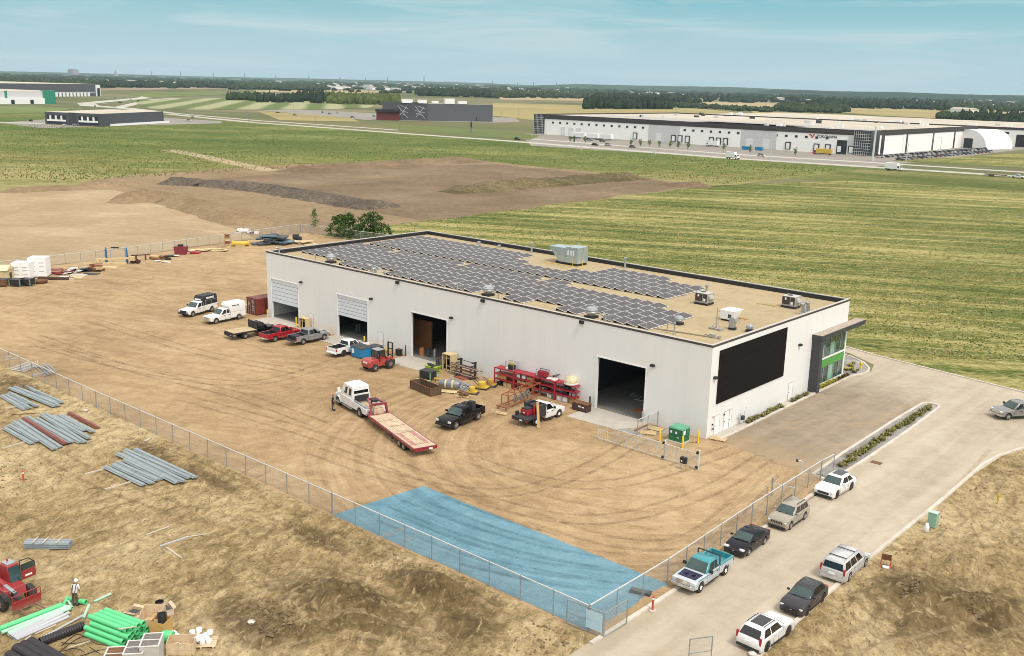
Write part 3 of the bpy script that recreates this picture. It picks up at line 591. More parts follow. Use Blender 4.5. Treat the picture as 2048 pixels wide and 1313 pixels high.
for x, y, n_ in ((-62.5, 31.9, 'left'), (-58, 31.9, 'right')): pipe(x, y, .35, .2, 'low white vent stub at the back parapet, %s one of the two' % n_)
for x, y, h, l in ((-16.8, 21.6, 1.3, 'thin capped pipe behind the brown rooftop unit'), (-15.3, 22.8, 1.35, 'left thick flue of the pair behind the brown rooftop unit'), (-15.0, 24.0, 1.35, 'right thick flue of the pair behind the brown rooftop unit')): pipe(x, y, h, .16 if 'thick' in l else .1, l)
pipe(-1.45, 23.3, 1.1, .24, 'left one of two tall bent vents at the end parapet', False, True); pipe(-1.45, 24.6, 1.1, .24, 'right one of two tall bent vents at the end parapet', False, True)
m_gal = mt('galv_sheet', (.44, .51, .50), .32, .5, .08, .8)
t = T('makeup_air_unit', 'large galvanised air handler with slanted intake hood on the roof', 'air handler', (-41.0, 29.2, 9.42))
B().bx(-2.2, 1.9, -1.1, 1.1, 0, .35).build('curb', m_black, t)
bd = B().bx(-.3, 2.0, -1.25, 1.25, .35, 2.7).build('body', m_gal, t, .02)
for x in (.2, .75, 1.2): B().bx(x-.12, x+.12, -1.27, -1.252, 1.5, 2.2).build('label_plate', m_white, bd)
B().prism([(-.32, .35), (-.32, 2.45), (-3.4, 2.45), (-3.4, 2.25), (-1.5, .35)], -1.2, 1.2).build('intake_hood', m_gal, t)
B().prism([(-3.36, 2.2), (-3.40, 2.16), (-1.60, .36), (-1.52, .36)], -1.05, 1.05).build('intake_screen', m_dkgrey, t)
b = B().tube([(-3.4, -2.0, .05), (3.4, -1.9, .05), (3.4, -1.9, 1.2)], .035).tube([(1.4, -1.6, .05), (1.4, -1.6, 1.2)], .035).tube([(-3.6, -1.9, .05), (-3.6, -1.9, 1.1)], .03); b.build('gas_pipe', m_yel, t)
def rtu(x, y, label):
    t = T('rooftop_unit', label, 'rooftop unit', (x, y, 9.42)); t.scale = (.82, .82, .92); B().bx(-1.1, 1.1, -1.0, 1.0, 0, .28).build('curb', m_black, t)
    bd = B().bx(-1.05, 1.05, -.95, .95, .28, 1.55).build('body', mt('unit_grey', (.36, .34, .31), .5), t, .02)
    B().bx(-1.08, 1.08, -.98, .98, 1.55, 1.60).build('lid', mt('unit_lid', (.47, .45, .42), .4), bd)
    B().bx(-1.02, .2, -.975, -.955, .5, 1.5).bx(.3, .98, -.975, -.955, .5, 1.5).build('coil_grille', mt('coil_brown', (.05, .036, .030), .6), bd)
    B().bx(-.6, -.35, -1.0, -.98, 1.1, 1.4).bx(.35, .75, -1.0, -.98, .55, .9).build('label_plate', m_white, bd)
    B().prism([(1.06, 1.4), (1.5, .9), (1.06, .6)], -.7, .5).build('side_hood', mt('unit_grey', 0), bd)
    B().cyl((-.3, .1, 1.60), (-.3, .1, 1.66), .42, n=16).build('fan_guard', m_dkgrey, bd)
rtu(-12.6, 19.4, 'boxy brown rooftop unit beside the end of the rear solar array'); rtu(-4.2, 25.8, 'boxy brown rooftop unit standing alone near the end parapet')
t = T('exhaust_blower', 'white tapered rooftop blower on open gravel near the corner', 'blower', (-5.9, 13.7, 9.42)); B().bx(-.7, .7, -.55, .55, 0, .22).build('curb', m_black, t)
B().loft([[(-.8, -.6, .22), (.7, -.6, .22), (.7, .5, .22), (-.8, .5, .22)], [(-.85, -.65, 1.25), (1.0, -.65, 1.25), (1.0, 1.5, 1.25), (-.85, 1.5, 1.25)]]).build('housing', m_white, t)
B().bx(.2, .6, -.67, -.63, .45, .85).build('control_box', m_dkgrey, t)
t = T('gooseneck_vent', 'white curved gooseneck vent near the end parapet', 'vent', (-3.4, 10.0, 9.42)); B().box((0, 0, .12), (.7, .7, .24)).build('curb', m_black, t)
B().prism([(-.3, .24), (-.3, 1.15), (-.15, 1.4), (.15, 1.45), (.4, 1.3), (.48, 1.0), (.30, .95), (.26, .24)], -.33, .33).build('hood', m_steel, t)
t = T('rooftop_mast', 'thin grey mast on a ballasted foot near the roof corner', 'mast', (-4.6, 8.6, 9.42)); B().box((0, 0, .1), (1.5, .7, .2)).build('foot', mt('ballast', (.28, .26, .23), .9), t); B().cyl((0, 0, .2), (0, 0, 2.5), .06).build('pole', m_steel, t); B().bar((-.5, 0, .25), (0, 0, 1.0), .04).bar((.5, 0, .25), (0, 0, 1.0), .04).build('brace', m_steel, t)
tag(B().bar((-10.5, 3.6, 9.52), (-3.4, 4.9, 9.52), .16, .12).bar((-10.4, 3.7, 9.52), (-10.2, 9.6, 9.52), .14, .1).build('cable_tray', mt('tray', (.35, .29, .21), .7)), 'long brown cable tray crossing the roof gravel to the corner', 'cable tray')
t = T('junction_box', 'grey electrical junction boxes at the end of the cable tray', 'junction box', (-3.0, 5.0, 9.42)); B().box((0, 0, .25), (.7, .3, .35)).build('box', m_steel, t); B().box((.75, .1, .2), (.35, .3, .25)).build('box', m_steel, t); B().box((-.6, .2, .1), (.8, .2, .12)).build('base', m_dkgrey, t)
for k, (x, y) in enumerate(((-9.2, 17.0), (-7.0, 15.4), (-8.2, 24.5))):
    b = B().tube([(0, 0, .08), (2.6, .2, .08)], .03)
    for q in range(4): b.box((.3+q*.65, .02*q, .04), (.28, .16, .08))
    tag(b.build('gas_line', mt('dirty_yellow', (.42, .30, .10), .7), loc=(x, y, 9.42)), ['yellow gas line on blocks leading from the unit by the panels', 'yellow gas line on blocks beside the white blower', 'yellow gas line on blocks leading to the lone brown unit'][k], 'gas line')
# ---- things seen inside the doors
m_brown = mt('plywood_brown', (.36, .15, .055), .6, 0, .15, 1); m_grn2 = mt('dull_blue', (.04, .09, .14), .5)
BQ = G(862, 701, .06)
tag(B().bx(-7, 0, 0, .25, 0, 3.9).build('plywood_booth', m_brown, loc=(BQ.x, BQ.y, .06)), 'large brown plywood booth inside the third door', 'booth')
tag(B().tube([(-1.5, 0, 4.2), (1.3, 0, 4.2), (1.3, 0, 3.2)], .09).build('duct', m_white, loc=(BQ.x-3.0, BQ.y-.15, 1.9)), 'white bent duct above the brown plywood booth', 'duct')
t = T('pallet_of_castings', 'pallet of pink and red castings on the floor inside the third door', 'castings', (-40.0, 3.2, .06)); B().bx(-1.4, 1.4, -.9, .9, 0, .14).build('pallet', m_brown, t)
for q in range(16): B().box((U(-1.2, 1.2), U(-.7, .7), U(.22, .4)), (U(.2, .5), U(.2, .4), .3), U(0, 3)).build('casting', mt('cast%d' % (q % 3), ((.42, .16, .17), (.55, .35, .36), (.20, .04, .05))[q % 3]), t)
tag(B().lathe((0, 0, 0), [(.35, 0), (.35, .9), (.28, .95), (.28, 1.1)], 12).build('drum', m_brown, loc=(-43.7, 1.2, .06)), 'brown drum just inside the third door', 'drum')
for k, (x, y, h, r) in enumerate(((-42.7, 1.5, 1.1, .22), (-42.0, 1.9, 1.0, .2))): tag(B().cyl((0, 0, 0), (0, 0, h), r).cyl((0, 0, h), (0, 0, h+.15), r*.5).build('gas_bottle', (m_dkgrey, m_steel)[k], loc=(x, y, .06)), ('dark', 'grey')[k]+' gas bottle standing beside the brown drum', 'gas bottle')
t = T('storage_rack', 'steel rack of small white boxes deep inside the near door', 'rack', (-11.6, 9.0, .06))
for z in (2.6, 3.5, 4.4): B().bx(-1.3, 1.3, -.3, .3, z, z+.06).build('shelf', m_dkgrey, t)
for x in (-1.3, 1.3): B().bx(x-.05, x+.05, -.35, .35, 0, 5).build('upright', m_dkgrey, t)
for q in range(18): z = (2.66, 3.56, 4.46)[q % 3]; x = -1.1+.44*(q//3); B().box((x, -.1, z+.2), (.26, .3, U(.25, .45))).build('box', m_white, t)
t = T('steel_offcuts', 'jumble of pale steel offcuts on the floor inside the near door', 'steel', (-12.2, 6.2, .06))
for q in range(9): B().box((U(-1, 1), U(-.5, .5), .1+q*.05), (U(1, 2), .12, .08), U(-.4, .4)).build('offcut', m_steel, t)
tag(B().bx(-1.1, 1.1, -.6, .6, 0, .05).bx(-.8, .9, -.35, .4, .05, .10).build('floor_mat', m_brown, loc=(-9.6, 2.6, .062)), 'flat brown mat on the floor of the near doorway', 'mat')
for k, (x, y, l) in enumerate(((-71.0, 5.0, 'grey covered machine inside the far door'), (-55.2, 4.6, 'pale round machine inside the second door'), (-57.2, 4.4, 'blue welding machine inside the second door'))):
    t = T('shop_machine', l, 'machine', (x, y, .06)); mm = (m_steel, m_white, m_grn2)[k]
    B().box((0, 0, .5), (1.3, .8, .7), .3).build('body', mm, t, .08); B().cyl((-.5, -.5, .25), (-.5, .5, .25), .25, n=12).build('wheel', m_black, t); B().box((.2, 0, 1.1), (.5, .5, .5)).build('head', m_dkgrey if k else m_steel, t)
for q, x in enumerate((-58.6, -58.2)): tag(B().cyl((0, 0, 0), (0, 0, 1.5), .18).build('gas_bottle', m_dkgrey, loc=(x, 2.6+.2*q, .06)), ('left', 'right')[q]+' dark gas bottle at the edge of the second doorway', 'gas bottle')
# ------------------------------------------------------------------ vehicles (local frame: +x forward, +y left)
m_tyre = mt('tyre_rubber', (.030, .028, .026), .85, 0, .3, 4); m_alloy = mt('alloy_rim', (.50, .50, .50), .3, .7); m_alld = mt('dark_rim', (.05, .05, .052), .35, .5)
m_glw = NT('car_glass'); _n = m_glw.noise(.7, 3, .5); m_cgl = m_glw.end(m_glw.mix(m_glw.rng(_n, .35, .65), (.014, .030, .030), (.035, .075, .070)), .04, 0, None, 0, .9)
m_cgd = mt('car_glass_dark', (.008, .009, .010), .05, 0, .1, 1, 0, 0, .8)
m_plas = mt('black_plastic', (.020, .020, .021), .6); m_lamp = mt('headlamp', (.62, .64, .65), .12); m_tail = mt('tail_lamp', (.35, .012, .015), .2); m_chr = mt('chrome', (.62, .62, .62), .15, .9)
m_plate = mt('plate_white', (.75, .75, .76), .5)
_wm = {}
def wheel(par, x, y, r, w=.24, rim=None, rr=.62):
    rim = rim or m_alloy; k = (round(r, 3), w, rim.name, y > 0)
    if k not in _wm:
        s = 1 if y > 0 else -1
        t_ = B().loft([[(q*math.cos(a*math.pi/10), yy, q*math.sin(a*math.pi/10)) for a in range(20)] for q, yy in ((r*.86, -w/2), (r*.97, -w/2+.02), (r, -w/4), (r, w/4), (r*.97, w/2-.02), (r*.86, w/2))]).mesh('wheel', m_tyre, .6)
        b = B(); b.cyl((0, s*(w/2-.02), 0), (0, s*(w/2+.006), 0), r*rr, r*rr*.96, n=18)
        b2 = B(); b2.cyl((0, s*(w/2+.006), 0), (0, s*(w/2+.03), 0), r*.14, n=8)
        for a in range(5): c_, s_ = math.cos(a*1.2566+.3), math.sin(a*1.2566+.3); b2.bar((c_*r*.1, s*(w/2+.012), s_*r*.1), (c_*r*rr*.95, s*(w/2+.012), s_*r*rr*.95), .02 if rr < .5 else .05, .07)
        b2.mi = 0
        _wm[k] = (t_, b.mesh('rim', rim if rim is m_alld or rr < .5 else m_alloy_sh), b2.mesh('spokes', rim))
    a, b, c = _wm[k]; o = link('wheel', a, par); o.location = (x, y, r); link('rim', b, o); link('spokes', c, o); return o
m_alloy_sh = mt('rim_recess', (.17, .17, .17), .4, .5)
def outline(L, fo, wb, r, gc, top, R=1.2):
    xf = L/2; a = xf-fo; c = a-wb; o = [(-L/2+.02, gc+.1)] + top + [(xf-.03, gc+.02)]
    for X in (a, c):
        q = math.asin(max(-1, min(1, (gc-r)/(r*R))))
        for k in range(10):
            t = q+(math.pi-2*q)*k/9; o.append((X+r*R*math.cos(t), r+r*R*math.sin(t)))
    o.append((-L/2+.10, gc)); return o, a, c
def lower(L, W, fo, wb, r, gc, top, zs, R=1.2):
    o, a, c = outline(L, fo, wb, r, gc, top, R); w = W/2
    def ring(y, k):
        q = []
        for x, z in o:
            e = 1-k*.045*max(0, abs(x)/(L/2)-.55)/.45; zz = z-k*.05 if z > zs else z
            q.append((x*e, y, zz))
        return q
    return B().loft([ring(-w, 1), ring(-w+.05, .45), ring(-w+.18, 0), ring(w-.18, 0), ring(w-.05, .45), ring(w, 1)]), a, c
def cabin(W, cab, zb, H, tum=.17, crown=.03):
    xb0, xb1, xr0, xr1 = cab; w = W/2-.05; v = w-tum; zr = H-crown-.03
    lo = [(xb0, -w, zb), (xb1, -w, zb), (xb1, w, zb), (xb0, w, zb)]; hi = [(xr0, -v, zr), (xr1, -v, zr), (xr1, v, zr), (xr0, v, zr)]
    up = [(xr0+.12, -v+.12, H), (xr1-.16, -v+.12, H), (xr1-.16, v-.12, H), (xr0+.12, v-.12, H)]
    return B().loft([lo, hi, up]), [Vector(p) for p in lo], [Vector(p) for p in hi]
def lerp4(a, b, c, d, u0, u1, v0, v1):     # quad a,b (bottom) d,c (top)
    f = lambda u, v: a.lerp(b, u).lerp(d.lerp(c, u), v)
    return [f(u0, v0), f(u1, v0), f(u1, v1), f(u0, v1)]
def glaze(t, lo, hi, splits, gl, rear=True, front=True, side=None, rv=(.1, .88), sv=(.10, .90)):
    side = side or gl
    if front: B().pane(lerp4(lo[1], lo[2], hi[2], hi[1], .05, .95, .06, .93)).build('windshield', m_cgl if gl is not m_cgd or True else gl, t)
    if rear: B().pane(lerp4(lo[3], lo[0], hi[0], hi[3], .08, .92, *rv)).build('rear_window', gl, t)
    for u0, u1 in splits:
        B().pane(lerp4(lo[0], lo[1], hi[1], hi[0], u0, u1, *sv)).build('side_window', side, t)
        B().pane(lerp4(lo[2], lo[3], hi[3], hi[2], 1-u1, 1-u0, *sv)).build('side_window', side, t)
def car(label, cat, loc, hd, L, W, H, fo, wb, r, top, cab, zb, pm, splits, rim=None, cladding=False, grille='slot', name='parked_car', rails=False, sunroof=False, rv=(.1, .88), tum=.17, tl=None, group=None, gm=None, hl=.0, front=True):
    t = T(name, label, cat, loc, hd, group)
    b, a, c = lower(L, W, fo, wb, r, .2, top, zb-.12); b.build('body', pm, t, .05, .9)
    b, lo, hi = cabin(W, cab, zb-.03, H, tum); rf = b.build('cabin', pm, t, .11, .9)
    glaze(t, lo, hi, splits, m_cgd, rv=rv)
    for x in (a, c):
        for y in (-1, 1): wheel(t, x, y*(W/2-.13), r, .23, rim)
    xf = L/2; hz = [z for x, z in top if x > xf-.9][0] if False else .68
    for y in (-1, 1):
        B().box((xf-.16, y*(W/2-.25), hz+hl), (.30, .40, .13), -y*.35).build('headlight', m_lamp, t, .03)
        if tl == 'tall': B().box((-L/2+.10, y*(W/2-.10), 1.0), (.14, .14, .5)).build('taillight', m_tail, t, .02)
        else: B().box((-L/2+.13, y*(W/2-.2), .92), (.22, .34, .15), y*.25).build('taillight', m_tail, t, .02)
        B().box((cab[1]-.42, y*(W/2+.1), zb+.10), (.16, .22, .14)).build('mirror', pm, t, .03)
    gb = B().box((xf-.02, 0, .56), (.12, W*.55, .20)); gb.build('grille', gm or m_plas, t, .02)
    if grille == 'seven':
        gb = B()
        for k in range(7): gb.box((xf+.045, -.45+.15*k, .70), (.02, .085, .20))
        gb.build('grille_slot', m_plas, t)
    if grille == 'wing': B().bar((xf+.03, 0, .52), (xf-.12, W*.38, .66), .05, .06).bar((xf+.03, 0, .52), (xf-.12, -W*.38, .66), .05, .06).build('grille_wing', m_chr, t)
    B().box((xf-.08, 0, .30), (.22, W*.86, .16)).build('bumper', m_plas, t, .03); B().box((-L/2+.08, 0, .36), (.2, W*.88, .2)).build('bumper', m_plas if cladding else pm, t, .03)
    B().box((-L/2-.015, 0, .74), (.04, .5, .16)).build('license_plate', m_plate, t)
    dz0, dz1 = .34, zb-.06
    for y in (-1, 1):
        b = B()
        for x in ([a-r*1.3-.02, (a+c)/2-.02, c+r*1.3+.25] if len(splits) > 1 else [a-r*1.3]): b.bx(x, x+.022, *sorted((y*(W/2-.03), y*(W/2+.004))), dz0, dz1)
        b.bx(c+r*1.25, a-r*1.25, *sorted((y*(W/2-.03), y*(W/2+.004))), .30, .33); b.build('door_seam', m_plas, t)
        for x in ((a+c)/2+.10, c+r*1.3+.35): B().bx(x, x+.2, *sorted((y*(W/2-.02), y*(W/2+.03))), zb-.24, zb-.20).build('door_handle', m_chr if 'alloy' else m_plas, t)
    B().bar((cab[1]-.02, -.5, zb+.02), (cab[1]-.12, .1, zb+.05), .03).bar((cab[1]-.02, .1, zb+.02), (cab[1]-.12, .6, zb+.05), .03).build('wiper', m_plas, t)
    if cladding:
        cb = B().bx(c+r*1.2, a-r*1.2, -W/2-.012, -W/2+.02, .2, .36).bx(c+r*1.2, a-r*1.2, W/2-.02, W/2+.012, .2, .36); cb.build('sill', m_plas, t)
    if rails:
        for y in (-1, 1): B().tube([(cab[2]+.2, y*(W/2-tum-.16), H-.02), (cab[2]+.25, y*(W/2-tum-.16), H+.06), (cab[3]-.35, y*(W/2-tum-.16), H+.06), (cab[3]-.3, y*(W/2-tum-.16), H-.02)], .025).build('roof_rail', m_plas if rails == 1 else m_alloy, rf)
        if rails == 2: B().bar((cab[2]+.6, -W/2+.32, H+.07), (cab[2]+.6, W/2-.32, H+.07), .07, .04).bar((cab[3]-.9, -W/2+.32, H+.07), (cab[3]-.9, W/2-.32, H+.07), .07, .04).build('roof_bar', m_plas, rf)
    if sunroof: B().bx(cab[3]-.3-sunroof, cab[3]-.3, -.46, .46, H-.01, H+.012).build('sunroof', m_cgd, rf)
    return t
def at(fpx, rpx, side, W, L, fo, wb):
    """stand a vehicle on its measured wheel contacts: returns location and heading"""
    A, C = G(*fpx), G(*rpx); d = (A-C); d.z = 0; d.normalize(); n = Vector((-d.y, d.x, 0))
    mid = (A+C)/2 - n*side*(W/2-.12); mid -= d*(L/2-fo-wb/2); mid.z = .038; return mid, math.atan2(d.y, d.x)
SUVT = lambda L, zb, hz: [(-L/2, .62), (-L/2+.03, zb-.12), (-L/2+.12, zb), (L*.13, zb+.0), (L*.24, zb-.02), (L/2-.35, hz+.06), (L/2-.08, hz-.10), (L/2, hz-.28)]
# -- kerb side, front to back
sp = dict(L=4.55, W=1.80, fo=.92, wb=2.68)
p, h = at((1494.3, 1112.9), (1527.2, 1089.6), 1, 1.8, 4.55, .92, 2.68)
car('black four-door sedan parked by the fence behind the two-tone pickup', 'car', p, h, 4.55, 1.80, 1.43, .92, 2.68, .32, [(-2.275, .62), (-2.26, .92), (-2.15, 1.0), (-1.5, 1.02), (.9, .96), (1.5, .90), (2.1, .74), (2.27, .52)], (-1.85, 1.15, -.95, .20), .97, paint('black_navy_paint', (.012, .011, .018), .15), ((.16, .46), (.50, .82)), None, grille='wing')
p, h = at((1579.3, 1059.7), (1606.7, 1040.8), 1, 1.81, 4.42, .85, 2.64)
car('beige boxy compact SUV with slotted grille parked by the fence', 'suv', p, h, 4.42, 1.81, 1.66, .85, 2.64, .35, SUVT(4.42, 1.06, .98), (-2.1, .95, -1.8, .25), 1.06, paint('beige_metal', (.33, .295, .235), .3), ((.08, .32), (.36, .60), (.64, .90)), None, True, 'seven', rails=1, tum=.14, gm=paint('beige_metal', 0), hl=.06)
p, h = at((1671.3, 998.1), (1700.6, 980.5), 1, 1.9, 4.70, .92, 2.81)
car('white sporty SUV with dark glass roof parked at the gravel bed', 'suv', p, h, 4.70, 1.92, 1.60, .92, 2.81, .37, SUVT(4.7, 1.04, .88), (-2.0, .92, -1.25, .22), 1.03, paint('clean_white', (.76, .76, .76), .2), ((.14, .42), (.46, .86)), m_alld, False, 'slot', sunroof=1.35)
# -- far side of the road
p, h = at((1727.7, 1134.6), (1696.5, 1162.3), -1, 1.95, 5.15, .95, 3.08)
car('silver minivan with roof bars parked facing away on the right kerb', 'minivan', p, h, 5.15, 1.97, 1.74, .95, 3.08, .34, [(-2.57, .62), (-2.55, 1.0), (-2.5, 1.05), (1.1, 1.02), (1.7, .98), (2.2, .85), (2.5, .68), (2.57, .5)], (-2.52, 1.55, -2.32, .72), 1.03, paint('silver_paint', (.50, .50, .50), .25), ((.05, .30), (.33, .58), (.62, .84)), None, rails=2, tl='tall', tum=.15, rv=(.12, .80))
p, h = at((1612.3, 1231.5), (1642.3, 1205), 1, 1.77, 4.28, .86, 2.57)
car('dark grey small crossover parked facing the camera on the right kerb', 'crossover', p, h, 4.28, 1.78, 1.54, .86, 2.57, .34, SUVT(4.28, 1.0, .92), (-1.95, .95, -1.35, .18), 1.0, paint('graphite_paint', (.050, .048, .052), .2), ((.12, .42), (.46, .84)), m_alld, True, 'wing', sunroof=.6)
p, h = at((1573, 1273), (1531.5, 1304.2), -1, 1.88, 4.60, .90, 2.78)
car('white crossover with long dark sunroof, nearest car on the right kerb', 'crossover', p, h, 4.60, 1.88, 1.63, .90, 2.78, .36, SUVT(4.6, 1.06, .95), (-2.2, .95, -1.7, .22), 1.05, paint('clean_white', 0), ((.12, .40), (.44, .86)), m_alld, True, rails=1, sunroof=1.3, tl='tall')
# -- pickups
def pickup(label, loc, hd, pm, L=5.85, W=2.0, H=1.92, fo=.95, wb=3.68, r=.40, cabr=-.78, cabf=1.35, roof=(-.62, .62), zb=1.22, hood=1.12, bedh=1.26, splits=((.10, .48), (.52, .84)), rim=None, bed='open', upper=None, hoodm=None, rr=.62, gate='shut', cat='pickup', bump=None, dually=False, roofm=None, bedm=None, gate_m=None, front_dark=False):
    t = T('pickup_truck', label, cat, loc, hd); a = L/2-fo; c = a-wb; rear = cabr-.05; w = W/2
    # front half: bonnet and lower cab
    top = [(rear, zb-.02), (cabf-.15, zb-.02), (cabf+.15, hood), (L/2-.35, hood-.04), (L/2-.06, hood-.16), (L/2, .72)]
    q = math.asin((.42-r)/(r*1.22)) if r*1.22 > abs(.42-r) else 0
    o = [(rear, .42)] + top + [(L/2-.05, .46)] + [(a+r*1.22*math.cos(q+(math.pi-2*q)*k/9), r+r*1.22*math.sin(q+(math.pi-2*q)*k/9)) for k in range(10)]
    ring = lambda y, k: [(x*(1-k*.03*max(0, x/(L/2)-.5)), y, z-k*.05 if z > zb-.3 else z) for x, z in o]
    bd = B().loft([ring(-w, 1), ring(-w+.05, .4), ring(-w+.16, 0), ring(w-.16, 0), ring(w-.05, .4), ring(w, 1)]).build('body', pm, t, .03, .7)
    if hoodm: B().loft([[(cabf+.18, -w+.2, hood+.004), (L/2-.38, -w+.24, hood-.04), (L/2-.38, w-.24, hood-.04), (cabf+.18, w-.2, hood+.004)], [(cabf+.2, -w+.22, hood+.03), (L/2-.42, -w+.28, hood-.005), (L/2-.42, w-.28, hood-.005), (cabf+.2, w-.22, hood+.03)]]).box((cabf+.65, .3, hood+.05), (.3, .18, .07)).box((cabf+.65, -.3, hood+.05), (.3, .18, .07)).build('bonnet', hoodm, t)
    b, lo, hi = cabin(W, (cabr, cabf, roof[0], roof[1]), zb-.04, H, .16); rf = b.build('cab', roofm or pm, t, .09, .9); glaze(t, lo, hi, splits, m_cgd, rv=(.2, .85))
    for y in (-1, 1):
        B().box((L/2-.10, y*(w-.24), .92), (.22, .38, .22)).build('headlight', m_lamp, t, .03); B().box((cabf-.38, y*(w+.14), zb+.14), (.14, .28, .24)).build('mirror', m_plas if pm is not m_plas else pm, t, .03)
        B().bx(rear+.2, cabf-.3, y*w-.12, y*w+.04, .36, .42).build('running_board', m_plas, t)
    B().box((L/2+.0, 0, .86), (.10, W*.58, .32)).build('grille', m_chr if bump is m_chr else m_plas, t, .02); B().box((L/2+.02, 0, .58), (.24, W*.96, .22)).build('bumper', bump or m_plas, t, .04)
    for y in (-1, 1):
        b = B()
        for x in ([rear+.02, (cabr+cabf)/2-.05, cabf-.12] if len(splits) > 1 else [rear+.02, cabf-.12]): b.bx(x, x+.024, *sorted((y*(w-.03), y*(w+.004))), .5, zb-.06)
        b.build('door_seam', m_plas, t)
        for x in ((cabr+cabf)/2+.06, rear+.18): B().bx(x, x+.22, *sorted((y*(w-.02), y*(w+.03))), zb-.25, zb-.20).build('door_handle', m_plas, t)
        wheel(t, a, y*(w-.15), r, .27, rim, rr)
    rw = (w-.15,) if not dually else (w-.05, w-.36)
    for y in (-1, 1):
        for k in rw: wheel(t, c, y*k, r, .27, rim, rr)
    if bed == 'open' or bed == 'cap':
        xr = -L/2; q = math.asin((.5-r)/(r*1.25)) if r*1.25 > abs(.5-r) else 0; bm_ = bedm or pm
        o = [(xr, .56), (xr, bedh), (rear-.02, bedh), (rear-.02, .5)] + [(c+r*1.25*math.cos(q+(math.pi-2*q)*k/9), r+r*1.25*math.sin(q+(math.pi-2*q)*k/9)) for k in range(10)]
        for y in (-1, 1): B().prism(o, *sorted((y*w, y*(w-.11)))).build('bed_side', bm_, t, .02)
        B().bx(xr+.03, rear-.03, -w+.12, w-.12, .74, .80).bx(rear-.09, rear-.03, -w+.12, w-.12, .8, bedh-.02).build('bed_liner', m_plas if upper is None else upper, t)
        for y in (-1, 1): B().bx(xr+.03, rear-.1, *sorted((y*(w-.115), y*(w-.13))), .8, bedh-.03).bx(c-.55, c+.55, *sorted((y*(w-.13), y*(w-.36))), .8, 1.0).build('bed_liner', m_plas if upper is None else upper, t)
        if gate == 'shut': B().bx(xr-.05, xr+.03, -w+.12, w-.12, .62, bedh-.01).build('tailgate', gate_m or bm_, t, .02)
        else: B().bx(xr-.62, xr-.02, -w+.1, w-.1, .72, .80).build('tailgate', gate_m or bm_, t, .02)
        B().box((xr-.06, 0, .60), (.2, W*.94, .18)).build('bumper', bump or m_chr, t, .03)
        if gate == 'shut': B().box((xr-.07, 0, .80) if gate == 'shut' and False else (xr-.165, 0, .62), (.02, .34, .14)).build('license_plate', m_plate, t)
        for y in (-1, 1): B().box((xr+.02, y*(w-.06), 1.0), (.10, .13, .34)).build('taillight', m_tail, t, .01)
    return t, a, c, w, rear
m_bw = paint('work_white', (.74, .74, .73), .3)
# two-tone old pickup
m_teal = paint('teal_paint', (.035, .27, .30), .3); m_navy = paint('navy_paint', (.018, .016, .050), .35)
p, h = at((1397, 1187), (1450, 1150), 1, 1.96, 5.55, .90, 3.60)
m_siltr = paint('two_tone_silver', (.46, .50, .54), .3)
t, a, c, w, rear = pickup('old pickup with teal roof, navy bonnet and silver sides beside the blue patch', p, h, m_siltr, 5.55, 1.96, 1.84, .90, 3.60, .39, -.62, 1.18, (-.50, .52), 1.16, 1.10, 1.24, ((.06, .32), (.36, .80)), m_white, 'open', mt('teal_liner', (.07, .22, .27), .5), m_navy, .42, bump=m_chr, roofm=m_teal, gate_m=m_teal)
for y in (-1, 1):
    B().bx(-2.72, -.7, *sorted((y*(w-.12), y*(w+.006))), 1.12, 1.25).build('bed_stripe', m_teal, t); B().bx(-.62, 2.3, *sorted((y*(w-.04), y*(w+.004))), .99, 1.06).build('side_stripe', m_teal, t)
B().tube([(-.74, -.95, 1.2), (-.74, -.90, 1.95), (-.74, .90, 1.95), (-.74, .95, 1.2)], .045).build('headache_rack', m_plas, t); B().box((2.86, -.55, .58), (.02, .34, .17)).build('license_plate', m_yel, t)
B().box((2.80, 0, .90), (.03, .3, .09)).build('badge', m_tail, t)
# grey pickup entering on the right
p, h = at((2019, 841), (2066, 838), 1, 2.0, 5.85, .95, 3.68)
pickup('silver-grey pickup driving on the road at the right edge', p, h, paint('grey_pick', (.20, .19, .185), .25), H=1.88, r=.39, bump=m_chr)
# row at the shop doors
p, h = at((431.3, 649), (478.6, 639.8), 1, 2.0, 6.2, .97, 4.0)
def cap(t, rear, w, L, z0, hh, mat, lab):
    xr = -L/2+.05; B().loft([[(xr, -w+.02, z0), (rear-.04, -w+.02, z0), (rear-.04, w-.02, z0), (xr, w-.02, z0)], [(xr+.02, -w+.03, z0+hh-.25), (rear+.35, -w+.05, z0+hh-.45), (rear+.35, w-.05, z0+hh-.45), (xr+.02, w-.03, z0+hh-.25)], [(xr+.06, -w+.16, z0+hh), (rear+.10, -w+.2, z0+hh), (rear+.10, w-.2, z0+hh), (xr+.06, w-.16, z0+hh)]]).build(lab, mat, t, .05, .6)
t, a, c, w, rear = pickup('white work pickup with tall white canopy nearest the red container', p, h, m_bw, 6.2, 2.0, 1.98, .97, 4.0, .41, -.35, 1.42, (-.22, .72), 1.28, 1.16, 1.32, ((.08, .34), (.40, .84)), None, 'cap', bump=m_chr)
cap(t, rear, w, 6.2, 1.33, 1.4, m_bw, 'canopy')
for y in (-1, 1): b = B().box((-1.75, y*(w-.0), 2.30), (.16, .03, .26)).box((-1.55, y*(w-.0), 2.32), (.10, .03, .12)).box((-1.1, y*(w-.0), 2.28), (.62, .03, .07)).box((-.75, y*(w-.0), 2.34), (.1, .03, .14)); b.build('lettering', m_dkgrey, t)
p, h = at((381.9, 635.5), (427, 623.7), 1, 2.0, 6.2, .97, 4.0)
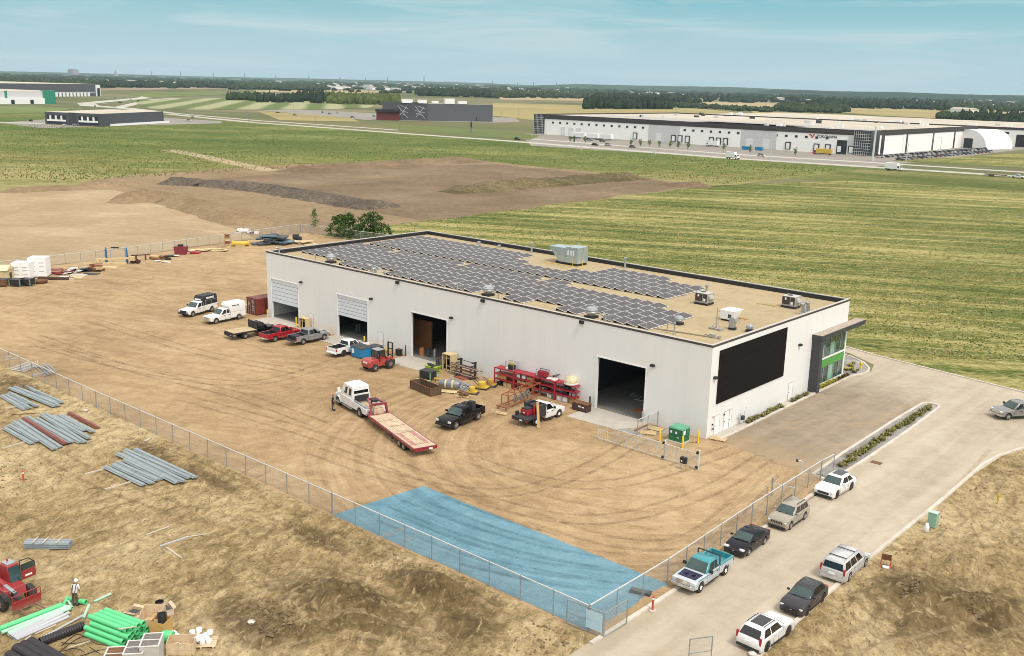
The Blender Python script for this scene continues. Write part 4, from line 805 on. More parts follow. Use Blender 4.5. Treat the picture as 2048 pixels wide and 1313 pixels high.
t, a, c, w, rear = pickup('white work pickup with tall black canopy, farthest left of the parked row', p, h, m_bw, 6.2, 2.0, 1.98, .97, 4.0, .41, -.35, 1.42, (-.22, .72), 1.28, 1.16, 1.32, ((.08, .34), (.40, .84)), None, 'cap', bump=m_plas)
cap(t, rear, w, 6.2, 1.33, 1.4, mt('canopy_black', (.018, .018, .019), .5), 'canopy')
for y in (-1, 1):
    B().box((-1.5, y*(w+.0), 2.36), (1.5, .03, .22)).box((-2.2, y*(w+.0), 2.34), (.2, .03, .34)).build('lettering', m_white, t); B().bx(-3.0, -.5, *sorted((y*(w-.01), y*(w+.03))), 1.98, 2.03).bx(-1.75, -1.70, *sorted((y*(w-.01), y*(w+.03))), 1.36, 1.98).bx(-.52, -.47, *sorted((y*(w-.01), y*(w+.03))), 1.36, 1.98).build('ladder_rack', m_steel, t)
B().box((.05, 0, 2.2), (.03, 1.2, .22)).build('lettering', m_white, t)
m_red = paint('red_paint', (.36, .012, .025), .22)
p, h = at((592, 675), (549.4, 685), -1, 2.0, 5.85, .95, 3.68)
pickup('bright red crew-cab pickup parked between the flatbed and grey pickup', p, h, m_red, bump=m_chr)
p, h = at((648.8, 680.5), (605.4, 690.5), -1, 2.0, 5.85, .95, 3.68)
t, a, c, w, rear = pickup('grey crew-cab pickup with its tailgate down beside the red pickup', p, h, paint('mid_grey_paint', (.23, .235, .24), .25), gate='open', gate_m=m_plas)
B().box((-2.2, 0, 1.05), (1.1, 1.3, .5)).build('cargo_box', m_plas, t, .05)
p = (G(685, 714)+Vector((-.9, 1.75, .04))); 
pickup('white crew-cab pickup with black wheels parked behind the blue bin', p, math.radians(93), paint('clean_white', 0), rim=m_alld, bump=m_white)
# black pickup with fuel tank
p, h = at((910.8, 859.8), (956.1, 841), 1, 2.04, 5.9, .97, 3.8)
t, a, c, w, rear = pickup('black pickup with a welder in its bed, parked alone in the yard', p, h, paint('gloss_black', (.005, .005, .006), .2), 5.9, 2.04, 1.95, .97, 3.8, .44, -.78, 1.35, (-.62, .62), 1.26, 1.18, 1.32, rim=None, bump=m_plas)
B().box((-1.25, .05, 1.62), (.7, 1.5, .55)).box((-1.3, .4, 2.02), (.6, .7, .3)).build('welder', m_plas, t, .04); B().cyl((-1.3, -.75, 1.35), (-1.3, -.75, 1.85), .14).cyl((-1.7, -.8, 1.35), (-1.7, -.8, 1.75), .1).box((-1.1, -.85, 1.6), (.25, .2, .3)).build('hose_reel', m_steel, t)
# white and black welding truck
p, h = at((1116.3, 832.5), (1085, 843.4), -1, 2.1, 6.3, 1.0, 3.7)
p, h = G(1111, 838)+Vector((-1.0, -1.6, .04)), math.radians(89)
t, a, c, w, rear = pickup('white welding truck with black service deck and red welder beside the red racks', p, h, m_bw, 6.3, 2.06, 2.0, .97, 3.9, .42, -.05, 1.55, (.08, .85), 1.28, 1.2, bed='deck', rim=m_white, rr=.45, splits=((.1, .8),), bump=m_chr, dually=True)
m_deck = mt('black_deck', (.030, .030, .032), .6)
B().bx(-3.15, -.15, -1.12, 1.12, .82, .96).bx(-3.2, -3.1, -1.12, 1.12, .60, .95).build('deck', m_deck, t)
for y in (-1, 1): B().bx(-1.25, -.2, *sorted((y*.72, y*1.12)), .96, 2.05).build('tool_cabinet', m_deck, t)
B().bx(-.25, -.15, -1.1, 1.1, .96, 2.1).build('headboard', m_deck, t)
B().box((-1.75, .25, 1.28), (.95, 1.0, .62)).build('welder', mt('welder_red', (.33, .02, .035), .4), t, .05); B().box((-1.75, .25, 1.66), (.8, .85, .14)).build('welder_lid', m_deck, t)
B().box((-.8, 0, 1.75), (.8, .8, .5), .2).build('tool_bin', m_deck, t); B().cyl((-1.3, -.4, .96), (-1.3, -.4, 2.0), .13).build('gas_bottle', m_tail, t); B().box((-2.25, .24, 1.26), (.02, .3, .12)).build('lettering', m_white, t)
B().box((-2.5, .95, 1.15), (.35, .25, .38)).build('vice', m_plas, t); B().box((-3.21, -.2, .74), (.02, .34, .15)).build('license_plate', m_plate, t)
for y in (-1, 1): B().box((-3.21, y*.95, .74), (.02, .25, .1)).build('taillight', m_tail, t)
tag(B().bar((0, 0, .05), (-.55, .38, 2.75), .28, .05).build('wooden_plank', mt('new_plank', (.48, .30, .13), .7, 0, .2, 3), loc=tuple(G(1077, 858))[:2]+(.03,)), 'long wooden plank leaning upright on the welding truck deck', 'plank')
# flatbed with a wooden deck
p = Vector((-69.4, -6.2, .04)); q0, q1 = G(496.3, 678), None
t, a, c, w, rear = pickup('black flatbed truck with bare wooden deck, left of the red pickup', Vector((q0.x-.95, q0.y+1.55, .04)), math.radians(86), paint('gloss_black', 0), 6.6, 2.0, 1.95, .97, 4.2, .42, .15, 1.75, (.28, 1.05), 1.26, 1.16, bed='deck', splits=((.1, .8),), dually=True)
m_wdk = mt('weathered_deck', (.46, .36, .21), .85, 0, .22, 1.4)
b = B()
for k in range(9): b.bx(-3.75, -.2, -1.2+k*.267, -1.2+k*.267+.255, 1.06, 1.12)
b.build('deck_board', m_wdk, t); B().bx(-3.78, -.15, -1.24, 1.24, .86, 1.05).build('deck_frame', m_plas, t)
B().bx(-.12, -.04, -1.2, 1.2, 1.06, 2.15).build('headboard', m_plas, t); b = B()
for k in range(9): b.bx(-3.6+k*.4, -3.45+k*.4, -1.3, -1.245, .88, 1.0)
b.build('stake_pocket', m_plas, t); B().bx(-3.9, -3.8, -1.1, 1.1, .5, .95).build('rear_panel', m_plas, t); B().box((-3.91, -.7, .75), (.02, .14, .1)).build('taillight', m_white, t)
# crew-cab haul truck
p, h = at((679.8, 812.8), (718.6, 834.8), 1, 2.35, 7.6, 1.1, 5.0)
h += .0
t = T('haul_truck', 'white crew-cab hauler truck coupled to the red trailer', 'truck', p, h); W_ = 2.3; w = W_/2
b, a, c = lower(7.6, W_, 1.05, 4.95, .5, .62, [(-.62, .9), (-.6, 1.55), (2.2, 1.55), (2.55, 1.62), (3.5, 1.42), (3.78, 1.15), (3.8, .8)], 1.3, 1.18) if False else (None, 2.75, -2.2)
o = [(-.55, .62), (-.55, 1.62), (2.05, 1.62), (2.3, 1.70), (3.45, 1.52), (3.75, 1.25), (3.8, .66)] + [(a+.62*math.cos(.2+2.74*k/9), .5+.62*math.sin(.2+2.74*k/9)) for k in range(10)]
bw = lambda x: 1 - .34*max(0, (x-1.9)/1.9)
rg = lambda y, k: [(x, y*(bw(x) if z > 1.0 or x < 2.1 else 1), z-k*.06 if z > 1.2 else z) for x, z in o]
B().loft([rg(-w, 1), rg(-w+.08, .3), rg(-w+.22, 0), rg(w-.22, 0), rg(w-.08, .3), rg(w, 1)]).build('body', m_bw, t, .05, .7)
for y in (-1, 1):
    B().loft([[(a+.66*math.cos(u), y*(w-.34), .5+.66*math.sin(u)) for u in [math.pi*k/10 for k in range(11)]], [(a+.66*math.cos(u), y*(w+.06), .5+.66*math.sin(u)) for u in [math.pi*k/10 for k in range(11)]]], False).build('front_fender', m_bw, t)
    B().box((3.62, y*.78, 1.12), (.3, .3, .26)).build('headlight', m_lamp, t, .04); B().box((1.9, y*(w+.28), 2.1), (.14, .3, .55)).build('mirror', m_white, t, .03); B().bx(-.5, 1.75, *sorted((y*(w-.3), y*(w+.05))), .42, .55).build('running_board', m_steel, t)
b, lo, hi = cabin(W_, (-.6, 2.25, -.5, 1.55), 1.55, 3.0, .12, .06); rf = b.build('cab', m_bw, t, .09, .7)
glaze(t, lo, hi, ((.12, .33), (.50, .72)), m_cgd, rv=(.42, .66), sv=(.25, .80)); B().bx(.1, .3, -.08, .08, 3.0, 3.16).build('roof_beacon', m_white, rf); B().prism([(.9, 2.98), (1.4, 2.98), (1.4, 3.02), (.9, 3.16)], -.6, .6).build('roof_fairing', m_white, rf)
B().box((3.85, 0, .72), (.22, 2.1, .34)).build('bumper', m_chr, t, .04); B().box((3.80, 0, 1.15), (.06, .9, .6)).build('grille', m_chr, t, .02)
B().bx(-.72, -.66, -.85, .85, 1.2, 1.95).build('window_guard', m_plas, t)
o = [(-3.75, .62), (-3.75, 1.25), (-.62, 1.45), (-.62, .62)] + [(c+.62*math.cos(.2+2.74*k/9), .5+.62*math.sin(.2+2.74*k/9)) for k in range(10)]
for y in (-1, 1): B().prism(o, *sorted((y*w, y*(w-.42)))).build('hauler_body', m_bw, t, .03); B().bx(-3.6, -.7, *sorted((y*(w-.06), y*(w-.38))), 1.46, 1.475).build('deck_plate', m_steel, t)
B().bx(-3.7, -.62, -w+.42, w-.42, .9, 1.02).build('deck', m_wdk, t); B().bx(-3.78, -3.70, -w+.1, w-.1, .7, 1.22).build('rear_panel', m_bw, t)
for y in (-1, 1): B().box((-3.79, y*.8, .95), (.02, .2, .14)).build('taillight', m_tail, t)
B().bx(-3.7, 3.6, -.45, .45, .5, .62).build('chassis', m_plas, t)
for y in (-1, 1): wheel(t, a, y*(w-.18), .5, .3, m_alloy, .55); wheel(t, c, y*(w-.16), .5, .3, m_alloy, .55); wheel(t, c, y*(w-.5), .5, .3, m_alloy, .55)
HP, HH = p, h
# gooseneck trailer
DK = [G(*q, .95) for q in ((738, 834), (779.4, 824.4), (829.3, 901.5), (872, 889))]
fm_, rm_ = (DK[0]+DK[1])/2, (DK[2]+DK[3])/2; d = fm_-rm_; LT = d.length; hd = math.atan2(d.y, d.x); WT = 2.55
m_tred = paint('trailer_red', (.22, .012, .028), .4); m_board = mt('deck_board', (.50, .39, .27), .85, 0, .25, 1.1); m_bpink = mt('pink_stained_board', (.42, .21, .18), .8, 0, .3, 1.5)
t = T('gooseneck_trailer', 'long red gooseneck trailer with plank deck behind the hauler truck', 'trailer', (rm_.x, rm_.y, .035), hd)
B().bx(0, LT, -WT/2, -WT/2+.12, .70, .96).bx(0, LT, WT/2-.12, WT/2, .70, .96).bx(-.02, .10, -WT/2, WT/2, .62, .96).bx(LT-.12, LT, -WT/2+.12, WT/2-.12, .70, .96).bx(.12, LT-.1, -.6, -.45, .45, .86).bx(.12, LT-.1, .45, .6, .45, .86).build('frame', m_tred, t)
b = B(); n = 10
for k in range(n):
    y0 = -WT/2+.13+k*(WT-.26)/n; 
    for x0, x1 in ((.12, 1.0), (1.08, LT*.42), (LT*.42+.1, LT*.62), (LT*.62+.1, LT*.80), (LT*.80+.08, LT-.14)):
        if k in (1, 2) and x0 == 1.08: b.mi = 1
        elif k in (7, 8) and x0 == 1.08: b.mi = 1
        else: b.mi = 0
        b.bx(x0, x1-.02, y0, y0+(WT-.26)/n-.02, .90, .955)
b.build('plank_deck', [m_board, m_bpink], t)
B().bx(LT*.42-.02, LT*.42+.10, -WT/2+.12, WT/2-.12, .88, .93).bx(LT*.62-.01, LT*.62+.09, -WT/2+.12, WT/2-.12, .88, .93).bx(LT*.80, LT*.80+.08, -WT/2+.12, WT/2-.12, .88, .93).bx(1.0, 1.08, -WT/2+.12, WT/2-.12, .88, .93).build('cross_beam', m_tred, t)
gn = B(); gx = LT
for y in (-1, 1): gn.bar((gx, y*.95, .85), (gx+.35, y*.85, 1.95), .22, .16).bar((gx+.3, y*.85, 1.95), (gx+2.1, y*.42, 2.05), .2, .16)
gn.bx(gx, gx+.75, -WT/2+.1, WT/2-.1, .78, .9).bar((gx+2.1, -.5, 2.05), (gx+2.1, .5, 2.05), .2).bar((gx+.35, -.95, 1.95), (gx+.35, .95, 1.95), .18).cyl((gx+2.1, 0, 1.0), (gx+2.1, 0, 2.1), .1)
gn.build('gooseneck', m_tred, t); B().bx(gx+.15, gx+.5, -.55, .55, .92, 1.55).bx(gx+.12, gx+.14, -.45, .45, 1.62, 1.82).build('toolbox', m_board, t)
B().cyl((gx+1.1, .05, 2.08), (gx+1.1, .05, 2.28), .38, n=18).build('spare_tyre', m_tyre, t)
for x in (2.45, 3.45):
    for y in (-1, 1): wheel(t, x, y*(WT/2-.16), .38, .24, m_alloy, .6); wheel(t, x, y*(WT/2-.44), .38, .24, m_alloy, .6)
for y in (-1, 1): B().cyl((5.1, y*(WT/2-.2), .62), (5.1, y*(WT/2+.0), .62), .30, n=14).build('spare_tyre', m_tyre, t); B().box((-.035, y*.95, .8), (.03, .26, .1)).build('taillight', m_tail, t)
B().box((-.035, -.55, .74), (.03, .4, .18)).build('license_plate', m_plate, t)
for y in (-1, 1): B().bx(LT-.9, LT-.75, *sorted((y*1.0, y*1.12)), .10, .72).build('landing_leg', m_tred, t)
# rough-terrain forklift by the doors
m_fred = paint('forklift_red', (.40, .055, .045), .35)
p, h = at((778, 738.3), (750.9, 744.7), -1, 2.1, 3.6, .7, 2.3)
t = T('forklift', 'red rough-terrain forklift with a black mast beside the blue bins', 'forklift', p, h)
B().prism([(-1.95, .55), (-2.0, 1.2), (-1.7, 1.55), (-.5, 1.5), (-.4, .55)], -.85, .85).build('counterweight', m_fred, t, .1, .6); B().bx(-.5, 1.5, -.62, .62, .5, .95).build('chassis', m_fred, t, .04)
B().prism([(.75, .9), (.9, 1.6), (1.6, 1.45), (1.8, .9)], -1.0, -.55).prism([(.75, .9), (.9, 1.6), (1.6, 1.45), (1.8, .9)], .55, 1.0).build('front_fender', m_fred, t, .06, .6)
cb = B().tube([(-.5, -.6, 1.2), (-.45, -.6, 2.5), (.55, -.6, 2.5), (.8, -.6, 1.2)], .05).tube([(-.5, .6, 1.2), (-.45, .6, 2.5), (.55, .6, 2.5), (.8, .6, 1.2)], .05).build('cab_frame', m_plas, t); B().bx(-.5, .6, -.65, .65, 2.5, 2.56).build('cab_roof', m_steel, cb)
B().pane([(-.5, .6, 1.5), (-.5, -.6, 1.5), (-.46, -.6, 2.4), (-.46, .6, 2.4)]).build('rear_window', m_cgl, t); B().pane([(.78, -.6, 1.4), (.78, .6, 1.4), (.58, .6, 2.4), (.58, -.6, 2.4)]).build('windshield', m_cgl, t); B().bx(-.35, .15, -.3, .3, .95, 1.5).build('seat', m_plas, t)
b = B()
for y in (-.42, .42): b.bx(1.95, 2.1, y-.07, y+.07, .2, 3.1)
for z in (.5, 1.4, 2.2, 3.0): b.bx(1.97, 2.08, -.42, .42, z, z+.1)
b.build('mast', m_plas, t); B().bx(2.12, 2.2, -.7, .7, .3, .95).build('carriage', m_plas, t)
for y in (-.4, .4): B().bx(2.12, 3.3, y-.07, y+.07, .14, .2).build('fork', m_steel, t)
for y in (-1, 1): wheel(t, 1.2, y*.9, .62, .42, m_fred, .5); wheel(t, -1.15, y*.85, .48, .34, m_alloy, .5)
B().box((-2.0, 0, 1.15), (.04, .8, .16)).build('lettering', m_white, t)
# red telehandler at the left edge
m_tel = paint('telehandler_red', (.30, .030, .030), .35)
tp = G(5, 1224); t = T('telehandler', 'red telehandler with its cab door swung open at the left edge', 'telehandler', (tp.x-1.35*.99-.1, tp.y+.98-.15, .1), math.radians(7))
B().prism([(-2.0, .7), (-2.0, 1.35), (1.3, 1.25), (1.5, .7)], -.75, .75).build('chassis', m_tel, t, .05, .6)
cb = B().loft([[(-.9, .1, 1.1), (.55, .1, 1.1), (.55, 1.0, 1.1), (-.9, 1.0, 1.1)], [(-.75, .15, 2.35), (.25, .15, 2.4), (.25, .95, 2.4), (-.75, .95, 2.35)]]); cab_ = cb.build('cab', m_tel, t, .05, .6)
B().pane([(.58, .14, 1.25), (.58, .96, 1.25), (.30, .92, 2.28), (.30, .18, 2.28)]).build('windshield', m_cgl, t); B().bx(-.65, .1, .25, .85, 2.38, 2.44).build('roof_grille', m_steel, cab_); B().pane([(.5, .99, 1.2), (-.85, .99, 1.2), (-.72, .955, 2.28), (.22, .955, 2.28)]).build('side_window', m_cgd, t)
dr = B().bx(.28, .34, 1.0, 2.1, 1.05, 1.62).prism([(.28, 1.62), (.34, 1.62), (.34, 1.70), (.28, 1.70)], 1.0, 2.1).build('door', m_tel, t, .02); B().tube([(.3, 1.0, 1.6), (.3, 1.0, 2.5), (.3, 1.62, 2.5), (.3, 2.05, 2.1), (.3, 2.08, 1.62)], .035).build('door_frame', m_plas, dr); B().box((.36, 1.55, 1.3), (.02, .5, .13)).build('lettering', m_white, dr)
B().bx(.3, .315, 1.05, 2.0, 1.7, 2.2).build('door_window', m_cgl, dr)
B().bar((-1.9, -.35, 1.75), (.7, -.35, 1.3), .30, .34).build('boom', m_tel, t); B().bar((.6, -.35, 1.32), (1.9, -.35, 1.1), .24, .28).build('boom_extension', m_steel, t); B().bar((1.7, -.35, 1.15), (2.5, -.35, .75), .26, .3).build('boom_head', m_plas, t); B().prism([(1.25, .95), (1.4, 1.25), (2.0, 1.15), (2.1, .9)], -1.15, -.8).build('front_fender', m_plas, t)
B().prism([(-1.9, .9), (-1.8, 1.55), (-.6, 1.5), (-.4, .9)], -.95, -.5).build('engine_cover', m_tel, t, .05)
b = B().bx(2.62, 2.70, -1.0, 1.0, .35, .95)
for k in range(9): b.bx(2.64, 2.68, -.98+k*.245, -.94+k*.245, .95, 1.35)
b.bx(2.63, 2.69, -1.0, 1.0, 1.33, 1.38).build('fork_carriage', m_tel, t)
for y in (-.55, .55): B().bx(2.70, 3.9, y-.06, y+.06, .30, .36).build('fork', mt('fork_steel', (.20, .12, .08), .7), t)
for x in (1.35, -1.35):
    for y in (-1, 1): wheel(t, x, y*.98, .55, .4, m_tel, .5)
B().cyl((-.5, .6, 2.44), (-.5, .6, 2.58), .06).build('beacon', m_tail, cab_)
# ------------------------------------------------------------------ fences, gates, posts
g = NT('chain_link'); x, y, z = g.xyz()
u = g.math('ADD', x, y)
d1 = g.math('FRACT', g.math('MULTIPLY', g.math('ADD', u, z), 11.0)); d2 = g.math('FRACT', g.math('MULTIPLY', g.math('SUBTRACT', u, z), 11.0))
al = g.math('MAXIMUM', g.math('LESS_THAN', d1, .10), g.math('LESS_THAN', d2, .10))
m_link = g.end((.42, .42, .40), .5, .3, alpha=al)
m_post = mt('fence_post', (.30, .32, .33), .5, .4); m_rail = mt('fence_rail', (.62, .63, .62), .45, .3)
def fence(label, pts, h=1.95, sp=3.0, skip_posts=False):
    t = T('chain_link_fence', label, 'fence'); P = [Vector(p) for p in pts]
    fb = B(); rl = B(); n_ = 0
    for a, b in zip(P, P[1:]):
        L_ = (b-a).length; n = max(1, round(L_/sp)); fb.add([(a.x, a.y, .08), (b.x, b.y, .08), (b.x, b.y, h), (a.x, a.y, h)], [(0, 1, 2, 3)]); rl.bar((a.x, a.y, h), (b.x, b.y, h), .07)
        for k in range(n+1):
            if k == n and b is not P[-1]: continue
            q = a.lerp(b, k/n)
            if n_ < 100: o = B().cyl((0, 0, 0), (0, 0, h+.05), .042 if k else .06, n=7).build('post', m_post, t); o.location = (q.x, q.y, 0); n_ += 1
    fb.build('chain_link_mesh', m_link, t); rl.build('top_rail', m_rail, t); return t
fence('long chain-link fence along the front of the yard, meeting the road at the blue patch', [(-137, -39.6), (-77.6, -38.9), (-52.4, -39.0), (-12.7, -38.6), (13.9, -38.5)])
fence('chain-link fence between the yard and the parked cars on the road', [(13.95, -38.45), (14.05, -29.1), (13.6, -15.6), (13.4, -2.0), (13.55, .4)])
fence('chain-link fence behind the row of scrap and white containers', [(-136.9, -60), (-136.8, -14.6), (-137, 9.4), (-142.7, 56)])
fence('chain-link fence along the grass behind the shop', [(-142.6, 56.1), (-113, 61.5), (-84, 63)])
fence('short chain-link fence between the near door and the green transformer', [(-5.76, -.35), (-5.7, -4.2)], 1.75, 1.9)
def panel(label, a, b, h=1.85, z=0.03):
    t = T('gate_leaf', label, 'gate leaf'); B().add([(a.x, a.y, .1), (b.x, b.y, .1), (b.x, b.y, h), (a.x, a.y, h)], [(0, 1, 2, 3)]).build('chain_link_mesh', m_link, t)
    b_ = B().cyl((a.x, a.y, 0), (a.x, a.y, h), .04).cyl((b.x, b.y, 0), (b.x, b.y, h), .04).bar((a.x, a.y, h), (b.x, b.y, h), .06).bar((a.x, a.y, .12), (b.x, b.y, .12), .06).bar((a.x, a.y, h*.5), (b.x, b.y, h*.5), .04); b_.build('frame', m_post, t)
a, b, c = G(1133, 1249), G(1204, 1277), G(1253, 1249)
panel('open chain-link gate leaf with a white board on it at the fence corner', a, b); panel('open chain-link gate leaf standing along the road edge at the fence corner', b+Vector((.1, .05, 0)), c)
d = (b-a).normalized(); q0 = a.lerp(b, .55); sg = B(); n = Vector((d.y, -d.x, 0))*.06
for k, (z0, z1) in enumerate(((.42, 1.02), (1.06, 1.70))):
    sg.loft([[tuple(p+n*s_+Vector((0, 0, z))) for p, z in ((q0, z0), (b, z0), (b, z1), (q0, z1))] for s_ in (.9, 1.3)])
tag(sg.build('sign_board', mt('pale_blue_board', (.40, .56, .64), .5, 0, .04)), 'blank pale board hung on the gate leaf at the fence corner', 'board')
panel('chain-link gate leaf at the bottom edge beside the road', G(1376, 1336), G(1421, 1330), 2.0)
# sliding gate with its operator
t = T('sliding_gate', 'long galvanised sliding gate frame standing open near the green transformer', 'gate', (-7.8, -8.2, .03)); LG = 11.7
b = B(); n = 10
for z in (.25, 1.15, 1.68): b.bar((0, 0, z), (LG, 0, z), .07 if z != 1.15 else .045)
for k in range(n+1): b.bar((LG*k/n, 0, .25), (LG*k/n, 0, 1.68), .055)
for k in range(n): b.bar((LG*k/n, 0, .25), (LG*(k+1)/n, 0, 1.60), .035)
b.build('frame', m_rail, t); B().add([(1.5, -.04, .3), (LG, -.04, .3), (LG, -.04, 1.66), (1.5, -.04, 1.66)], [(0, 1, 2, 3)]).build('chain_link_mesh', m_link, t)
for x in (7.95, LG+.05): B().cyl((x, .12, 0), (x, .12, 1.95), .085).cyl((x, .12, 1.95), (x, .12, 2.05), .1, .03).build('post', m_rail, t); B().box((x-.1, .02, 1.75), (.22, .25, .2)).box((x-.1, -.02, .3), (.22, .25, .2)).build('roller', m_black, t)
t = T('gate_operator', 'black gate motor box on two legs beside the sliding gate', 'gate motor', (2.85, -9.0, .03)); B().box((0, 0, .95), (.62, .4, .62)).build('housing', m_black, t, .04); B().cyl((-.25, 0, 0), (-.25, 0, .66), .035).cyl((.25, 0, 0), (.25, 0, .66), .035).build('leg', m_steel, t); B().cyl((-.1, -.21, .9), (-.1, -.225, .9), .09).build('badge', m_white, t)
def bollard(x, y, label, mat=None, h=1.25, r=.10):
    b = B().lathe((0, 0, 0), [(r, 0), (r, h-.08), (r*.8, h-.02), (r*.3, h)], 12); tag(b.build('bollard', mat or m_yel, loc=(x, y, .03), smooth=.6), label, 'bollard')
bollard(-75.4, -.7, 'yellow bollard at the far corner of the shop beside the red container'); bollard(-68.5, -.55, 'yellow bollard right of the farthest big door')
bollard(-60.3, -.6, 'yellow bollard left of the second big door'); bollard(-53.1, -.7, 'yellow bollard right of the second big door, in front of the white pickup')
bollard(-45.0, -.55, 'thin dark post left of the third big door', m_dkgrey, 1.5, .08); bollard(-37.7, .1, 'grey post right of the third big door', m_steel, 1.5, .12)
bollard(-14.7, -.5, 'dark grey post left of the near big door', m_dkgrey, 1.4, .10); bollard(-7.7, -.3, 'grey post right of the near big door', m_steel, 1.3, .11)
bollard(-3.1, -3.95, 'yellow bollard left of the green transformer'); bollard(-.35, -4.0, 'yellow bollard in front of the green transformer'); bollard(0.05, -1.7, 'yellow bollard between the green transformer and the shop corner', None, 1.35)
t = T('transformer', 'dark green pad transformer with two warning labels near the shop corner', 'transformer', (-1.75, -2.5, .03)); m_tg = mt('transformer_green', (.012, .13, .055), .45, 0, .08)
B().bx(-1.0, 1.0, -.95, .95, 0, .14).build('pad', m_conc, t); bd = B().bx(-.8, .8, -.7, .75, .14, 1.45).build('cabinet', m_tg, t, .02); B().loft([[(-.84, -.74, 1.45), (.84, -.74, 1.45), (.84, .79, 1.45), (-.84, .79, 1.45)], [(-.78, -.68, 1.6), (.78, -.68, 1.6), (.78, .72, 1.62), (-.78, .72, 1.62)]]).build('lid', mt('transformer_lid', (.10, .33, .20), .45), t)
for x in (-.5, .1): B().bx(x-.1, x+.1, -.715, -.702, .95, 1.2).build('warning_label', m_white, bd)
B().bx(.2, .45, -.715, -.702, .55, .62).build('number_plate', m_white, bd); B().bx(.802, .82, -.5, -.1, .9, 1.35).build('warning_label', m_white, bd); B().bx(-.01, .01, -.712, -.702, .2, 1.4).build('door_gap', m_black, bd)
# posts at the fence by the gravel bed
p = G(1603, 951); t = T('card_reader_post', 'bent white entry post standing at the kerb end by the fence', 'post', (p.x, p.y, .04)); B().tube([(0, 0, 0), (0, 0, 1.25), (-.15, -.15, 1.42), (-.35, -.35, 1.45)], .055).build('pole', m_rail, t); B().box((-.38, -.38, 1.44), (.2, .2, .2)).build('reader', m_dkgrey, t)
p = G(1543, 992); t = T('gate_latch_post', 'grey gate post with a cross rail to the road fence', 'post', (p.x, p.y, .04)); B().cyl((0, 0, 0), (0, 0, 1.7), .07).build('post', m_post, t); B().bar((0, 0, 1.15), (2.0, .25, 1.25), .06).bar((-.35, -.1, 1.1), (0, 0, 1.15), .05).build('rail', m_rail, t); p2 = Vector((-.1, -.75, 0)); B().tube([(-.1, -.75, 0), (-.1, -.75, 1.0), (-.3, -.85, 1.08)], .05).build('reader_pole', m_post, t)
# ------------------------------------------------------------------ loose things in the yard
m_pal = mt('pallet_wood', (.50, .38, .20), .85, 0, .2, 3); m_paly = mt('fresh_pallet', (.58, .47, .26), .85, 0, .15, 3); m_rust = mt('rust_brown', (.16, .075, .035), .8, .1, .3, 2); m_rusto = mt('rusty_orange', (.30, .10, .045), .7, .1, .25, 2)
m_rred = mt('rack_red', (.33, .020, .032), .45, 0, .15); m_cy = mt('machine_yellow', (.55, .38, .05), .5, 0, .15); m_tan = mt('tan_paint', (.55, .44, .24), .6); m_card = mt('cardboard', (.44, .27, .10), .85, 0, .15, 2); m_lime = mt('lime_green', (.33, .46, .06), .5); m_blue = mt('bin_blue', (.015, .20, .42), .4); m_blued = mt('bin_dark_blue', (.012, .06, .25), .4)
def pallet(t, w=1.2, d=1.0, m_=None, z=0, name='pallet'):
    b = B()
    for k in range(6): b.bx(-w/2, w/2, -d/2+k*d/6+.02, -d/2+(k+1)*d/6-.02, z+.10, z+.125)
    for k in (-1, 0, 1): b.bx(k*w*.42-.05, k*w*.42+.05, -d/2, d/2, z, z+.10)
    return b.build(name, m_ or m_pal, t)
def gp(px_, py_, z=.03): q = G(px_, py_); return (q.x, q.y, z)
# red container
t = T('shipping_container', 'dark red shipping container at the far end of the shop', 'container', (-78.7, -1.2, .03), math.radians(90)); m_cr = mt('container_red', (.17, .030, .022), .55, 0, .25, .8)
b = B(); n = 30; prof = []
for s_ in (-1.22, 1.22):
    ring = [(x*6.06/n, s_+(.035 if (x//1) % 2 else 0), z) for x in range(n+1) for z in ()]
b.bx(0, 6.06, -1.2, 1.2, .12, 2.55); bd = b.build('body', m_cr, t)
b = B()
for k in range(20):
    for y in (-1, 1): b.bx(.15+k*.3, .30+k*.3, *sorted((y*1.2, y*1.235)), .2, 2.5)
b.bx(-.03, .12, -1.24, -1.1, 0, 2.6).bx(-.03, .12, 1.1, 1.24, 0, 2.6).bx(-.03, .12, -1.1, 1.1, 2.48, 2.6).bx(-.03, .12, -1.1, 1.1, 0, .14); b.build('frame', m_cr, t)
b = B()
for y in (-.75, -.3, .3, .75): b.cyl((-.05, y, .15), (-.05, y, 2.45), .025)
b.build('locking_bar', m_steel, t)
for y in (-.55, .55): B().bx(-.03, -.002, y-.5, y+.5, .16, 2.46).build('door', m_cr, t)
for z, y in ((2.1, -.3), (1.8, -.3), (1.3, -.32), (1.0, -.34), (.6, -.3)): B().bx(-.045, -.031, y-.28, y+.2, z, z+.12).build('marking', mt('faded_white', (.62, .55, .52), .6), t)
B().bx(-.045, -.031, .45, .8, 1.4, 1.9).build('sticker', m_cy, t)
# stack of flat aluminium behind white pickups
t = T('flat_trailer', 'flat white trailer frame parked behind the white canopy pickup', 'trailer', gp(523, 618), math.radians(85)); B().bx(-2.4, 2.4, -1.0, 1.0, .75, .9).bx(-2.4, 2.4, -.8, -.7, .55, .75).build('frame', m_white, t); B().bx(-2.3, 2.3, -.9, .9, .9, .93).build('deck', m_steel, t)
for y in (-1, 1): wheel(t, -1.4, y*.85, .33, .2)
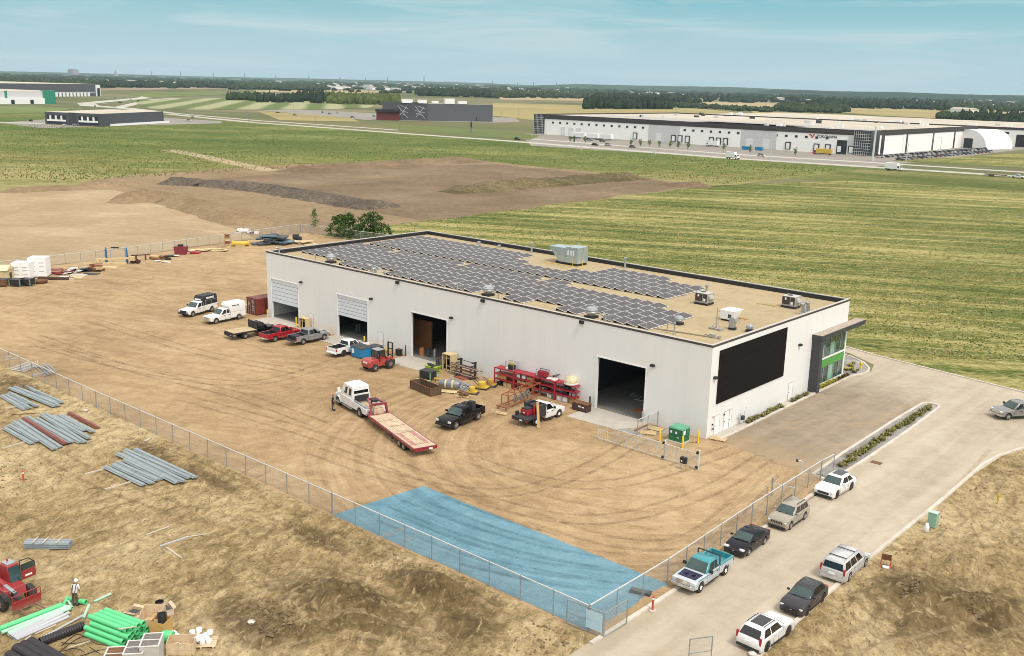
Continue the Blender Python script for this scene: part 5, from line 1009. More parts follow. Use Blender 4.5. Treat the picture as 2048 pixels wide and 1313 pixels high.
# bins
t = T('waste_bin', 'bright blue waste bin with a grey lid and white notice', 'waste bin', gp(722, 714), math.radians(2)); B().loft([[(-1.0, -.85, .08), (1.0, -.85, .08), (1.0, .85, .08), (-1.0, .85, .08)], [(-1.05, -.9, 1.45), (1.05, -.9, 1.25), (1.05, .9, 1.25), (-1.05, .9, 1.45)]]).build('body', m_blue, t, .02); B().loft([[(-1.1, -.95, 1.455), (1.1, -.95, 1.255), (1.1, .95, 1.255), (-1.1, .95, 1.455)], [(-1.1, -.95, 1.53), (1.1, -.95, 1.32), (1.1, .95, 1.32), (-1.1, .95, 1.53)]]).build('lid', m_dkgrey, t); B().bx(-.75, -.3, -.93, -.895, .55, 1.15).build('notice', m_white, t)
t = T('waste_bin', 'darker blue waste bin between the bright blue bin and the forklift', 'waste bin', (G(745, 712).x, G(745, 712).y+.4, .03), math.radians(4)); B().loft([[(-.8, -.8, .08), (.8, -.8, .08), (.8, .8, .08), (-.8, .8, .08)], [(-.85, -.85, 1.2), (.85, -.85, 1.05), (.85, .85, 1.05), (-.85, .85, 1.2)]]).build('body', m_blued, t, .02); B().bx(-.9, .9, -.9, .9, 1.205, 1.25).build('lid', m_dkgrey, t); B().bx(-.86, -.3, -.87, -.85, .5, .9).build('notice', m_white, t)
def cabinet(label, p, rz, w, d, h, mat, open_=2):
    t = T('open_cabinet', label, 'cabinet', p, rz); b = B().bx(-w/2, -w/2+.08, -d/2, d/2, 0, h).bx(w/2-.08, w/2, -d/2, d/2, 0, h).bx(-w/2, w/2, -d/2-.02, d/2+.02, h, h+.09).bx(-w/2+.08, w/2-.08, d/2-.06, d/2, 0, h).bx(-w/2+.08, w/2-.08, -d/2, d/2-.06, .05, .12).bx(-.05, .05, -d/2, -d/2+.08, .12, h); b.build('frame', mat, t)
    B().bx(-w/2+.2, -.15, -.2, .2, .12, h*.6).bx(.15, w/2-.2, -.25, .15, .12, h*.7).build('gas_bottle', m_black, t); B().bx(-w/2+.08, w/2-.08, -.3, .3, h*.72, h*.76).build('shelf', mat, t)
cabinet('tan open-fronted cabinet against the wall between the first two doors', (-66.2, -.75, .03), 0, 1.5, .9, 1.5, m_tan); cabinet('tall cream cabinet against the wall right of the third door', (-36.4, -1.0, .03), 0, 1.5, 1.2, 2.1, m_tan)
tag(B().bx(-.35, .35, -.3, .3, 0, .8).bx(-.38, .38, -.33, .33, .8, .86).build('black_tub', m_black, loc=(-45.9, -.9, .03)), 'small black tub left of the third door', 'tub')
for k, (x, y) in enumerate(((-49.2, -.8), (-47.9, -1.0), (-48.6, -1.7))):
    t = T('yellow_stand', ['left', 'right', 'front'][k]+' one of three small yellow steel stands near the forklift', 'stand', (x, y, .03), .4*k); B().bx(-.3, .3, -.25, .25, .3, .42).build('top', m_cy, t); b = B()
    for a in (-1, 1): b.bar((a*.25, -.2, 0), (a*.2, -.15, .3), .06).bar((a*.25, .2, 0), (a*.2, .15, .3), .06)
    b.build('leg', m_cy, t)
t = T('tilting_skip', 'lime green tipping bin holding dark scrap', 'skip', gp(867, 745), .15); B().loft([[(-.75, -.45, .15), (.5, -.45, .15), (.5, .45, .15), (-.75, .45, .15)], [(-.95, -.6, .85), (.9, -.6, .85), (.9, .6, .85), (-.95, .6, .85)]]).bx(-.9, .9, -.66, -.6, .78, .86).bx(-.9, .9, .6, .66, .78, .86).build('body', m_lime, t); B().bx(-.8, .8, -.5, -.35, 0, .15).bx(-.8, .8, .35, .5, 0, .15).build('fork_pocket', m_lime, t)
b = B()
for k in range(7): b.box((U(-.6, .6), U(-.4, .4), U(.9, 1.05)), (U(.6, 1.1), .2, .12), U(0, 3), 0, U(-.2, .2))
tag(b.build('scrap_heap', m_dkgrey, loc=gp(867, 745)), 'dark scrap heaped in the lime green tipping bin', 'scrap')
def tub(label, p, rz, w, d, h, mat, legm, cat='bin'):
    t = T('scrap_bin', label, cat, p, rz); B().bx(-w/2, w/2, -d/2, d/2, .25, h).build('body', mat, t); B().bx(-w/2-.02, w/2+.02, -d/2-.02, d/2+.02, h, h+.05).build('lid', m_dkgrey, t); b = B()
    for x in (-1, 1):
        for y in (-1, 1): b.bx(x*w/2-.05, x*w/2+.05, y*d/2-.05, y*d/2+.05, 0, h)
    b.build('leg', legm, t)
m_pgr = mt('pale_green_steel', (.16, .33, .22), .5)
tub('black lidded scrap bin with pale green legs behind the pallet stack', gp(856, 760), .1, 1.7, 1.2, 1.15, m_black, m_pgr)
t = T('pallet_stack', 'low stack of pale pallets left of the mesh crate', 'pallets', gp(842, 768), .15)
for k in range(3): pallet(t, 1.9, 1.3, m_paly, .13*k)
tag(pallet(None, 1.2, 1.0, m_pal), 'single broken pallet between the pallet stack and the mesh crate', 'pallet').location = gp(851, 775)
t = T('mesh_crate', 'long brown mesh-sided crate, open at the top, in the yard', 'crate', gp(851, 784), math.radians(-9)); m_mesh = mt('brown_mesh', (.10, .065, .038), .8, 0, .25, 4); w, d, h = 4.1, 1.5, .95
B().bx(-w/2, w/2, -d/2, -d/2+.03, .05, h).bx(-w/2, w/2, d/2-.03, d/2, .05, h).bx(-w/2, -w/2+.03, -d/2, d/2, .05, h).bx(w/2-.03, w/2, -d/2, d/2, .05, h).build('mesh_side', m_mesh, t); B().bx(-w/2, w/2, -d/2, d/2, .02, .06).build('base', m_rust, t); b = B()
for x in (-w/2, 0, w/2):
    for y in (-d/2, d/2): b.bx(x-.04, x+.04, y-.045, y+.045, 0, h+.01)
for y in (-d/2, d/2): b.bx(-w/2, w/2, y-.045, y+.045, h, h+.06)
for x in (-w/2, w/2): b.bx(x-.04, x+.04, -d/2, d/2, h, h+.06)
b.build('frame', m_rust, t)
p = gp(893, 783); t = T('steel_tank', 'grey cylindrical tank with two tan bands lying on a yellow pallet', 'tank', (p[0], p[1]+.5, .17), math.radians(28)); b = B(); b.lathe((0, 0, 0), [(.05, -1.35), (.38, -1.25), (.52, -1.0), (.52, 1.0), (.38, 1.25), (.05, 1.35)], 18); b.v = [(z, x, y+.62) for x, y, z in b.v]; b.build('shell', mt('tank_grey', (.20, .21, .225), .45, .3, .15), t, smooth=.7)
for x in (-.4, .45): b = B(); b.lathe((0, 0, 0), [(.53, -.1), (.53, .1)], 18); b.v = [(z+x, X, y+.62) for X, y, z in b.v]; b.build('band', m_tan, t)
pt = T('pallet', 'yellow pallet under the grey tank', 'pallet', (p[0]+.25, p[1]+.1, .03), math.radians(28)); pallet(pt, 2.3, 1.7, m_paly, 0, 'deck')
t = T('work_stand', 'low steel stand with yellow arms beside the black bin', 'stand', gp(877, 768), .2); b = B()
for x in (-.7, .7):
    for y in (-.4, .4): b.bar((x, y, 0), (x, y, .55), .05)
b.bar((-.7, -.4, .5), (.7, -.4, .5), .05).bar((-.7, .4, .5), (.7, .4, .5), .05).build('frame', m_rust, t); B().box((0, .1, .6), (1.2, .14, .1), .2).box((0, -.2, .6), (1.1, .14, .1), -.1).build('arm', m_cy, t)
for k in range(12):
    x0, y0 = 898+U(0, 10)+k*.6, 756+U(0, 4)+k*1.7; a, b_ = G(x0, y0), G(x0+U(26, 46), y0+U(8, 17)); z = .09+.05*(k % 3)
    tag(B().bar((a.x, a.y, z), (b_.x, b_.y, z), .12, .10).build('steel_section', m_steel if k % 3 else m_kerbg), 'bare grey steel section in the loose heap right of the tank', 'steel', 'loose steel sections beside the tank')
tag(B().bx(-1.0, 1.0, -.55, .55, 0, .06).bx(-.9, .9, -.5, -.4, .06, .14).bx(-.9, .9, .3, .4, .06, .14).build('red_plate', mt('dull_red', (.27, .085, .06), .7), loc=gp(924, 757), rz=-.1), 'flat dull red steel plate lying near the cream cabinet', 'plate')
# cantilever rack with bar stock
t = T('bar_rack', 'black cantilever rack loaded with steel bars against the wall', 'rack', (-34.0, -1.6, .03), math.radians(-2))
for x in (-.1, 2.4):
    B().bx(x-.1, x+.1, .2, .4, 0, 2.0).build('upright', m_black, t); b = B()
    for z in (.25, .7, 1.15, 1.6): b.bx(x-.06, x+.06, -.6, .2, z, z+.08)
    b.build('arm', m_black, t); B().bx(x-.12, x+.12, -.25, .45, 1.95, 2.1).bx(x-.1, x+.1, -.7, .5, 0, .1).build('cap', m_black, t)
B().bar((-.1, .3, 1.9), (2.4, .3, 1.9), .06).bar((-.1, .3, 1.3), (2.4, .3, 1.3), .06).build('brace', m_black, t)
for k in range(15):
    z = (.36, .81, 1.26)[k % 3]; y = -.5+.13*(k//3); x0 = U(-1.9, -.6)
    o = tag(B().bar((x0, 0, 0), (x0+U(3.6, 5.2), U(-.1, .1), U(-.06, .06)), .07).build('steel_bar', m_rust if k % 4 else m_kerbg, loc=(-34.0, -1.6+y, z+.06), rz=math.radians(-2)), 'long thin steel bar lying on the black cantilever rack', 'bar', 'bars on the cantilever rack')
for k, (x, y) in enumerate(((-37.3, -1.1), (-37.9, -1.6))): tag(B().lathe((0, 0, 0), [(.3, 0), (.34, .5), (.2, 1.0), (.1, 1.3), (.02, 1.5)], 10).build('covered_equipment', m_black, loc=(x, y, .03), smooth=.6), ('black covered bottle cart against the wall left of the cream cabinet', 'black covered equipment in front of the third door edge')[k], 'equipment')
# yellow compactors and scrap on pallets
def compactor(label, p, rz, m_, s=1.0):
    t = T('plate_compactor', label, 'compactor', p, rz); pallet(t, 1.6, 1.2, m_dkgrey); B().prism([(-.7*s, .25), (-.55*s, .14), (.55*s, .14), (.7*s, .25), (.6*s, .34), (-.6*s, .34)], -.4*s, .4*s).build('base_plate', m_, t); B().lathe((0, 0, .34), [(.42*s, 0), (.45*s, .25), (.40*s, .5), (.2*s, .58)], 10).build('engine_cover', m_, t, smooth=.6); B().tube([(-.3*s, -.3, .4), (-.9*s, -.25, .95), (-.9*s, .25, .95), (-.3*s, .3, .4)], .03).build('handle', m_black, t)
compactor('round-topped yellow compactor on a pallet left of the red racks', gp(964, 778), .3, m_cy, 1.15); compactor('brownish yellow compactor on a pallet at the end of the red racks', gp(981, 773), .4, mt('dirty_machine_yellow', (.42, .25, .06), .6), 1.0); compactor('yellow and red machine on a dark pallet, third from the red racks', gp(944, 788), .5, m_cy, .9)
t = T('scrap_pallet', 'pallet of dark rusty castings in front of the yellow machines', 'scrap', gp(926, 794), .45); pallet(t, 1.7, 1.2, m_pal); [B().box((U(-.5, .5), U(-.35, .35), .25+U(0, .25)), (U(.3, .6), U(.2, .4), U(.2, .35)), U(0, 3)).build('casting', m_rust, t) for _ in range(7)]
# red racks
R0, R1 = G(988, 770), G(1151, 812)
nb = 4; RL = (R1-R0).length/nb; ang = math.atan2((R1-R0).y, (R1-R0).x); rd = Vector((math.cos(ang), math.sin(ang), 0))
RH = 2.15
m_pinkw = mt('pale_boxes', (.55, .50, .45), .7)
def box_on(label, bay, x, lev, w, d, h, mat, kind='carton', cat='box', y=.55, extra=None, rz=0):
    q = R0+rd*(RL*bay+x)+Vector((-rd.y, rd.x, 0))*y; z = .03+(0, .86, 1.52, RH)[lev]+.03 if lev else .03
    t = T(kind, label, cat, (q.x, q.y, z), ang+rz); B().bx(-w/2, w/2, -d/2, d/2, 0, h).build('body', mat, t, .02)
    B().bx(-w/2-.01, w/2+.01, -d/2-.01, d/2+.01, h*.82, h*.9).bx(-w*.1, w*.1, -d/2-.015, d/2+.015, 0, h).build('strap', extra or m_card, t); return t
pos = ('at the left end', 'second from the left', 'second from the right', 'at the right end')
for k in range(nb):
    q = R0+rd*(RL*k); t = T('storage_rack', 'red steel storage rack '+pos[k]+' of the four-bay row', 'rack', (q.x, q.y, .03), ang)
    for z in (.80, 1.46, RH):
        B().bx(.04, RL-.04, 0, 1.15, z, z+.05).bx(.04, RL-.04, -.02, .02, z-.07, z+.06).bx(.04, RL-.04, 1.13, 1.17, z-.07, z+.06).build('shelf', m_rred, t)
    for x in (.05, RL-.05):
        for y in (0, 1.15): B().bx(x-.055, x+.055, y-.055, y+.055, 0, RH+.05).build('upright', m_rred, t)
box_on('brown carton on the middle shelf of the leftmost red rack', 0, 1.0, 1, 1.3, .8, .5, m_card); box_on('crate of parts under the leftmost red rack, right side', 0, 1.9, 0, 1.2, .8, .55, m_pal); box_on('black bag under the leftmost red rack, left side', 0, .7, 0, .9, .7, .4, m_black, 'bag', 'bag', extra=m_dkgrey)
box_on('white slatted crate on the upper shelf of the second red rack', 1, .9, 2, 1.3, .7, .42, m_white, 'slatted_crate', 'crate', extra=m_dkgrey); box_on('carton on the upper shelf of the second red rack', 1, 2.2, 2, .9, .7, .35, m_card); box_on('flat carton on the lower shelf of the second red rack', 1, 1.0, 1, 1.2, .8, .3, m_pal); box_on('brown carton on the lower shelf of the second red rack', 1, 2.2, 1, 1.0, .8, .4, m_card); box_on('brown crate under the second red rack', 1, 1.2, 0, 1.0, .8, .5, m_pal)
box_on('small dark box on the lower shelf of the third red rack', 2, 1.2, 1, 1.0, .7, .25, m_dkgrey); box_on('white sack under the third red rack', 2, 2.0, 0, .6, .5, .5, m_white, 'sack', 'sack', extra=m_kerbg)
box_on('grey motor on the upper shelf of the right-hand red rack', 3, 1.3, 2, .8, .6, .25, m_dkgrey, 'motor', 'motor', extra=m_black); box_on('coil of black hose on the lower shelf of the right-hand red rack', 3, 1.2, 1, .6, .5, .35, m_black, 'hose_coil', 'hose', extra=m_dkgrey); box_on('grey gearbox on the lower shelf of the right-hand red rack', 3, 2.2, 1, .7, .6, .35, m_kerbg, 'gearbox', 'gearbox', extra=m_dkgrey)
box_on('white appliance under the right-hand red rack', 3, .9, 0, 1.5, .7, .6, m_white, 'appliance', 'appliance', extra=m_kerbg); box_on('brown carton under the right-hand red rack', 3, 2.4, 0, .8, .7, .75, m_card)
def on_top(bay, x, y=.55): q = R0+rd*(RL*bay+x)+Vector((-rd.y, rd.x, 0))*y; return (q.x, q.y, .03+RH+.05)
t = T('caged_generator', 'generator in a wire cage on top of the leftmost red rack', 'generator', on_top(0, 2.2), ang); b = B()
for x in (-.6, .6):
    for y in (-.45, .45): b.bar((x, y, 0), (x, y, .95), .04)
for z in (.03, .95): b.bar((-.6, -.45, z), (.6, -.45, z), .04).bar((-.6, .45, z), (.6, .45, z), .04).bar((-.6, -.45, z), (-.6, .45, z), .04).bar((.6, -.45, z), (.6, .45, z), .04)
b.build('cage', m_steel, t); B().box((0, 0, .35), (.8, .6, .5)).build('engine', m_black, t, .05); B().box((-.05, 0, .72), (.5, .4, .25)).build('tank', m_cy, t, .05); B().cyl((-.4, -.35, .2), (-.4, -.46, .2), .16).build('dial', m_white, t)
t = T('hot_box_heater', 'dark red machine in a tube frame on top of the third red rack', 'machine', on_top(2, .9), ang); B().box((0, 0, .45), (1.2, .6, .55)).build('body', m_rred, t, .04); B().tube([(-.75, -.4, 0), (-.75, -.4, .85), (.6, -.4, .85), (.9, -.2, .6)], .03).tube([(-.75, .4, 0), (-.75, .4, .85), (.6, .4, .85)], .03).build('frame', m_black, t); B().box((-.72, -.1, .4), (.12, .4, .5)).build('panel', m_white, t)
t = T('wrapped_parts', 'jumble of pale wrapped parts on top of the third red rack', 'parts', on_top(2, 2.2), ang+.2); [B().lathe((U(-.5, .5), U(-.3, .3), 0), [(U(.2, .32), 0), (.3, .12), (.12, U(.2, .35))], 8).build('parcel', m_pinkw, t, smooth=.6) for _ in range(5)]; B().bar((-.3, 0, .3), (.9, .1, .75), .12, .06).bar((0, .1, .3), (.7, .2, .5), .1).build('handle', m_dkgrey, t)
t = T('wrapped_bundle', 'large plastic-wrapped yellow bundle on top of the right-hand red rack', 'bundle', on_top(3, 1.9), ang); B().lathe((0, 0, 0), [(.75, 0), (.82, .3), (.7, .7), (.45, .9), (.1, .95)], 14).build('wrapping', mt('plastic_wrap', (.58, .52, .33), .25, 0, .3, 3), t, smooth=.8); B().lathe((0, 0, .02), [(.84, .05), (.85, .2)], 14).build('band', m_white, t)
m_coil = mt('coil_grey', (.16, .16, .155), .6)
# rusty ladder frame in front of the racks
A_, B_ = G(1010, 818), G(1072, 792); L_ = (B_-A_).length; an = math.atan2((B_-A_).y, (B_-A_).x)
t = T('rusty_frame', 'long rusty orange pipe stand in front of the red racks', 'stand', (A_.x, A_.y, .03), an); b = B()
for y in (-.5, .5): b.bar((0, y, 1.55), (L_+.6, y, 1.65), .09).bar((-.6, y, .35), (L_, y, .35), .12)
for k in range(6):
    x = k*L_/5; b.bar((x, -.5, 1.58), (x, .5, 1.58), .08)
    for y in (-.5, .5): b.bar((x, y, .35), (x, y, 1.58), .07)
b.bar((-.6, -.6, .35), (-.6, .8, .35), .1).build('frame', m_rusto, t)
for x in (-.6, L_*.5, L_): B().bar((x, -.55, 0), (x, -.55, .35), .1).bar((x, .55, 0), (x, .55, .35), .1).build('leg', m_rusto, t)
for k, x in enumerate((1.1, 2.2, 2.9, 3.6)):
    q = Vector((A_.x, A_.y, 0))+Vector((math.cos(an), math.sin(an), 0))*x+Vector((math.sin(an), -math.cos(an), 0))*.62; b = B()
    for r in (.40, .32, .24, .16): b.v, b.f, b.k = b.v, b.f, b.k; b.tube([(r*math.cos(u*.628), 0, 1.0+r*1.1*math.sin(u*.628)) for u in range(11)], .035, 5)
    tag(b.build('cable_coil', m_coil, loc=(q.x, q.y, .05), rz=an+.1), ('first', 'second', 'third', 'fourth')[k]+' grey cable coil from the near end, hung on the rusty pipe stand', 'cable coil')
t = T('tool_chest', 'dark brown job box with white stickers beside the near door', 'job box', gp(1163, 822), ang); B().bx(-1.0, 1.0, -.45, .45, .08, .85).build('body', mt('chest_brown', (.055, .030, .022), .5), t, .02); B().bx(-1.03, 1.03, -.48, .48, .86, .95).build('lid', m_rust, t); B().bx(-.15, .15, -.47, -.452, .5, .68).bx(.3, .6, -.47, -.452, .48, .62).build('sticker', m_white, t); B().bx(-.95, .95, -.35, -.2, 0, .08).bx(-.95, .95, .2, .35, 0, .08).build('skid', m_black, t)
t = T('small_pallet', 'small tan pallet lying at the foot of the rusty pipe stand', 'pallet', gp(1003, 829), .3); pallet(t, 1.4, .8, m_pal, 0, 'deck')
for k, (x, y, r, l) in enumerate(((1296, 868, .5, 'broken tan pallet left of the green transformer'), (1310, 860, .2, 'pale timber frame by the short fence'), (1437, 880, .25, 'tan pallet at the corner of the footpath'), (1388, 886, .7, 'pallet board lying beside the green transformer'))):
    t = T('old_pallet', l, 'pallet', gp(x, y), r); pallet(t, 1.7 if k != 3 else 1.4, 1.1 if k != 3 else .3, m_pal, 0, 'deck')
for k in range(5):
    a, b_ = G(1262+k*7, 862+k*2), G(1290+k*5, 848+k*3); tag(B().bar((a.x, a.y, .08), (b_.x, b_.y, .08), .14, .08).build('timber', m_rust if k % 2 else m_pal), 'old timber lying beside the near door apron', 'timber', 'timbers by the near apron')
sheet('stone_patch', [(-8.6, -4.6), (-5.9, -.4), (-3.4, -.3), (-3.6, -1.6), (-4.6, -2.4), (-5.6, -4.4)], .047, m_stone, .8, .25)
# ------------------------------------------------------------------ row of scrap along the back fence
def gcell(label, p, w, d, h, rz=0):
    t = T('storage_container', label, 'container', p, rz); B().bx(-w/2, w/2, -d/2, d/2, .15, h).build('body', m_white, t, .02); B().bx(-w/2-.03, w/2+.03, -d/2-.03, d/2+.03, h, h+.06).build('roof', m_white, t)
    for x in (-.25*w, .25*w): 
        dd = B().bx(x-.22*w, x+.22*w, -d/2-.035, -d/2-.002, .25, h-.1).build('door', m_trim, t)
        for z in (.3, .55, .75): B().bx(x-.15*w, x+.15*w, -d/2-.05, -d/2-.036, z*h, z*h+.14).build('marking', m_kerbg, dd)
    B().bx(-w/2, w/2, -d/2, -d/2+.2, 0, .15).bx(-w/2, w/2, d/2-.2, d/2, 0, .15).build('skid', m_dkgrey, t)
q = G(47, 561); gcell('left white storage container in the row by the back fence', (q.x-1.2, q.y+.6, .03), 3.0, 2.6, 2.9, math.radians(48)); q = G(80, 556); gcell('right white storage container in the row by the back fence', (q.x-1.2, q.y+.6, .03), 3.0, 2.6, 3.4, math.radians(48))
q = G(8, 567); t = T('shed', 'tan gabled shed at the left edge beside the white containers', 'shed', (q.x-1.5, q.y-.2, .03), math.radians(48)); B().bx(-2.0, 2.0, -1.4, 1.4, 0, 2.3).build('wall', m_tan, t); B().loft([[(-2.1, -1.6, 2.25), (-2.1, 0, 3.0), (-2.1, 1.6, 2.25)], [(2.1, -1.6, 2.25), (2.1, 0, 3.0), (2.1, 1.6, 2.25)]]).build('roof', mt('shed_roof', (.62, .53, .34), .7), t); B().bx(2.0, 2.03, -.5, .5, .1, 1.7).build('door', m_black, t)
tub('left black scrap bin in front of the white containers', gp(35, 573), .6, 1.9, 1.5, 1.2, m_black, m_pgr); tub('right black scrap bin in front of the white containers', gp(55, 572), .6, 1.9, 1.5, 1.2, m_black, m_pgr); tub('dark brown scrap bin at the very left edge', gp(3, 573), .6, 2.2, 1.5, 1.2, m_rust, m_rust)
def heap(label, px_, py_, n, spread, mats, cat, th=(.05, .14), sz=(.8, 2.0), up=.6, name='scrap_pile', part='plate', rz=.8):
    p = gp(px_, py_); t = T(name, label, cat, p, rz)
    for k in range(n):
        u = k/n; B().box((U(-1, 1)*spread[0]*(1-.5*u), U(-1, 1)*spread[1]*(1-.5*u), .06+u*up), (U(*sz), U(sz[0], sz[1])*.6, U(*th)), U(-.5, .5), U(-.1, .1), U(-.1, .1)).build(part, mats[k % len(mats)], t)
m_dred = mt('dark_red_steel', (.20, .028, .035), .55); m_sblu = mt('slate_blue', (.10, .17, .22), .5); m_slate = mt('dark_slate', (.055, .065, .070), .6); m_dbrown = mt('dark_brown', (.07, .035, .022), .7)
heap('sprawling heap of dark red plates beside the white containers', 117, 548, 22, (3.0, 1.9), (m_dred, m_dred, m_rred, m_rust, m_pinkw), 'scrap heap')
heap('heap of blue, black and white sheets next to the red plates', 155, 546, 12, (2.0, 1.4), (m_sblu, m_black, m_white), 'scrap heap', up=.9)
heap('heap of rusty brown frames and boards left of the blue lifting frame', 186, 543, 16, (1.9, 1.3), (m_rust, m_pal, m_rusto), 'scrap heap', th=(.1, .5), up=1.0)
for k, (x, y, m_, l) in enumerate(((134, 556, m_white, 'flat white sheet in front of the red plates'), (150, 556, m_tan, 'flat tan sheet in front of the blue and black heap'), (158, 551, m_pinkw, 'pale sheet leaning at the blue and black heap'), (182, 549, m_slate, 'dark sheet in front of the rusty brown heap'), (219, 536, m_tan, 'tan sheet alone before the blue lifting frame'), (81, 567, m_rust, 'rusty oval trough in front of the white containers'), (107, 560, m_dbrown, 'long dark brown beam beside the rusty trough'))):
    if k == 5: o = B().lathe((0, 0, 0), [(1.0, 0), (1.3, .5), (1.2, .5), (.9, .1)], 16).build('trough', m_, loc=gp(x, y), rz=.8)
    else: o = B().bx(-1.4 if k < 6 else -2.6, 1.4 if k < 6 else 2.6, -.8 if k < 6 else -.3, .8 if k < 6 else .3, 0, .10 if k < 6 else .45).bx(-1.0, .6, -.5, .3, .1, .2).build('steel_sheet' if k < 6 else 'beam', m_, loc=gp(x, y), rz=.75)
    tag(o, l, 'sheet' if k < 5 else ('trough', 'beam')[k-5])
q = gp(234, 527); t = T('lifting_frame', 'blue steel lifting frame standing in the scrap row', 'frame', (q[0], q[1], .03), math.radians(48))
for x in (-1.9, 1.9):
    b = B().bar((x, -.4, 0), (x, 0, 3.0), .22).bar((x, .4, 0), (x, 0, 3.0), .22)
    for k in range(5): b.box((x, -.1, .5+k*.5), (.5, .5, .08))
    b.build('upright', mt('frame_blue', (.03, .16, .32), .5), t)
B().bar((-1.9, 0, 2.9), (1.9, 0, 2.9), .12).bar((-1.9, 0, 2.2), (0, 0, 2.9), .06).bar((1.9, 0, 2.2), (0, 0, 2.9), .06).build('cross_bar', m_steel, t); B().box((-.2, 0, 3.02), (1.4, .4, .2)).build('hoist', m_black, t)
tag(B().bar((-3.2, 0, .9), (3.4, 0, 1.2), .28, .34).box((-3.1, 0, .7), (.7, .5, .7)).box((3.3, 0, 1.1), (.9, .6, .8)).bx(-2.2, 2.2, -.2, .2, 0, .3).build('spreader_beam', m_tan, loc=(q[0]+.7, q[1]-.8, .03), rz=math.radians(48)), 'cream spreader beam lying across the blue lifting frame', 'beam')
heap('dark red and black machine parts right of the blue lifting frame', 272, 527, 9, (1.0, .7), (m_dbrown, m_black, m_dred), 'machine parts', th=(.3, .6), sz=(.5, 1.2), up=.6); tag(B().bar((-1.8, 0, .9), (1.8, 0, 1.1), .2).bx(-1, -.8, -.2, .2, 0, .9).bx(.8, 1, -.2, .2, 0, .95).build('rail_stand', m_dbrown, loc=gp(282, 521), rz=.8), 'dark rail on two stands behind the dark red parts', 'rail')
heap('brown crates and boards in the middle of the scrap row', 315, 519, 9, (1.5, .9), (m_rusto, m_pal, m_rust), 'crates', th=(.4, .8), sz=(.9, 1.6), up=.4, part='crate')
t = T('tyre_pair', 'dark tyre heap right of the brown crates', 'tyres', gp(333, 519)); [B().lathe((x, 0, 0), [(.3, 0), (.6, .05), (.62, .3), (.3, .35)], 14).build('tyre', m_tyre, t) for x in (-.5, .6)]; B().lathe((0, .2, .36), [(.3, 0), (.6, .05), (.62, .3), (.3, .35)], 14).build('tyre', m_tyre, t)
heap('flat pale boards in front of the brown crates', 322, 525, 5, (1.6, .7), (m_tan, m_white, m_pinkw), 'boards', up=.2, part='board'); heap('dark grey boards left of the dark red skip', 350, 514, 5, (1.3, .7), (m_slate, m_white), 'boards', up=.3, part='board')
t = T('scrap_skip', 'dark red skip with a black lump on top in the scrap row', 'skip', gp(363, 509), .7); B().loft([[(-1.1, -.7, 0), (1.0, -.7, 0), (1.0, .7, 0), (-1.1, .7, 0)], [(-1.3, -.85, 1.6), (1.2, -.85, 1.6), (1.2, .85, 1.6), (-1.3, .85, 1.6)]]).build('body', m_dred, t); B().box((-.1, 0, 1.8), (1.1, .8, .45), .3).build('scrap', m_black, t, .1)
heap('low red boxes and white sacks right of the dark red skip', 381, 508, 8, (1.7, .7), (m_dred, m_white, m_rred), 'boxes', th=(.2, .4), up=.3, part='box'); heap('pale timber planks spread along the back fence', 424, 502, 12, (3.4, .8), (m_paly, m_tan), 'planks', th=(.06, .1), sz=(2.0, 3.4), up=.3, part='plank', rz=.9)
t = T('cable_drum_stack', 'upright stack of tan drums by the back fence', 'drums', gp(455, 495)); [B().lathe((0, 0, z), [(.62, 0), (.62, .12), (.45, .14), (.45, .55), (.62, .57), (.62, .68)], 14).build('drum', m_rusto if k % 2 else m_tan, t) for k, z in enumerate((0, .7, 1.4, 2.1))]
t = T('yellow_pipe_section', 'yellow flanged pipe section lying by the back fence', 'pipe', (gp(483, 493)[0], gp(483, 493)[1], .6), .9); B().cyl((-1.9, 0, 0), (1.6, 0, 0), .5, n=14).cyl((-1.9, 0, 0), (-1.7, 0, 0), .75, n=14).cyl((1.4, 0, 0), (1.6, 0, 0), .7, n=14).build('barrel', m_cy, t); B().box((-.2, -.6, -.45), (2.0, .8, .15)).build('cradle', m_tan, t)
heap('big stack of dark slate-grey plates near the corner of the back fence', 548, 488, 20, (3.2, 1.9), (m_slate, m_slate, m_sblu, m_dkgrey), 'plate stack', th=(.12, .3), sz=(2.6, 5.0), up=1.9, rz=.9)
heap('stack of tan plywood sheets right of the dark plates', 605, 488, 8, (1.7, 1.2), (m_tan, m_pal, m_white), 'plywood', th=(.06, .12), sz=(2.2, 3.4), up=.6, part='sheet', rz=.9); heap('dark machine standing behind the plywood stack', 594, 481, 4, (.6, .4), (m_black, m_dkgrey), 'machine', th=(.6, 1.0), sz=(.8, 1.4), up=1.2, part='block')
heap('pale rubble heap on the light pad beyond the back fence', 492, 467, 14, (2.6, 1.2), (m_pinkw, m_white, m_rust), 'rubble', th=(.3, .7), sz=(.6, 1.6), up=.7, part='lump')
# near the front fence, left
t = T('railing_stack', 'stack of bent galvanised railings by the front fence at the far left', 'railings', gp(48, 741), .2)
for k in range(7): B().tube([(-1.6+.1*k, -.9+.3*k, .1+.08*k), (1.2, -.7+.3*k, .15+.08*k), (1.2, -.7+.3*k, .8+.05*k), (1.0, -.6+.3*k, .8+.05*k)], .06).build('railing', m_rail, t)
t = T('ladder_pile', 'pile of grey ladder sections by the front fence at the far left', 'ladders', gp(86, 745), -.2)
for k in range(4):
    b = B().bar((-2.4, -.3+.3*k, .1+.1*k), (2.2, -.2+.3*k, .12+.1*k), .08).bar((-2.4, .1+.3*k, .1+.1*k), (2.2, .2+.3*k, .12+.1*k), .08)
    for j in range(8): b.bar((-2.2+.6*j, -.3+.3*k, .1+.1*k), (-2.2+.6*j, .1+.3*k, .1+.1*k), .05)
    b.build('ladder', m_steel, t)
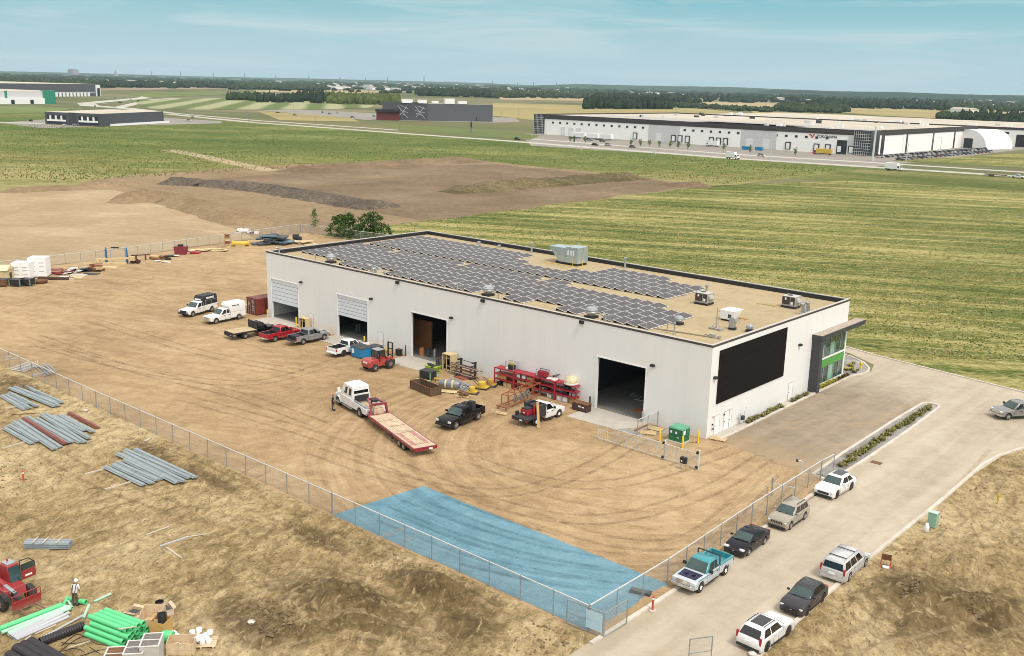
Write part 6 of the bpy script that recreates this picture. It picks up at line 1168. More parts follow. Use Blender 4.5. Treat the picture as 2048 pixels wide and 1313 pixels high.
for k, (x0, y0, x1, y1) in enumerate(((8, 717, 24, 715), (13, 721, 33, 720), (66, 753, 90, 748), (50, 738, 75, 736))): a, b_ = G(x0, y0), G(x1, y1); tag(B().bar((a.x, a.y, .1), (b_.x, b_.y, .12), .12).build('grey_tube', m_kerbg), 'grey steel tube lying loose behind the front fence at the far left', 'tube', 'loose tubes behind the front fence')
# marks on the blue patch and kerb
tag(B().bx(-.75, .75, -.25, .25, 0, .22).build('dark_slab', m_slate, loc=gp(1281, 1188, .04), rz=.35), 'short dark slab lying on the blue patch near the road fence', 'slab')
def delineator(label, p, m_, h=1.05):
    t = T('delineator_post', label, 'marker post', p); B().lathe((0, 0, 0), [(.28, 0), (.27, .06), (.08, .1)], 12).build('base', m_conc, t); B().lathe((0, 0, .08), [(.075, 0), (.075, h), (.03, h+.04)], 10).build('tube', m_, t); B().lathe((0, 0, .08), [(.08, h*.75), (.08, h*.87)], 10).build('band', m_white, t)
m_dor = mt('delineator_red', (.55, .06, .03), .5)
delineator('red marker post at the kerb end near the blue patch', gp(1305, 1223, .04), m_dor); delineator('red marker post on the dirt beside the grey plank stacks', gp(48, 970, .1), m_dor, 1.15)
t = T('utility_pedestal', 'pale green utility pedestal behind the right kerb', 'pedestal', gp(1864, 1055, .1)); B().bx(-.35, .35, -.3, .3, 0, 1.25).build('cabinet', mt('pedestal_green', (.23, .40, .30), .5), t, .02); B().bx(-.38, .38, -.33, .33, 1.25, 1.31).build('lid', mt('pedestal_lid', (.42, .55, .46), .5), t)
tag(B().lathe((0, 0, 0), [(.05, 0), (.18, .12), (.22, .5), (.1, .85)], 10).build('white_bag', m_white, loc=gp(1852, 1067, .05), smooth=.8), 'upright white bag leaning beside the green pedestal', 'bag')
t = T('road_sign_stand', 'back of a dark sign on an orange folding stand at the right kerb', 'sign', gp(1771, 1134, .05), .4); B().box((0, 0, .75), (.75, .04, .5), 0, .15).build('sign_panel', m_rust, t); B().bar((-.35, -.25, 0), (-.35, 0, .95), .05).bar((.35, -.25, 0), (.35, 0, .95), .05).bar((-.35, .3, 0), (-.35, 0, .9), .05).bar((.35, .3, 0), (.35, 0, .9), .05).build('leg', m_dor, t); B().box((0, -.35, .08), (.5, .3, .16)).build('sandbag', m_white, t, .05)
t = T('hydrant_marker', 'yellow hydrant marker on the dirt at the right edge', 'marker', gp(1994, 1012, .15)); B().cyl((0, 0, 0), (0, 0, 1.0), .07).box((0, 0, .75), (.3, .1, .14)).box((0, 0, .45), (.2, .1, .2)).build('post', m_cy, t)
t = T('fire_hydrant', 'yellow fire hydrant in the planting bed at the shop corner', 'hydrant', (.45, 38.2, .09)); B().lathe((0, 0, 0), [(.18, 0), (.18, .1), (.13, .12), (.13, .7), (.18, .72), (.12, .9), (.03, .98)], 12).build('barrel', m_yel, t); B().cyl((-.25, 0, .6), (.25, 0, .6), .07).build('outlet', m_yel, t)
tag(B().bx(-.5, .5, -.35, .35, 0, .03).build('drain_grate', m_rust, loc=(15.5, 6.1, .045)), 'rusty drain grate in the road beside the gravel island', 'drain')
for k, (x, y, s_) in enumerate(((503, 1249, .45), (745, 826, .0), (172, 824, .4), (150, 846, .35), (1963, 1190, .4), (2000, 1055, .2), (1505, 1313, .5))):
    if s_: tag(B().lathe((0, 0, 0), [(s_*.5, 0), (s_*.6, s_*.3), (s_*.2, s_*.5)], 7).build('debris_lump', m_pinkw, loc=gp(x, y, .08)), ['pale lump on the dirt left of the dark mound', '', 'white lump by the grey plank stacks near the fence', 'small white lump left of the white lump near the fence', 'white lump in the dark soil at the right', 'tiny white lump on the right dirt below the yellow marker', 'white lump at the bottom edge of the road'][k], 'debris')
# ------------------------------------------------------------------ building site in front of the fence
m_sheet = mt('sheet_grey', (.29, .335, .345), .45, .15, .14, .7); m_sheetd = mt('sheet_edge', (.05, .055, .06), .6); m_sred = mt('sheet_red', (.22, .075, .058), .6)
def plank(name, a, b, z, w, mat, label, cat, group, h=.16):
    a, b = Vector(a), Vector(b); d = b-a; L_ = d.length; an = math.atan2(d.y, d.x); pb = B()
    prof = [(-w/2, 0), (-w/2, .02), (-w*.30, .02), (-w*.24, h), (-w*.02, h), (0, h*.55), (w*.02, h), (w*.24, h), (w*.30, .02), (w/2, .02), (w/2, 0)]
    pb.loft([[(0, y, zz) for y, zz in prof], [(L_, y, zz) for y, zz in prof]]); o = pb.build(name, mat, loc=(a.x, a.y, z), rz=an); return tag(o, label, cat, group)
def crop(ox, oy, s, *pts): return [(ox+x/s, oy+y/s) for x, y in pts]
def planks(lines, z0, label, group, w=.55):
    for k, (x0, y0, x1, y1, *m_) in enumerate(lines):
        (p0, p1) = crop(0, 680, 4.378, (x0, y0), (x1, y1)); z = z0+.05*(k % 3); red = bool(m_)
        plank('steel_plank', G(*p0, z+.1), G(*p1, z+.1), z, w, m_sred if red else m_sheet, (label if not red else 'rusty red steel plank lying in '+group), 'plank', group if not red else group+', rusty ones')
planks([(15, 485, 215, 605), (50, 478, 262, 592), (82, 458, 325, 575), (105, 480, 250, 560), (80, 415, 480, 578), (128, 408, 520, 570), (195, 432, 505, 552), (222, 402, 545, 545)], .14, 'ribbed grey steel plank in the small stack nearest the left edge by the fence', 'grey planks nearest the fence at the left', .5)
planks([(38, 765, 285, 903), (85, 742, 338, 884), (122, 712, 480, 950), (170, 700, 528, 934), (205, 680, 575, 903, 1), (240, 668, 622, 890), (322, 682, 705, 895), (362, 648, 745, 890), (400, 645, 782, 855), (462, 662, 725, 795), (512, 655, 752, 786), (555, 662, 815, 798), (605, 632, 860, 765, 1)], .16, 'ribbed grey steel plank in the broad middle stack with rusty red planks', 'the middle plank stack')
planks([(920, 1105, 1258, 1266), (985, 1088, 1335, 1250), (1022, 1065, 1378, 1222), (1090, 1045, 1435, 1210), (1030, 990, 1550, 1246), (1092, 980, 1612, 1232), (1098, 958, 1660, 1203), (1185, 952, 1712, 1200)], .18, 'ribbed grey steel plank in the stack nearest the camera, right of the red marker', 'grey planks of the nearest stack')
def timber(label, x0, y0, x1, y1, s=(0, 0, 1), w=.16, h=.12, mat=None, name='timber', group=None, z=.09, cat='timber'):
    p, q = crop(*s, (x0, y0), (x1, y1)); a, b = G(*p, z), G(*q, z); o = B().bar((0, 0, 0), (b-a), w, h).build(name, mat or m_pale, loc=(a.x, a.y, z)); return tag(o, label, cat, group)
m_pale = mt('pale_timber', (.47, .41, .32), .85, 0, .2, 2)
S2 = (0, 680, 4.378)
timber('pale timber sticking out under the nearest plank stack, upper one', 740, 1178, 945, 1122, S2); timber('pale timber sticking out under the nearest plank stack, lower one', 915, 1312, 1165, 1238, S2); timber('pale timber sticking out under the middle plank stack', 15, 952, 232, 890, S2); timber('pale timber sticking out under the smallest plank stack', 45, 602, 142, 582, S2); timber('pale timber at the left edge beside the middle plank stack', -20, 792, 42, 778, S2); timber('short pale board lying between the planks and the front fence', 1272, 888, 1318, 858, S2, .25, .06)
timber('thin brown stake lying above the middle plank stack', 100, 655, 350, 640, S2, .06, .05, m_rust)
S3 = (0, 1013, 4.096)
timber('pale board lying alone on the dirt, upper of the loose boards', 1195, 235, 1385, 165, S3, .14, .06); timber('long dark board of the loose boards on the dirt', 1310, 328, 1540, 250, S3, .14, .10, m_kerbg); timber('pale board end beyond the long dark board', 1540, 250, 1680, 228, S3, .10, .05); timber('short pale stick at right angles below the loose boards', 1362, 335, 1490, 425, S3, .12, .06)
for k in range(6):
    x0, y0 = 205+4*(k % 2), (338, 320, 300)[k//2]-6*(k % 2); p = crop(*S3, (205, 345), (575, 350)); a, b = G(*p[0]), G(*p[1]); nrm = Vector((-(b-a).y, (b-a).x, 0)).normalized()
    a = a+nrm*(.38*(k % 2)); b = b+nrm*(.38*(k % 2)); z = .12+.17*(k//2); plank('steel_plank', a, b, z, .5, m_sheet, 'grey steel plank in the small strapped pile left of the loose boards', 'plank', 'planks of the strapped pile', .13)
    if k == 5:
        for u in (.22, .45, .75): q = a.lerp(b, u); tag(B().bx(-.05, .05, -.75, .3, 0, .05).build('spacer_block', m_pale, loc=(q.x, q.y, .62), rz=math.atan2((b-a).y, (b-a).x)), 'small pale spacer on the strapped plank pile', 'spacer', 'spacers on the strapped pile')
# pipes
m_pg = mt('pipe_green', (.115, .56, .235), .35, 0, .07, .6); m_pgl = mt('pipe_pale_green', (.36, .60, .44), .4, 0, .08, .6); m_pgy = mt('pipe_grey', (.40, .42, .44), .4, 0, .06, .6)
m_bore = m_black
def pipe_(a, b, r, mat, label, group=None, cat='pipe', name='pipe', n=12):
    a, b = Vector(a), Vector(b); d = b-a; q = B(); n_ = d.normalized(); R_ = n_.to_track_quat('Z', 'Y').to_matrix()
    ring = lambda c, rr: [tuple(c + R_ @ Vector((rr*math.cos(t*2*math.pi/n), rr*math.sin(t*2*math.pi/n), 0))) for t in range(n)]
    O = Vector((0, 0, 0)); q.loft([ring(O+n_*.3, r*.86), ring(O, r*.86), ring(O, r), ring(d-n_*.24, r), ring(d-n_*.22, r*1.12), ring(d, r*1.12), ring(d, r*.9), ring(d-n_*.3, r*.9)], True)
    o = q.build(name, mat, loc=tuple(a), smooth=.7); return tag(o, label, cat, group)
S6 = (0, 1130, 7.173)
def lay(x0, y0, x1, y1, r, mat, label, group=None, z=None, s=S6):
    z = r+.04 if z is None else z; p, q = crop(*s, (x0, y0), (x1, y1)); return pipe_(G(*p, z), G(*q, z), r, mat, label, group)
lay(-40, 930, 880, 578, .17, m_pg, 'thick bright green pipe along the back of the mixed pipe bundle', z=.42); lay(-10, 945, 930, 585, .15, m_pg, 'bright green pipe second from the back of the mixed bundle', z=.30)
for k, q in enumerate(((20, 975, 960, 600), (110, 985, 1000, 600), (118, 1000, 1005, 625))): lay(*q, .12, m_pgl, 'pale green pipe in the mixed bundle below the worker', 'pale green pipes of the mixed bundle', z=.30-.04*k)
for k, q in enumerate(((150, 1020, 860, 660), (165, 1030, 900, 690), (190, 1045, 990, 690), (205, 1060, 940, 720), (228, 1075, 985, 745))): lay(*q, .11, m_pgy, 'grey pipe in the mixed bundle below the worker', 'grey pipes of the mixed bundle', z=.25-.03*k)
lay(1350, 528, 1590, 418, .085, m_pgl, 'single pale green pipe lying apart to the right of the worker'); lay(1195, 770, 1275, 578, .085, m_pgl, 'pale green pipe leaning on the left end of the green pipe stack', z=.7); lay(910, 570, 968, 470, .11, m_pg, 'short green pipe by the worker, pointing away'); lay(962, 480, 1045, 500, .13, m_pg, 'short thick green pipe at the worker\'s left leg'); lay(1140, 522, 1235, 540, .17, m_pg, 'short thick green pipe right of the worker'); lay(978, 520, 1040, 622, .09, m_pgl, 'short pale green pipe lying at the worker\'s feet')
lay(500, 995, 800, 862, .05, m_pale, 'thin pale rod beside the mixed pipe bundle'); lay(580, 1062, 1200, 722, .075, m_pgy, 'long pale grey rod between the mixed bundle and black pipe'); lay(290, 1130, 440, 1022, .05, m_pale, 'thin pale rod above the black corrugated pipes')
# green stack
A0 = G(*crop(*S6, (1215, 985))[0], .2); B0 = G(246, 1297, .2); d = (B0-A0); d.z = 0; L_ = d.length; d.normalize(); nrm = Vector((-d.y, d.x, 0))
if nrm.y < 0: nrm = -nrm
for lay_ in range(4):
    for k in range(6-(lay_ > 1)-(lay_ > 2)):
        o = nrm*(.36*k+.18*lay_); z = .20+.31*lay_; s_ = U(-.25, .25); a = A0+o+d*s_; b = A0+o+d*(L_+s_)
        a.z = b.z = z; pipe_(a, b, .175, m_pg, 'bright green pipe in the tall stack beside the concrete boxes', 'green pipes of the tall stack')
timber('pale stick lying across the top of the green pipe stack', 660, 675, 910, 640, (140, 1160, 6.827), .08, .05, None, z=1.4)
# black corrugated pipes
m_cor = NT('corrugated_black'); _z = m_cor.xyz()[2]; m_corr = m_cor.end(m_cor.mix(m_cor.noise(2, 4), (.014, .012, .015), (.030, .026, .030)), .55)
def corr(a, b, r, label, group=None):
    a, b = Vector(a), Vector(b); d = b-a; n = int(d.length/.16); R_ = d.normalized().to_track_quat('Z', 'Y').to_matrix(); q = B(); rings = [[tuple(R_ @ Vector((r*.8*math.cos(t*.45), r*.8*math.sin(t*.45), .2))) for t in range(14)], [tuple(R_ @ Vector((r*.8*math.cos(t*.45), r*.8*math.sin(t*.45), 0))) for t in range(14)]]
    for k in range(n*2+1):
        rr = r if k % 2 else r*.90; rings.append([tuple(R_ @ Vector((rr*math.cos(t*.45), rr*math.sin(t*.45), d.length*k/(2*n)))) for t in range(14)])
    o = q.loft(rings).build('corrugated_pipe', m_corr, loc=tuple(a)); return tag(o, label, 'pipe', group)
p = crop(*S6, (575, 1110), (1195, 870)); corr(G(*p[0], .32), G(*p[1], .32), .30, 'single black corrugated pipe pointing at the green pipe stack')
lab = ('leftmost', 'middle', 'rightmost')
for k, (x, y) in enumerate(((225, 1190), (330, 1142), (430, 1100))):
    p = crop(*S6, (x, y), (x+520, y+300)); corr(G(*p[0], .36), G(*p[1], .36), .33, 'black corrugated pipe, %s of the three at the bottom edge' % lab[k])
p = crop(*S6, (120, 1290), (640, 1590)); corr(G(*p[0], .36), G(*p[1], .36), .33, 'black corrugated pipe just showing at the bottom left corner')
S7 = (140, 1160, 6.827)
# concrete catch basins with twin grates
m_box = mt('box_concrete', (.47, .45, .41), .8, 0, .1, 1.5); m_boxt = mt('box_top', (.60, .585, .55), .7, 0, .06); m_hole = mt('grate_dark', (.16, .145, .13), .9, 0, .25, 4)
def basin(label, cx, cy, z, brown=False):
    q = G(*crop(*S7, (cx, cy))[0], z); t = T('catch_basin', label, 'catch basin', (q.x, q.y, .04), math.radians(-41)); w, d_ = .78, .58
    B().bx(-w, w, -d_, d_, 0, z-.06).build('box', m_box, t, .02); f = B().bx(-w-.02, w+.02, -d_-.02, -d_+.07, z-.055, z).bx(-w-.02, w+.02, d_-.07, d_+.02, z-.055, z).bx(-w-.02, -w+.07, -d_+.07, d_-.07, z-.055, z).bx(w-.07, w+.02, -d_+.07, d_-.07, z-.055, z).bx(-.035, .035, -d_+.07, d_-.07, z-.055, z); f.build('rim', m_boxt, t)
    for x in (-1, 1): B().bx(*sorted((x*.04, x*(w-.075))), -d_+.075, d_-.075, z-.045, z-.025).build('grate', m_rust if brown else m_hole, t)
    B().cyl((.35, -d_-.012, z*.75), (.35, -d_-.002, z*.75), .05).build('lifting_hole', m_black, t)
basin('tall concrete catch basin with two dark grates, furthest of the row', 1110, 822, 1.5); basin('concrete catch basin with two dark grates, middle of the row', 890, 922, 1.2); basin('concrete catch basin with brown grates at the bottom edge', 610, 1012, .95, True)
def crate(label, p, rz, w, d, h, boards=3, mat=None):
    mat = mat or m_crw; t = T('wooden_crate', label, 'crate', p, rz); b = B(); hb = h/boards
    for k in range(boards): z0, z1 = .06+k*hb, .06+(k+1)*hb-.03; b.bx(-w/2, w/2, -d/2, -d/2+.03, z0, z1).bx(-w/2, w/2, d/2-.03, d/2, z0, z1).bx(-w/2, -w/2+.03, -d/2+.03, d/2-.03, z0, z1).bx(w/2-.03, w/2, -d/2+.03, d/2-.03, z0, z1)
    b.build('side_boards', mat, t); B().bx(-w/2, w/2, -d/2, d/2, 0, .05).build('base', mat, t); b = B()
    for x in (-1, 0, 1):
        for y in (-1, 1): b.bx(x*(w/2-.06)-.05, x*(w/2-.06)+.05, *sorted((y*d/2, y*(d/2+.04))), 0, h+.05)
    b.build('batten', mat, t); return t
m_crw = mt('crate_wood', (.56, .43, .28), .8, 0, .15, 3)
def g7(x, y, z=.04): q = G(*crop(*S7, (x, y))[0], z); return (q.x, q.y, z)
crate('large open wooden crate behind the cardboard box', g7(1120, 620), math.radians(-42), 2.0, 1.3, .95); crate('open wooden crate with white parts at the bottom, right of the basins', g7(1530, 960), math.radians(48), 1.7, 1.1, .75)
for k in range(6): q = g7(1530+U(-60, 70), 945+U(-30, 30), .15); tag(B().lathe((0, 0, 0), [(.14, 0), (.16, .2), (.12, .3)], 8).build('white_fitting', m_white, loc=q, rz=k), 'white plastic fitting inside the open crate', 'fitting', 'white fittings in the crate')
q = g7(1250, 745); t = T('cardboard_box', 'tall open cardboard box holding a black pipe end', 'box', q, math.radians(30)); w = .52; b = B().bx(-w, w, -w, -w+.02, 0, 1.1).bx(-w, w, w-.02, w, 0, 1.1).bx(-w, -w+.02, -w+.02, w-.02, 0, 1.1).bx(w-.02, w, -w+.02, w-.02, 0, 1.1).bx(-w+.02, w-.02, -w+.02, w-.02, 0, .03); b.build('walls', mt('card_box', (.50, .31, .10), .8, 0, .08, 2), t); B().bx(-w+.025, w-.025, -w+.025, w-.025, .3, .32).build('lining', m_rust, t)
pipe_((q[0]+.05, q[1]+.1, .4), (q[0]-.15, q[1]+.2, 1.45), .26, m_cor.m, 'short black pipe standing in the cardboard box')
def stub(label, x, y, r, h, mat, rz=0): tag(B().lathe((0, 0, 0), [(r*.9, 0), (r, .05), (r*1.05, h), (r*.9, h), (r*.85, h*.4), (.02, h*.35)], 12).build('black_bucket', mat, loc=g7(x, y), smooth=.6), label, 'bucket')
stub('black bucket on the dirt behind the wooden crates', 1225, 385, .28, .5, m_black)
def carton(label, x, y, w, d, h, rz, mat):
    t = T('carton', label, 'box', g7(x, y), rz); b = B().bx(-w, w, -d, -d+.02, 0, h).bx(-w, w, d-.02, d, 0, h).bx(-w, -w+.02, -d+.02, d-.02, 0, h).bx(w-.02, w, -d+.02, d-.02, 0, h).bx(-w, w, -d, d, 0, .02); b.build('walls', mat, t); B().box((0, -d-.1, h), (w*1.8, .22, .015), 0, -.4).box((0, d+.1, h), (w*1.8, .22, .015), 0, .4).build('flap', mat, t); B().box((0, 0, h*.5), (w*1.2, d*1.2, h*.5)).build('contents', m_white if w < .45 else m_dkgrey, t)
carton('open tan carton left of the large wooden crate, upper one', 880, 500, .5, .42, .5, .4, m_crw); carton('open pale carton left of the large wooden crate, lower one', 850, 600, .55, .32, .3, .5, mt('pale_card', (.55, .45, .34), .8)); carton('pale carton behind the large wooden crate', 1300, 450, .6, .4, .45, -.2, mt('pale_card', 0))
for k, (x, y) in enumerate(((800, 560), (905, 650), (790, 600), (1410, 740), (1440, 770))): tag(B().lathe((0, 0, 0), [(.2, 0), (.26, .1), (.12, .22)], 7).build('white_scrap', m_white, loc=g7(x, y), smooth=.8), 'crumpled white wrapping on the dirt among the crates', 'wrapping', 'white wrapping among the crates')
b = B(); b.lathe((0, 0, .35), [(.36, -.35), (.4, -.1), (.4, .1), (.36, .35)], 14); b.v = [(z-.35, x*.9, y+.4) for x, y, z in b.v]; tag(b.build('green_elbow', m_pg, loc=g7(1340, 850), rz=.6, smooth=.7), 'large green pipe fitting right of the tallest catch basin', 'fitting')
t = T('pallet', 'tan pallet under the white concrete blocks', 'pallet', g7(1810, 870), math.radians(48)); pallet(t, 1.8, 1.3, m_crw, 0, 'deck')
pq = g7(1800, 850)
for k in range(13):
    a = k*2.4; r = .16*math.sqrt(k); z = .17 if k < 9 else .47; tag(B().lathe((0, 0, 0), [(.17, 0), (.19, .03), (.19, .24), (.15, .27), (.05, .28)], 9).build('white_block', m_white, loc=(pq[0]+r*math.cos(a)*1.3, pq[1]+r*math.sin(a), z)), 'round white block heaped on the tan pallet', 'block', 'white blocks on the pallet')
# black cables
for k, pts in enumerate((((880, 1165), (1000, 1060), (1090, 1000), (1150, 1000), (1195, 1030)), ((850, 1255), (1000, 1130), (1150, 1040), (1250, 1030)), ((880, 1110), (960, 1135), (1150, 1120), (1280, 1085)), ((1285, 1085), (1400, 1140), (1540, 1160)), ((900, 1240), (1040, 1200), (1150, 1215), (1215, 1260)), ((1150, 1310), (1400, 1230), (1610, 1195)), ((1285, 1180), (1430, 1275)))):
    P = [G(*q, .06) for q in crop(*S6, *pts)]; o = P[0]; tag(B().tube([tuple(p_-o) for p_ in P], .028, 5).build('cable', m_black, loc=tuple(o)), 'thin black cable lying loose between the pipe stacks', 'cable', 'loose black cables')
timber('pale batten lying among the black cables', 1000, 1190, 1290, 1095, S6, .10, .06)
# ------------------------------------------------------------------ people
def person(label, loc, rz, shirt, trousers, hat, skin, bend=0.0, vest=None, arms='down', s=1.0):
    t = T('person', label, 'person', loc, rz); t.scale = (s, s, s)
    me = bpy.data.meshes.new('body'); bm_v = []; E = []; rad = []
    def V(x, y, z, r): bm_v.append((x, y, z)); rad.append(r); return len(bm_v)-1
    def tl(x, y, z):                       # lean the trunk forward from the hips
        dz = z-.95; return x+math.sin(bend)*dz+math.cos(bend)*0, y, .95+math.cos(bend)*dz if dz > 0 else z
    pel = V(0, 0, .95, .14); sp1 = V(*tl(.0, 0, 1.15), .135); ch = V(*tl(0, 0, 1.36), .155); nk = V(*tl(0, 0, 1.50), .065); hd = V(*tl(.03, 0, 1.63), .10); tp = V(*tl(.035, 0, 1.72), .085)
    E += [(pel, sp1), (sp1, ch), (ch, nk), (nk, hd), (hd, tp)]; L_ = {}
    for s_ in (-1, 1):
        st = .06*s_; hp = V(0, .1*s_, .90, .105); kn = V(.02+st*.4, .12*s_, .50, .07); an = V(-.03+st*.4, .13*s_, .09, .05); ft = V(.12+st*.4, .14*s_, .045, .04); E += [(pel, hp), (hp, kn), (kn, an), (an, ft)]
        sh = V(*tl(0, .19*s_, 1.42), .07); fx = .10 if arms == 'down' else .24
        el = V(*tl(fx*.35, .27*s_, 1.15), .05); x_, y_, z_ = tl(fx, .22*s_, .95); wr = V(x_, y_, z_+.0, .035); E += [(ch, sh), (sh, el), (el, wr)]; L_[s_] = Vector((x_, y_, z_))
    me.from_pydata(bm_v, E, []); o = link('body', me, t); sk = o.modifiers.new('skin', 'SKIN'); sk.use_smooth_shade = True; o.modifiers.new('sub', 'SUBSURF').levels = 2; o.modifiers['sub'].render_levels = 2
    for i, r in enumerate(rad): me.skin_vertices[0].data[i].radius = (r, r*(1.0 if i not in (0, 1, 2) else 1.1)); me.skin_vertices[0].data[i].use_root = i == 0
    # one body, coloured by height: trousers, shirt, skin
    g = NT('person_skin_'+label[:6]); z = g.xyz()[2]; y = g.math('ABSOLUTE', g.xyz()[1]); hz = tl(0, 0, 1.50)[2]
    c = g.mix(g.math('GREATER_THAN', z, .97), trousers, shirt); c = g.mix(g.math('GREATER_THAN', z, hz), c, skin); c = g.mix(g.math('LESS_THAN', z, .10), c, (.03, .025, .02))
    fo = g.math('MULTIPLY', g.math('GREATER_THAN', y, .205), g.math('LESS_THAN', z, tl(0, 0, 1.2)[2])); c = g.mix(g.math('MULTIPLY', fo, g.math('GREATER_THAN', z, .78)), c, skin)
    me.materials.append(g.end(c, .8))
    hx, _, hz2 = tl(.035, 0, 1.66); B().lathe((hx, 0, hz2), [(.125, 0), (.128, .03), (.12, .08), (.08, .14), (.02, .16)], 14).build('hat', hat, t, smooth=.8).data.name = 'hat'
    B().box((hx+.13, 0, hz2+.01), (.10, .16, .02)).build('hat_brim', hat, t)
    for s_ in (-1, 1):                       # hands: palm, four unequal bent fingers and a thumb
        w = L_[s_]; hb = B(); hb.cyl(w+Vector((0, 0, .03)), w+Vector((.015, 0, -.08)), .032, .038, 8)
        for q in range(4):
            f0 = w+Vector((-.025+.018*q, 0, -.08)); f1 = f0+Vector((.012, -.008*s_, -.042+.004*abs(q-1.5))); f2 = f1+Vector((.016, -.018*s_, -.032)); hb.cyl(f0, f1, .010, .009, 6).cyl(f1, f2, .009, .007, 6)
        th = w+Vector((.03, -.005*s_, -.03)); hb.cyl(th, th+Vector((.03, -.012*s_, -.035)), .011, .009, 6).cyl(th+Vector((.03, -.012*s_, -.035)), th+Vector((.034, -.014*s_, -.065)), .009, .007, 6); hb.build('hand', m_skin if shirt != (.01, .01, .012) else m_black, t, smooth=.8)
        B().box((.14+.024*s_, .14*s_, .05), (.27, .10, .10)).build('boot', m_black, t, .03)
    f = tl(.14, 0, 1.61); B().cyl((f[0]-.01, 0, f[2]), (f[0]+.02, 0, f[2]-.02), .018, .012, 6).build('nose', m_skin, t)
    B().cyl((f[0]-.03, -.035, f[2]+.03), (f[0]-.012, -.035, f[2]+.03), .012).cyl((f[0]-.03, .035, f[2]+.03), (f[0]-.012, .035, f[2]+.03), .012).box((f[0]-.02, 0, f[2]-.06), (.02, .05, .012)).build('face_features', m_dbrown, t)
    if vest:
        vb = B()
        for s_ in (-1, 1): P = [tl(-.155, .09*s_, 1.0), tl(-.165, .10*s_, 1.25), tl(-.14, .10*s_, 1.45), tl(.0, .11*s_, 1.52), tl(.15, .10*s_, 1.40)]; vb.tube(P, .03, 5)
        vb.build('suspenders', vest, t)
    return t
m_skin = mt('skin', (.38, .22, .15), .6)
p = G(151, 1214); person('person in white hard hat and shirt with dark harness bending over green pipes', (p.x, p.y, .05), math.radians(128), (.62, .60, .62), (.075, .06, .045), m_white, (.38, .22, .15), .42, m_dbrown, 'fwd', 1.06)
p = G(670, 821); person('person in dark clothes standing at the cab of the white hauler truck', (p.x, p.y-.3, .035), math.radians(60), (.01, .01, .012), (.012, .012, .014), mt('red_brown_hat', (.30, .09, .06), .7), (.38, .22, .15), .06, None, 'down', 1.05)
# ------------------------------------------------------------------ plants
def leafmat(name, c): 
    g = NT(name); oi = g.n('ShaderNodeNewGeometry').outputs['Random Per Island']
    return g.end(g.mix(oi, tuple(x*.55 for x in c), tuple(min(1, x*1.5) for x in c)), .8, spec=.2)
m_lf = leafmat('bush_leaves', (.062, .105, .024)); m_lf2 = leafmat('poplar_leaves', (.09, .14, .035)); m_bark = mt('bark', (.10, .075, .05), .9); m_bark2 = mt('pale_bark', (.32, .29, .23), .9)
def leaves(b, c, rx, rz, n, s):
    for _ in range(n):
        v = Vector((rnd.gauss(0, 1), rnd.gauss(0, 1), rnd.gauss(0, 1))).normalized()*(rnd.random()**.45)*U(.75, 1.35); p = Vector(c)+Vector((v.x*rx, v.y*rx, v.z*rz))
        a = Vector((U(-1, 1), U(-1, 1), U(-1, 1))).normalized()*s*U(.6, 1.3); d = a.cross(Vector((U(-1, 1), U(-1, 1), U(-1, 1)))).normalized()*s*.6
        b.add([p-a, p+d, p+a, p-d], [(0, 1, 2, 3)])
def tree(name, label, cat, p, h, clumps, n, s, lm, bk, stems, group=None):
    t = T(name, label, cat, p, 0, group); b = B()
    for x, y, z, rx, rz, w in clumps: leaves(b, (x, y, z), rx, rz, int(n*w), s)
    b.build('crown', lm, t); b = B()
    for x0, y0, x1, y1, z1, r in stems: b.cyl((x0, y0, 0), ((x0+x1)/2+U(-.1, .1), (y0+y1)/2, z1*.5), r, r*.7, 7).cyl(((x0+x1)/2, (y0+y1)/2, z1*.5), (x1, y1, z1), r*.7, r*.2, 7)
    b.build('trunk', bk, t); return t
def gq(x, y, z=0): p = G(x, y); return (p.x, p.y, z)
def loose(n, rx, h, seed):
    r_ = random.Random(seed); o = []
    for _ in range(n): a = r_.uniform(0, 6.28); e = r_.random()**.6; z = r_.random()**1.2*.93*h+.25; k = 1.05-.75*(z/h)**1.6; o.append((math.cos(a)*rx*e*k, math.sin(a)*rx*e*k, z, r_.uniform(.35, .95), r_.uniform(.3, .75), .13))
    return o
p = gq(688, 474); tree('willow_bush', 'dense green bush behind the far end of the shop, left of the pair', 'bush', p, 6, loose(84, 4.6, 5.2, 3), 420, .22, m_lf, m_bark, [(0, 0, .4, .2, 6.2, .14), (.3, 0, -2.2, .4, 4.6, .1), (-.2, 0, 2.6, -.4, 4.8, .1)])
p = gq(744, 474); tree('willow_bush', 'taller open bush with bare twigs on top behind the shop, right of the pair', 'bush', p, 7, loose(84, 5.0, 5.6, 8), 360, .22, m_lf, m_bark, [(0, 0, .5, .2, 7.6, .14), (.2, 0, 3.2, .4, 6.6, .1), (-.2, 0, -2.7, -.4, 6.6, .1), (0, .2, 1.8, .6, 7.4, .08), (.1, 0, -1.2, .3, 7.7, .08), (.1, 0, 2.4, -.3, 7.2, .07)])
p = gq(629, 470); tree('young_poplar', 'young pale poplar standing alone at the corner of the back fence', 'tree', p, 6, [(0, 0, 4.6, .8, 1.0, .4), (.4, 0, 3.4, .9, .8, .3), (-.5, .2, 2.2, .8, .6, .2), (.1, 0, 5.6, .5, .7, .2)], 380, .15, m_lf2, m_bark2, [(0, 0, .1, 0, 6.0, .09)])
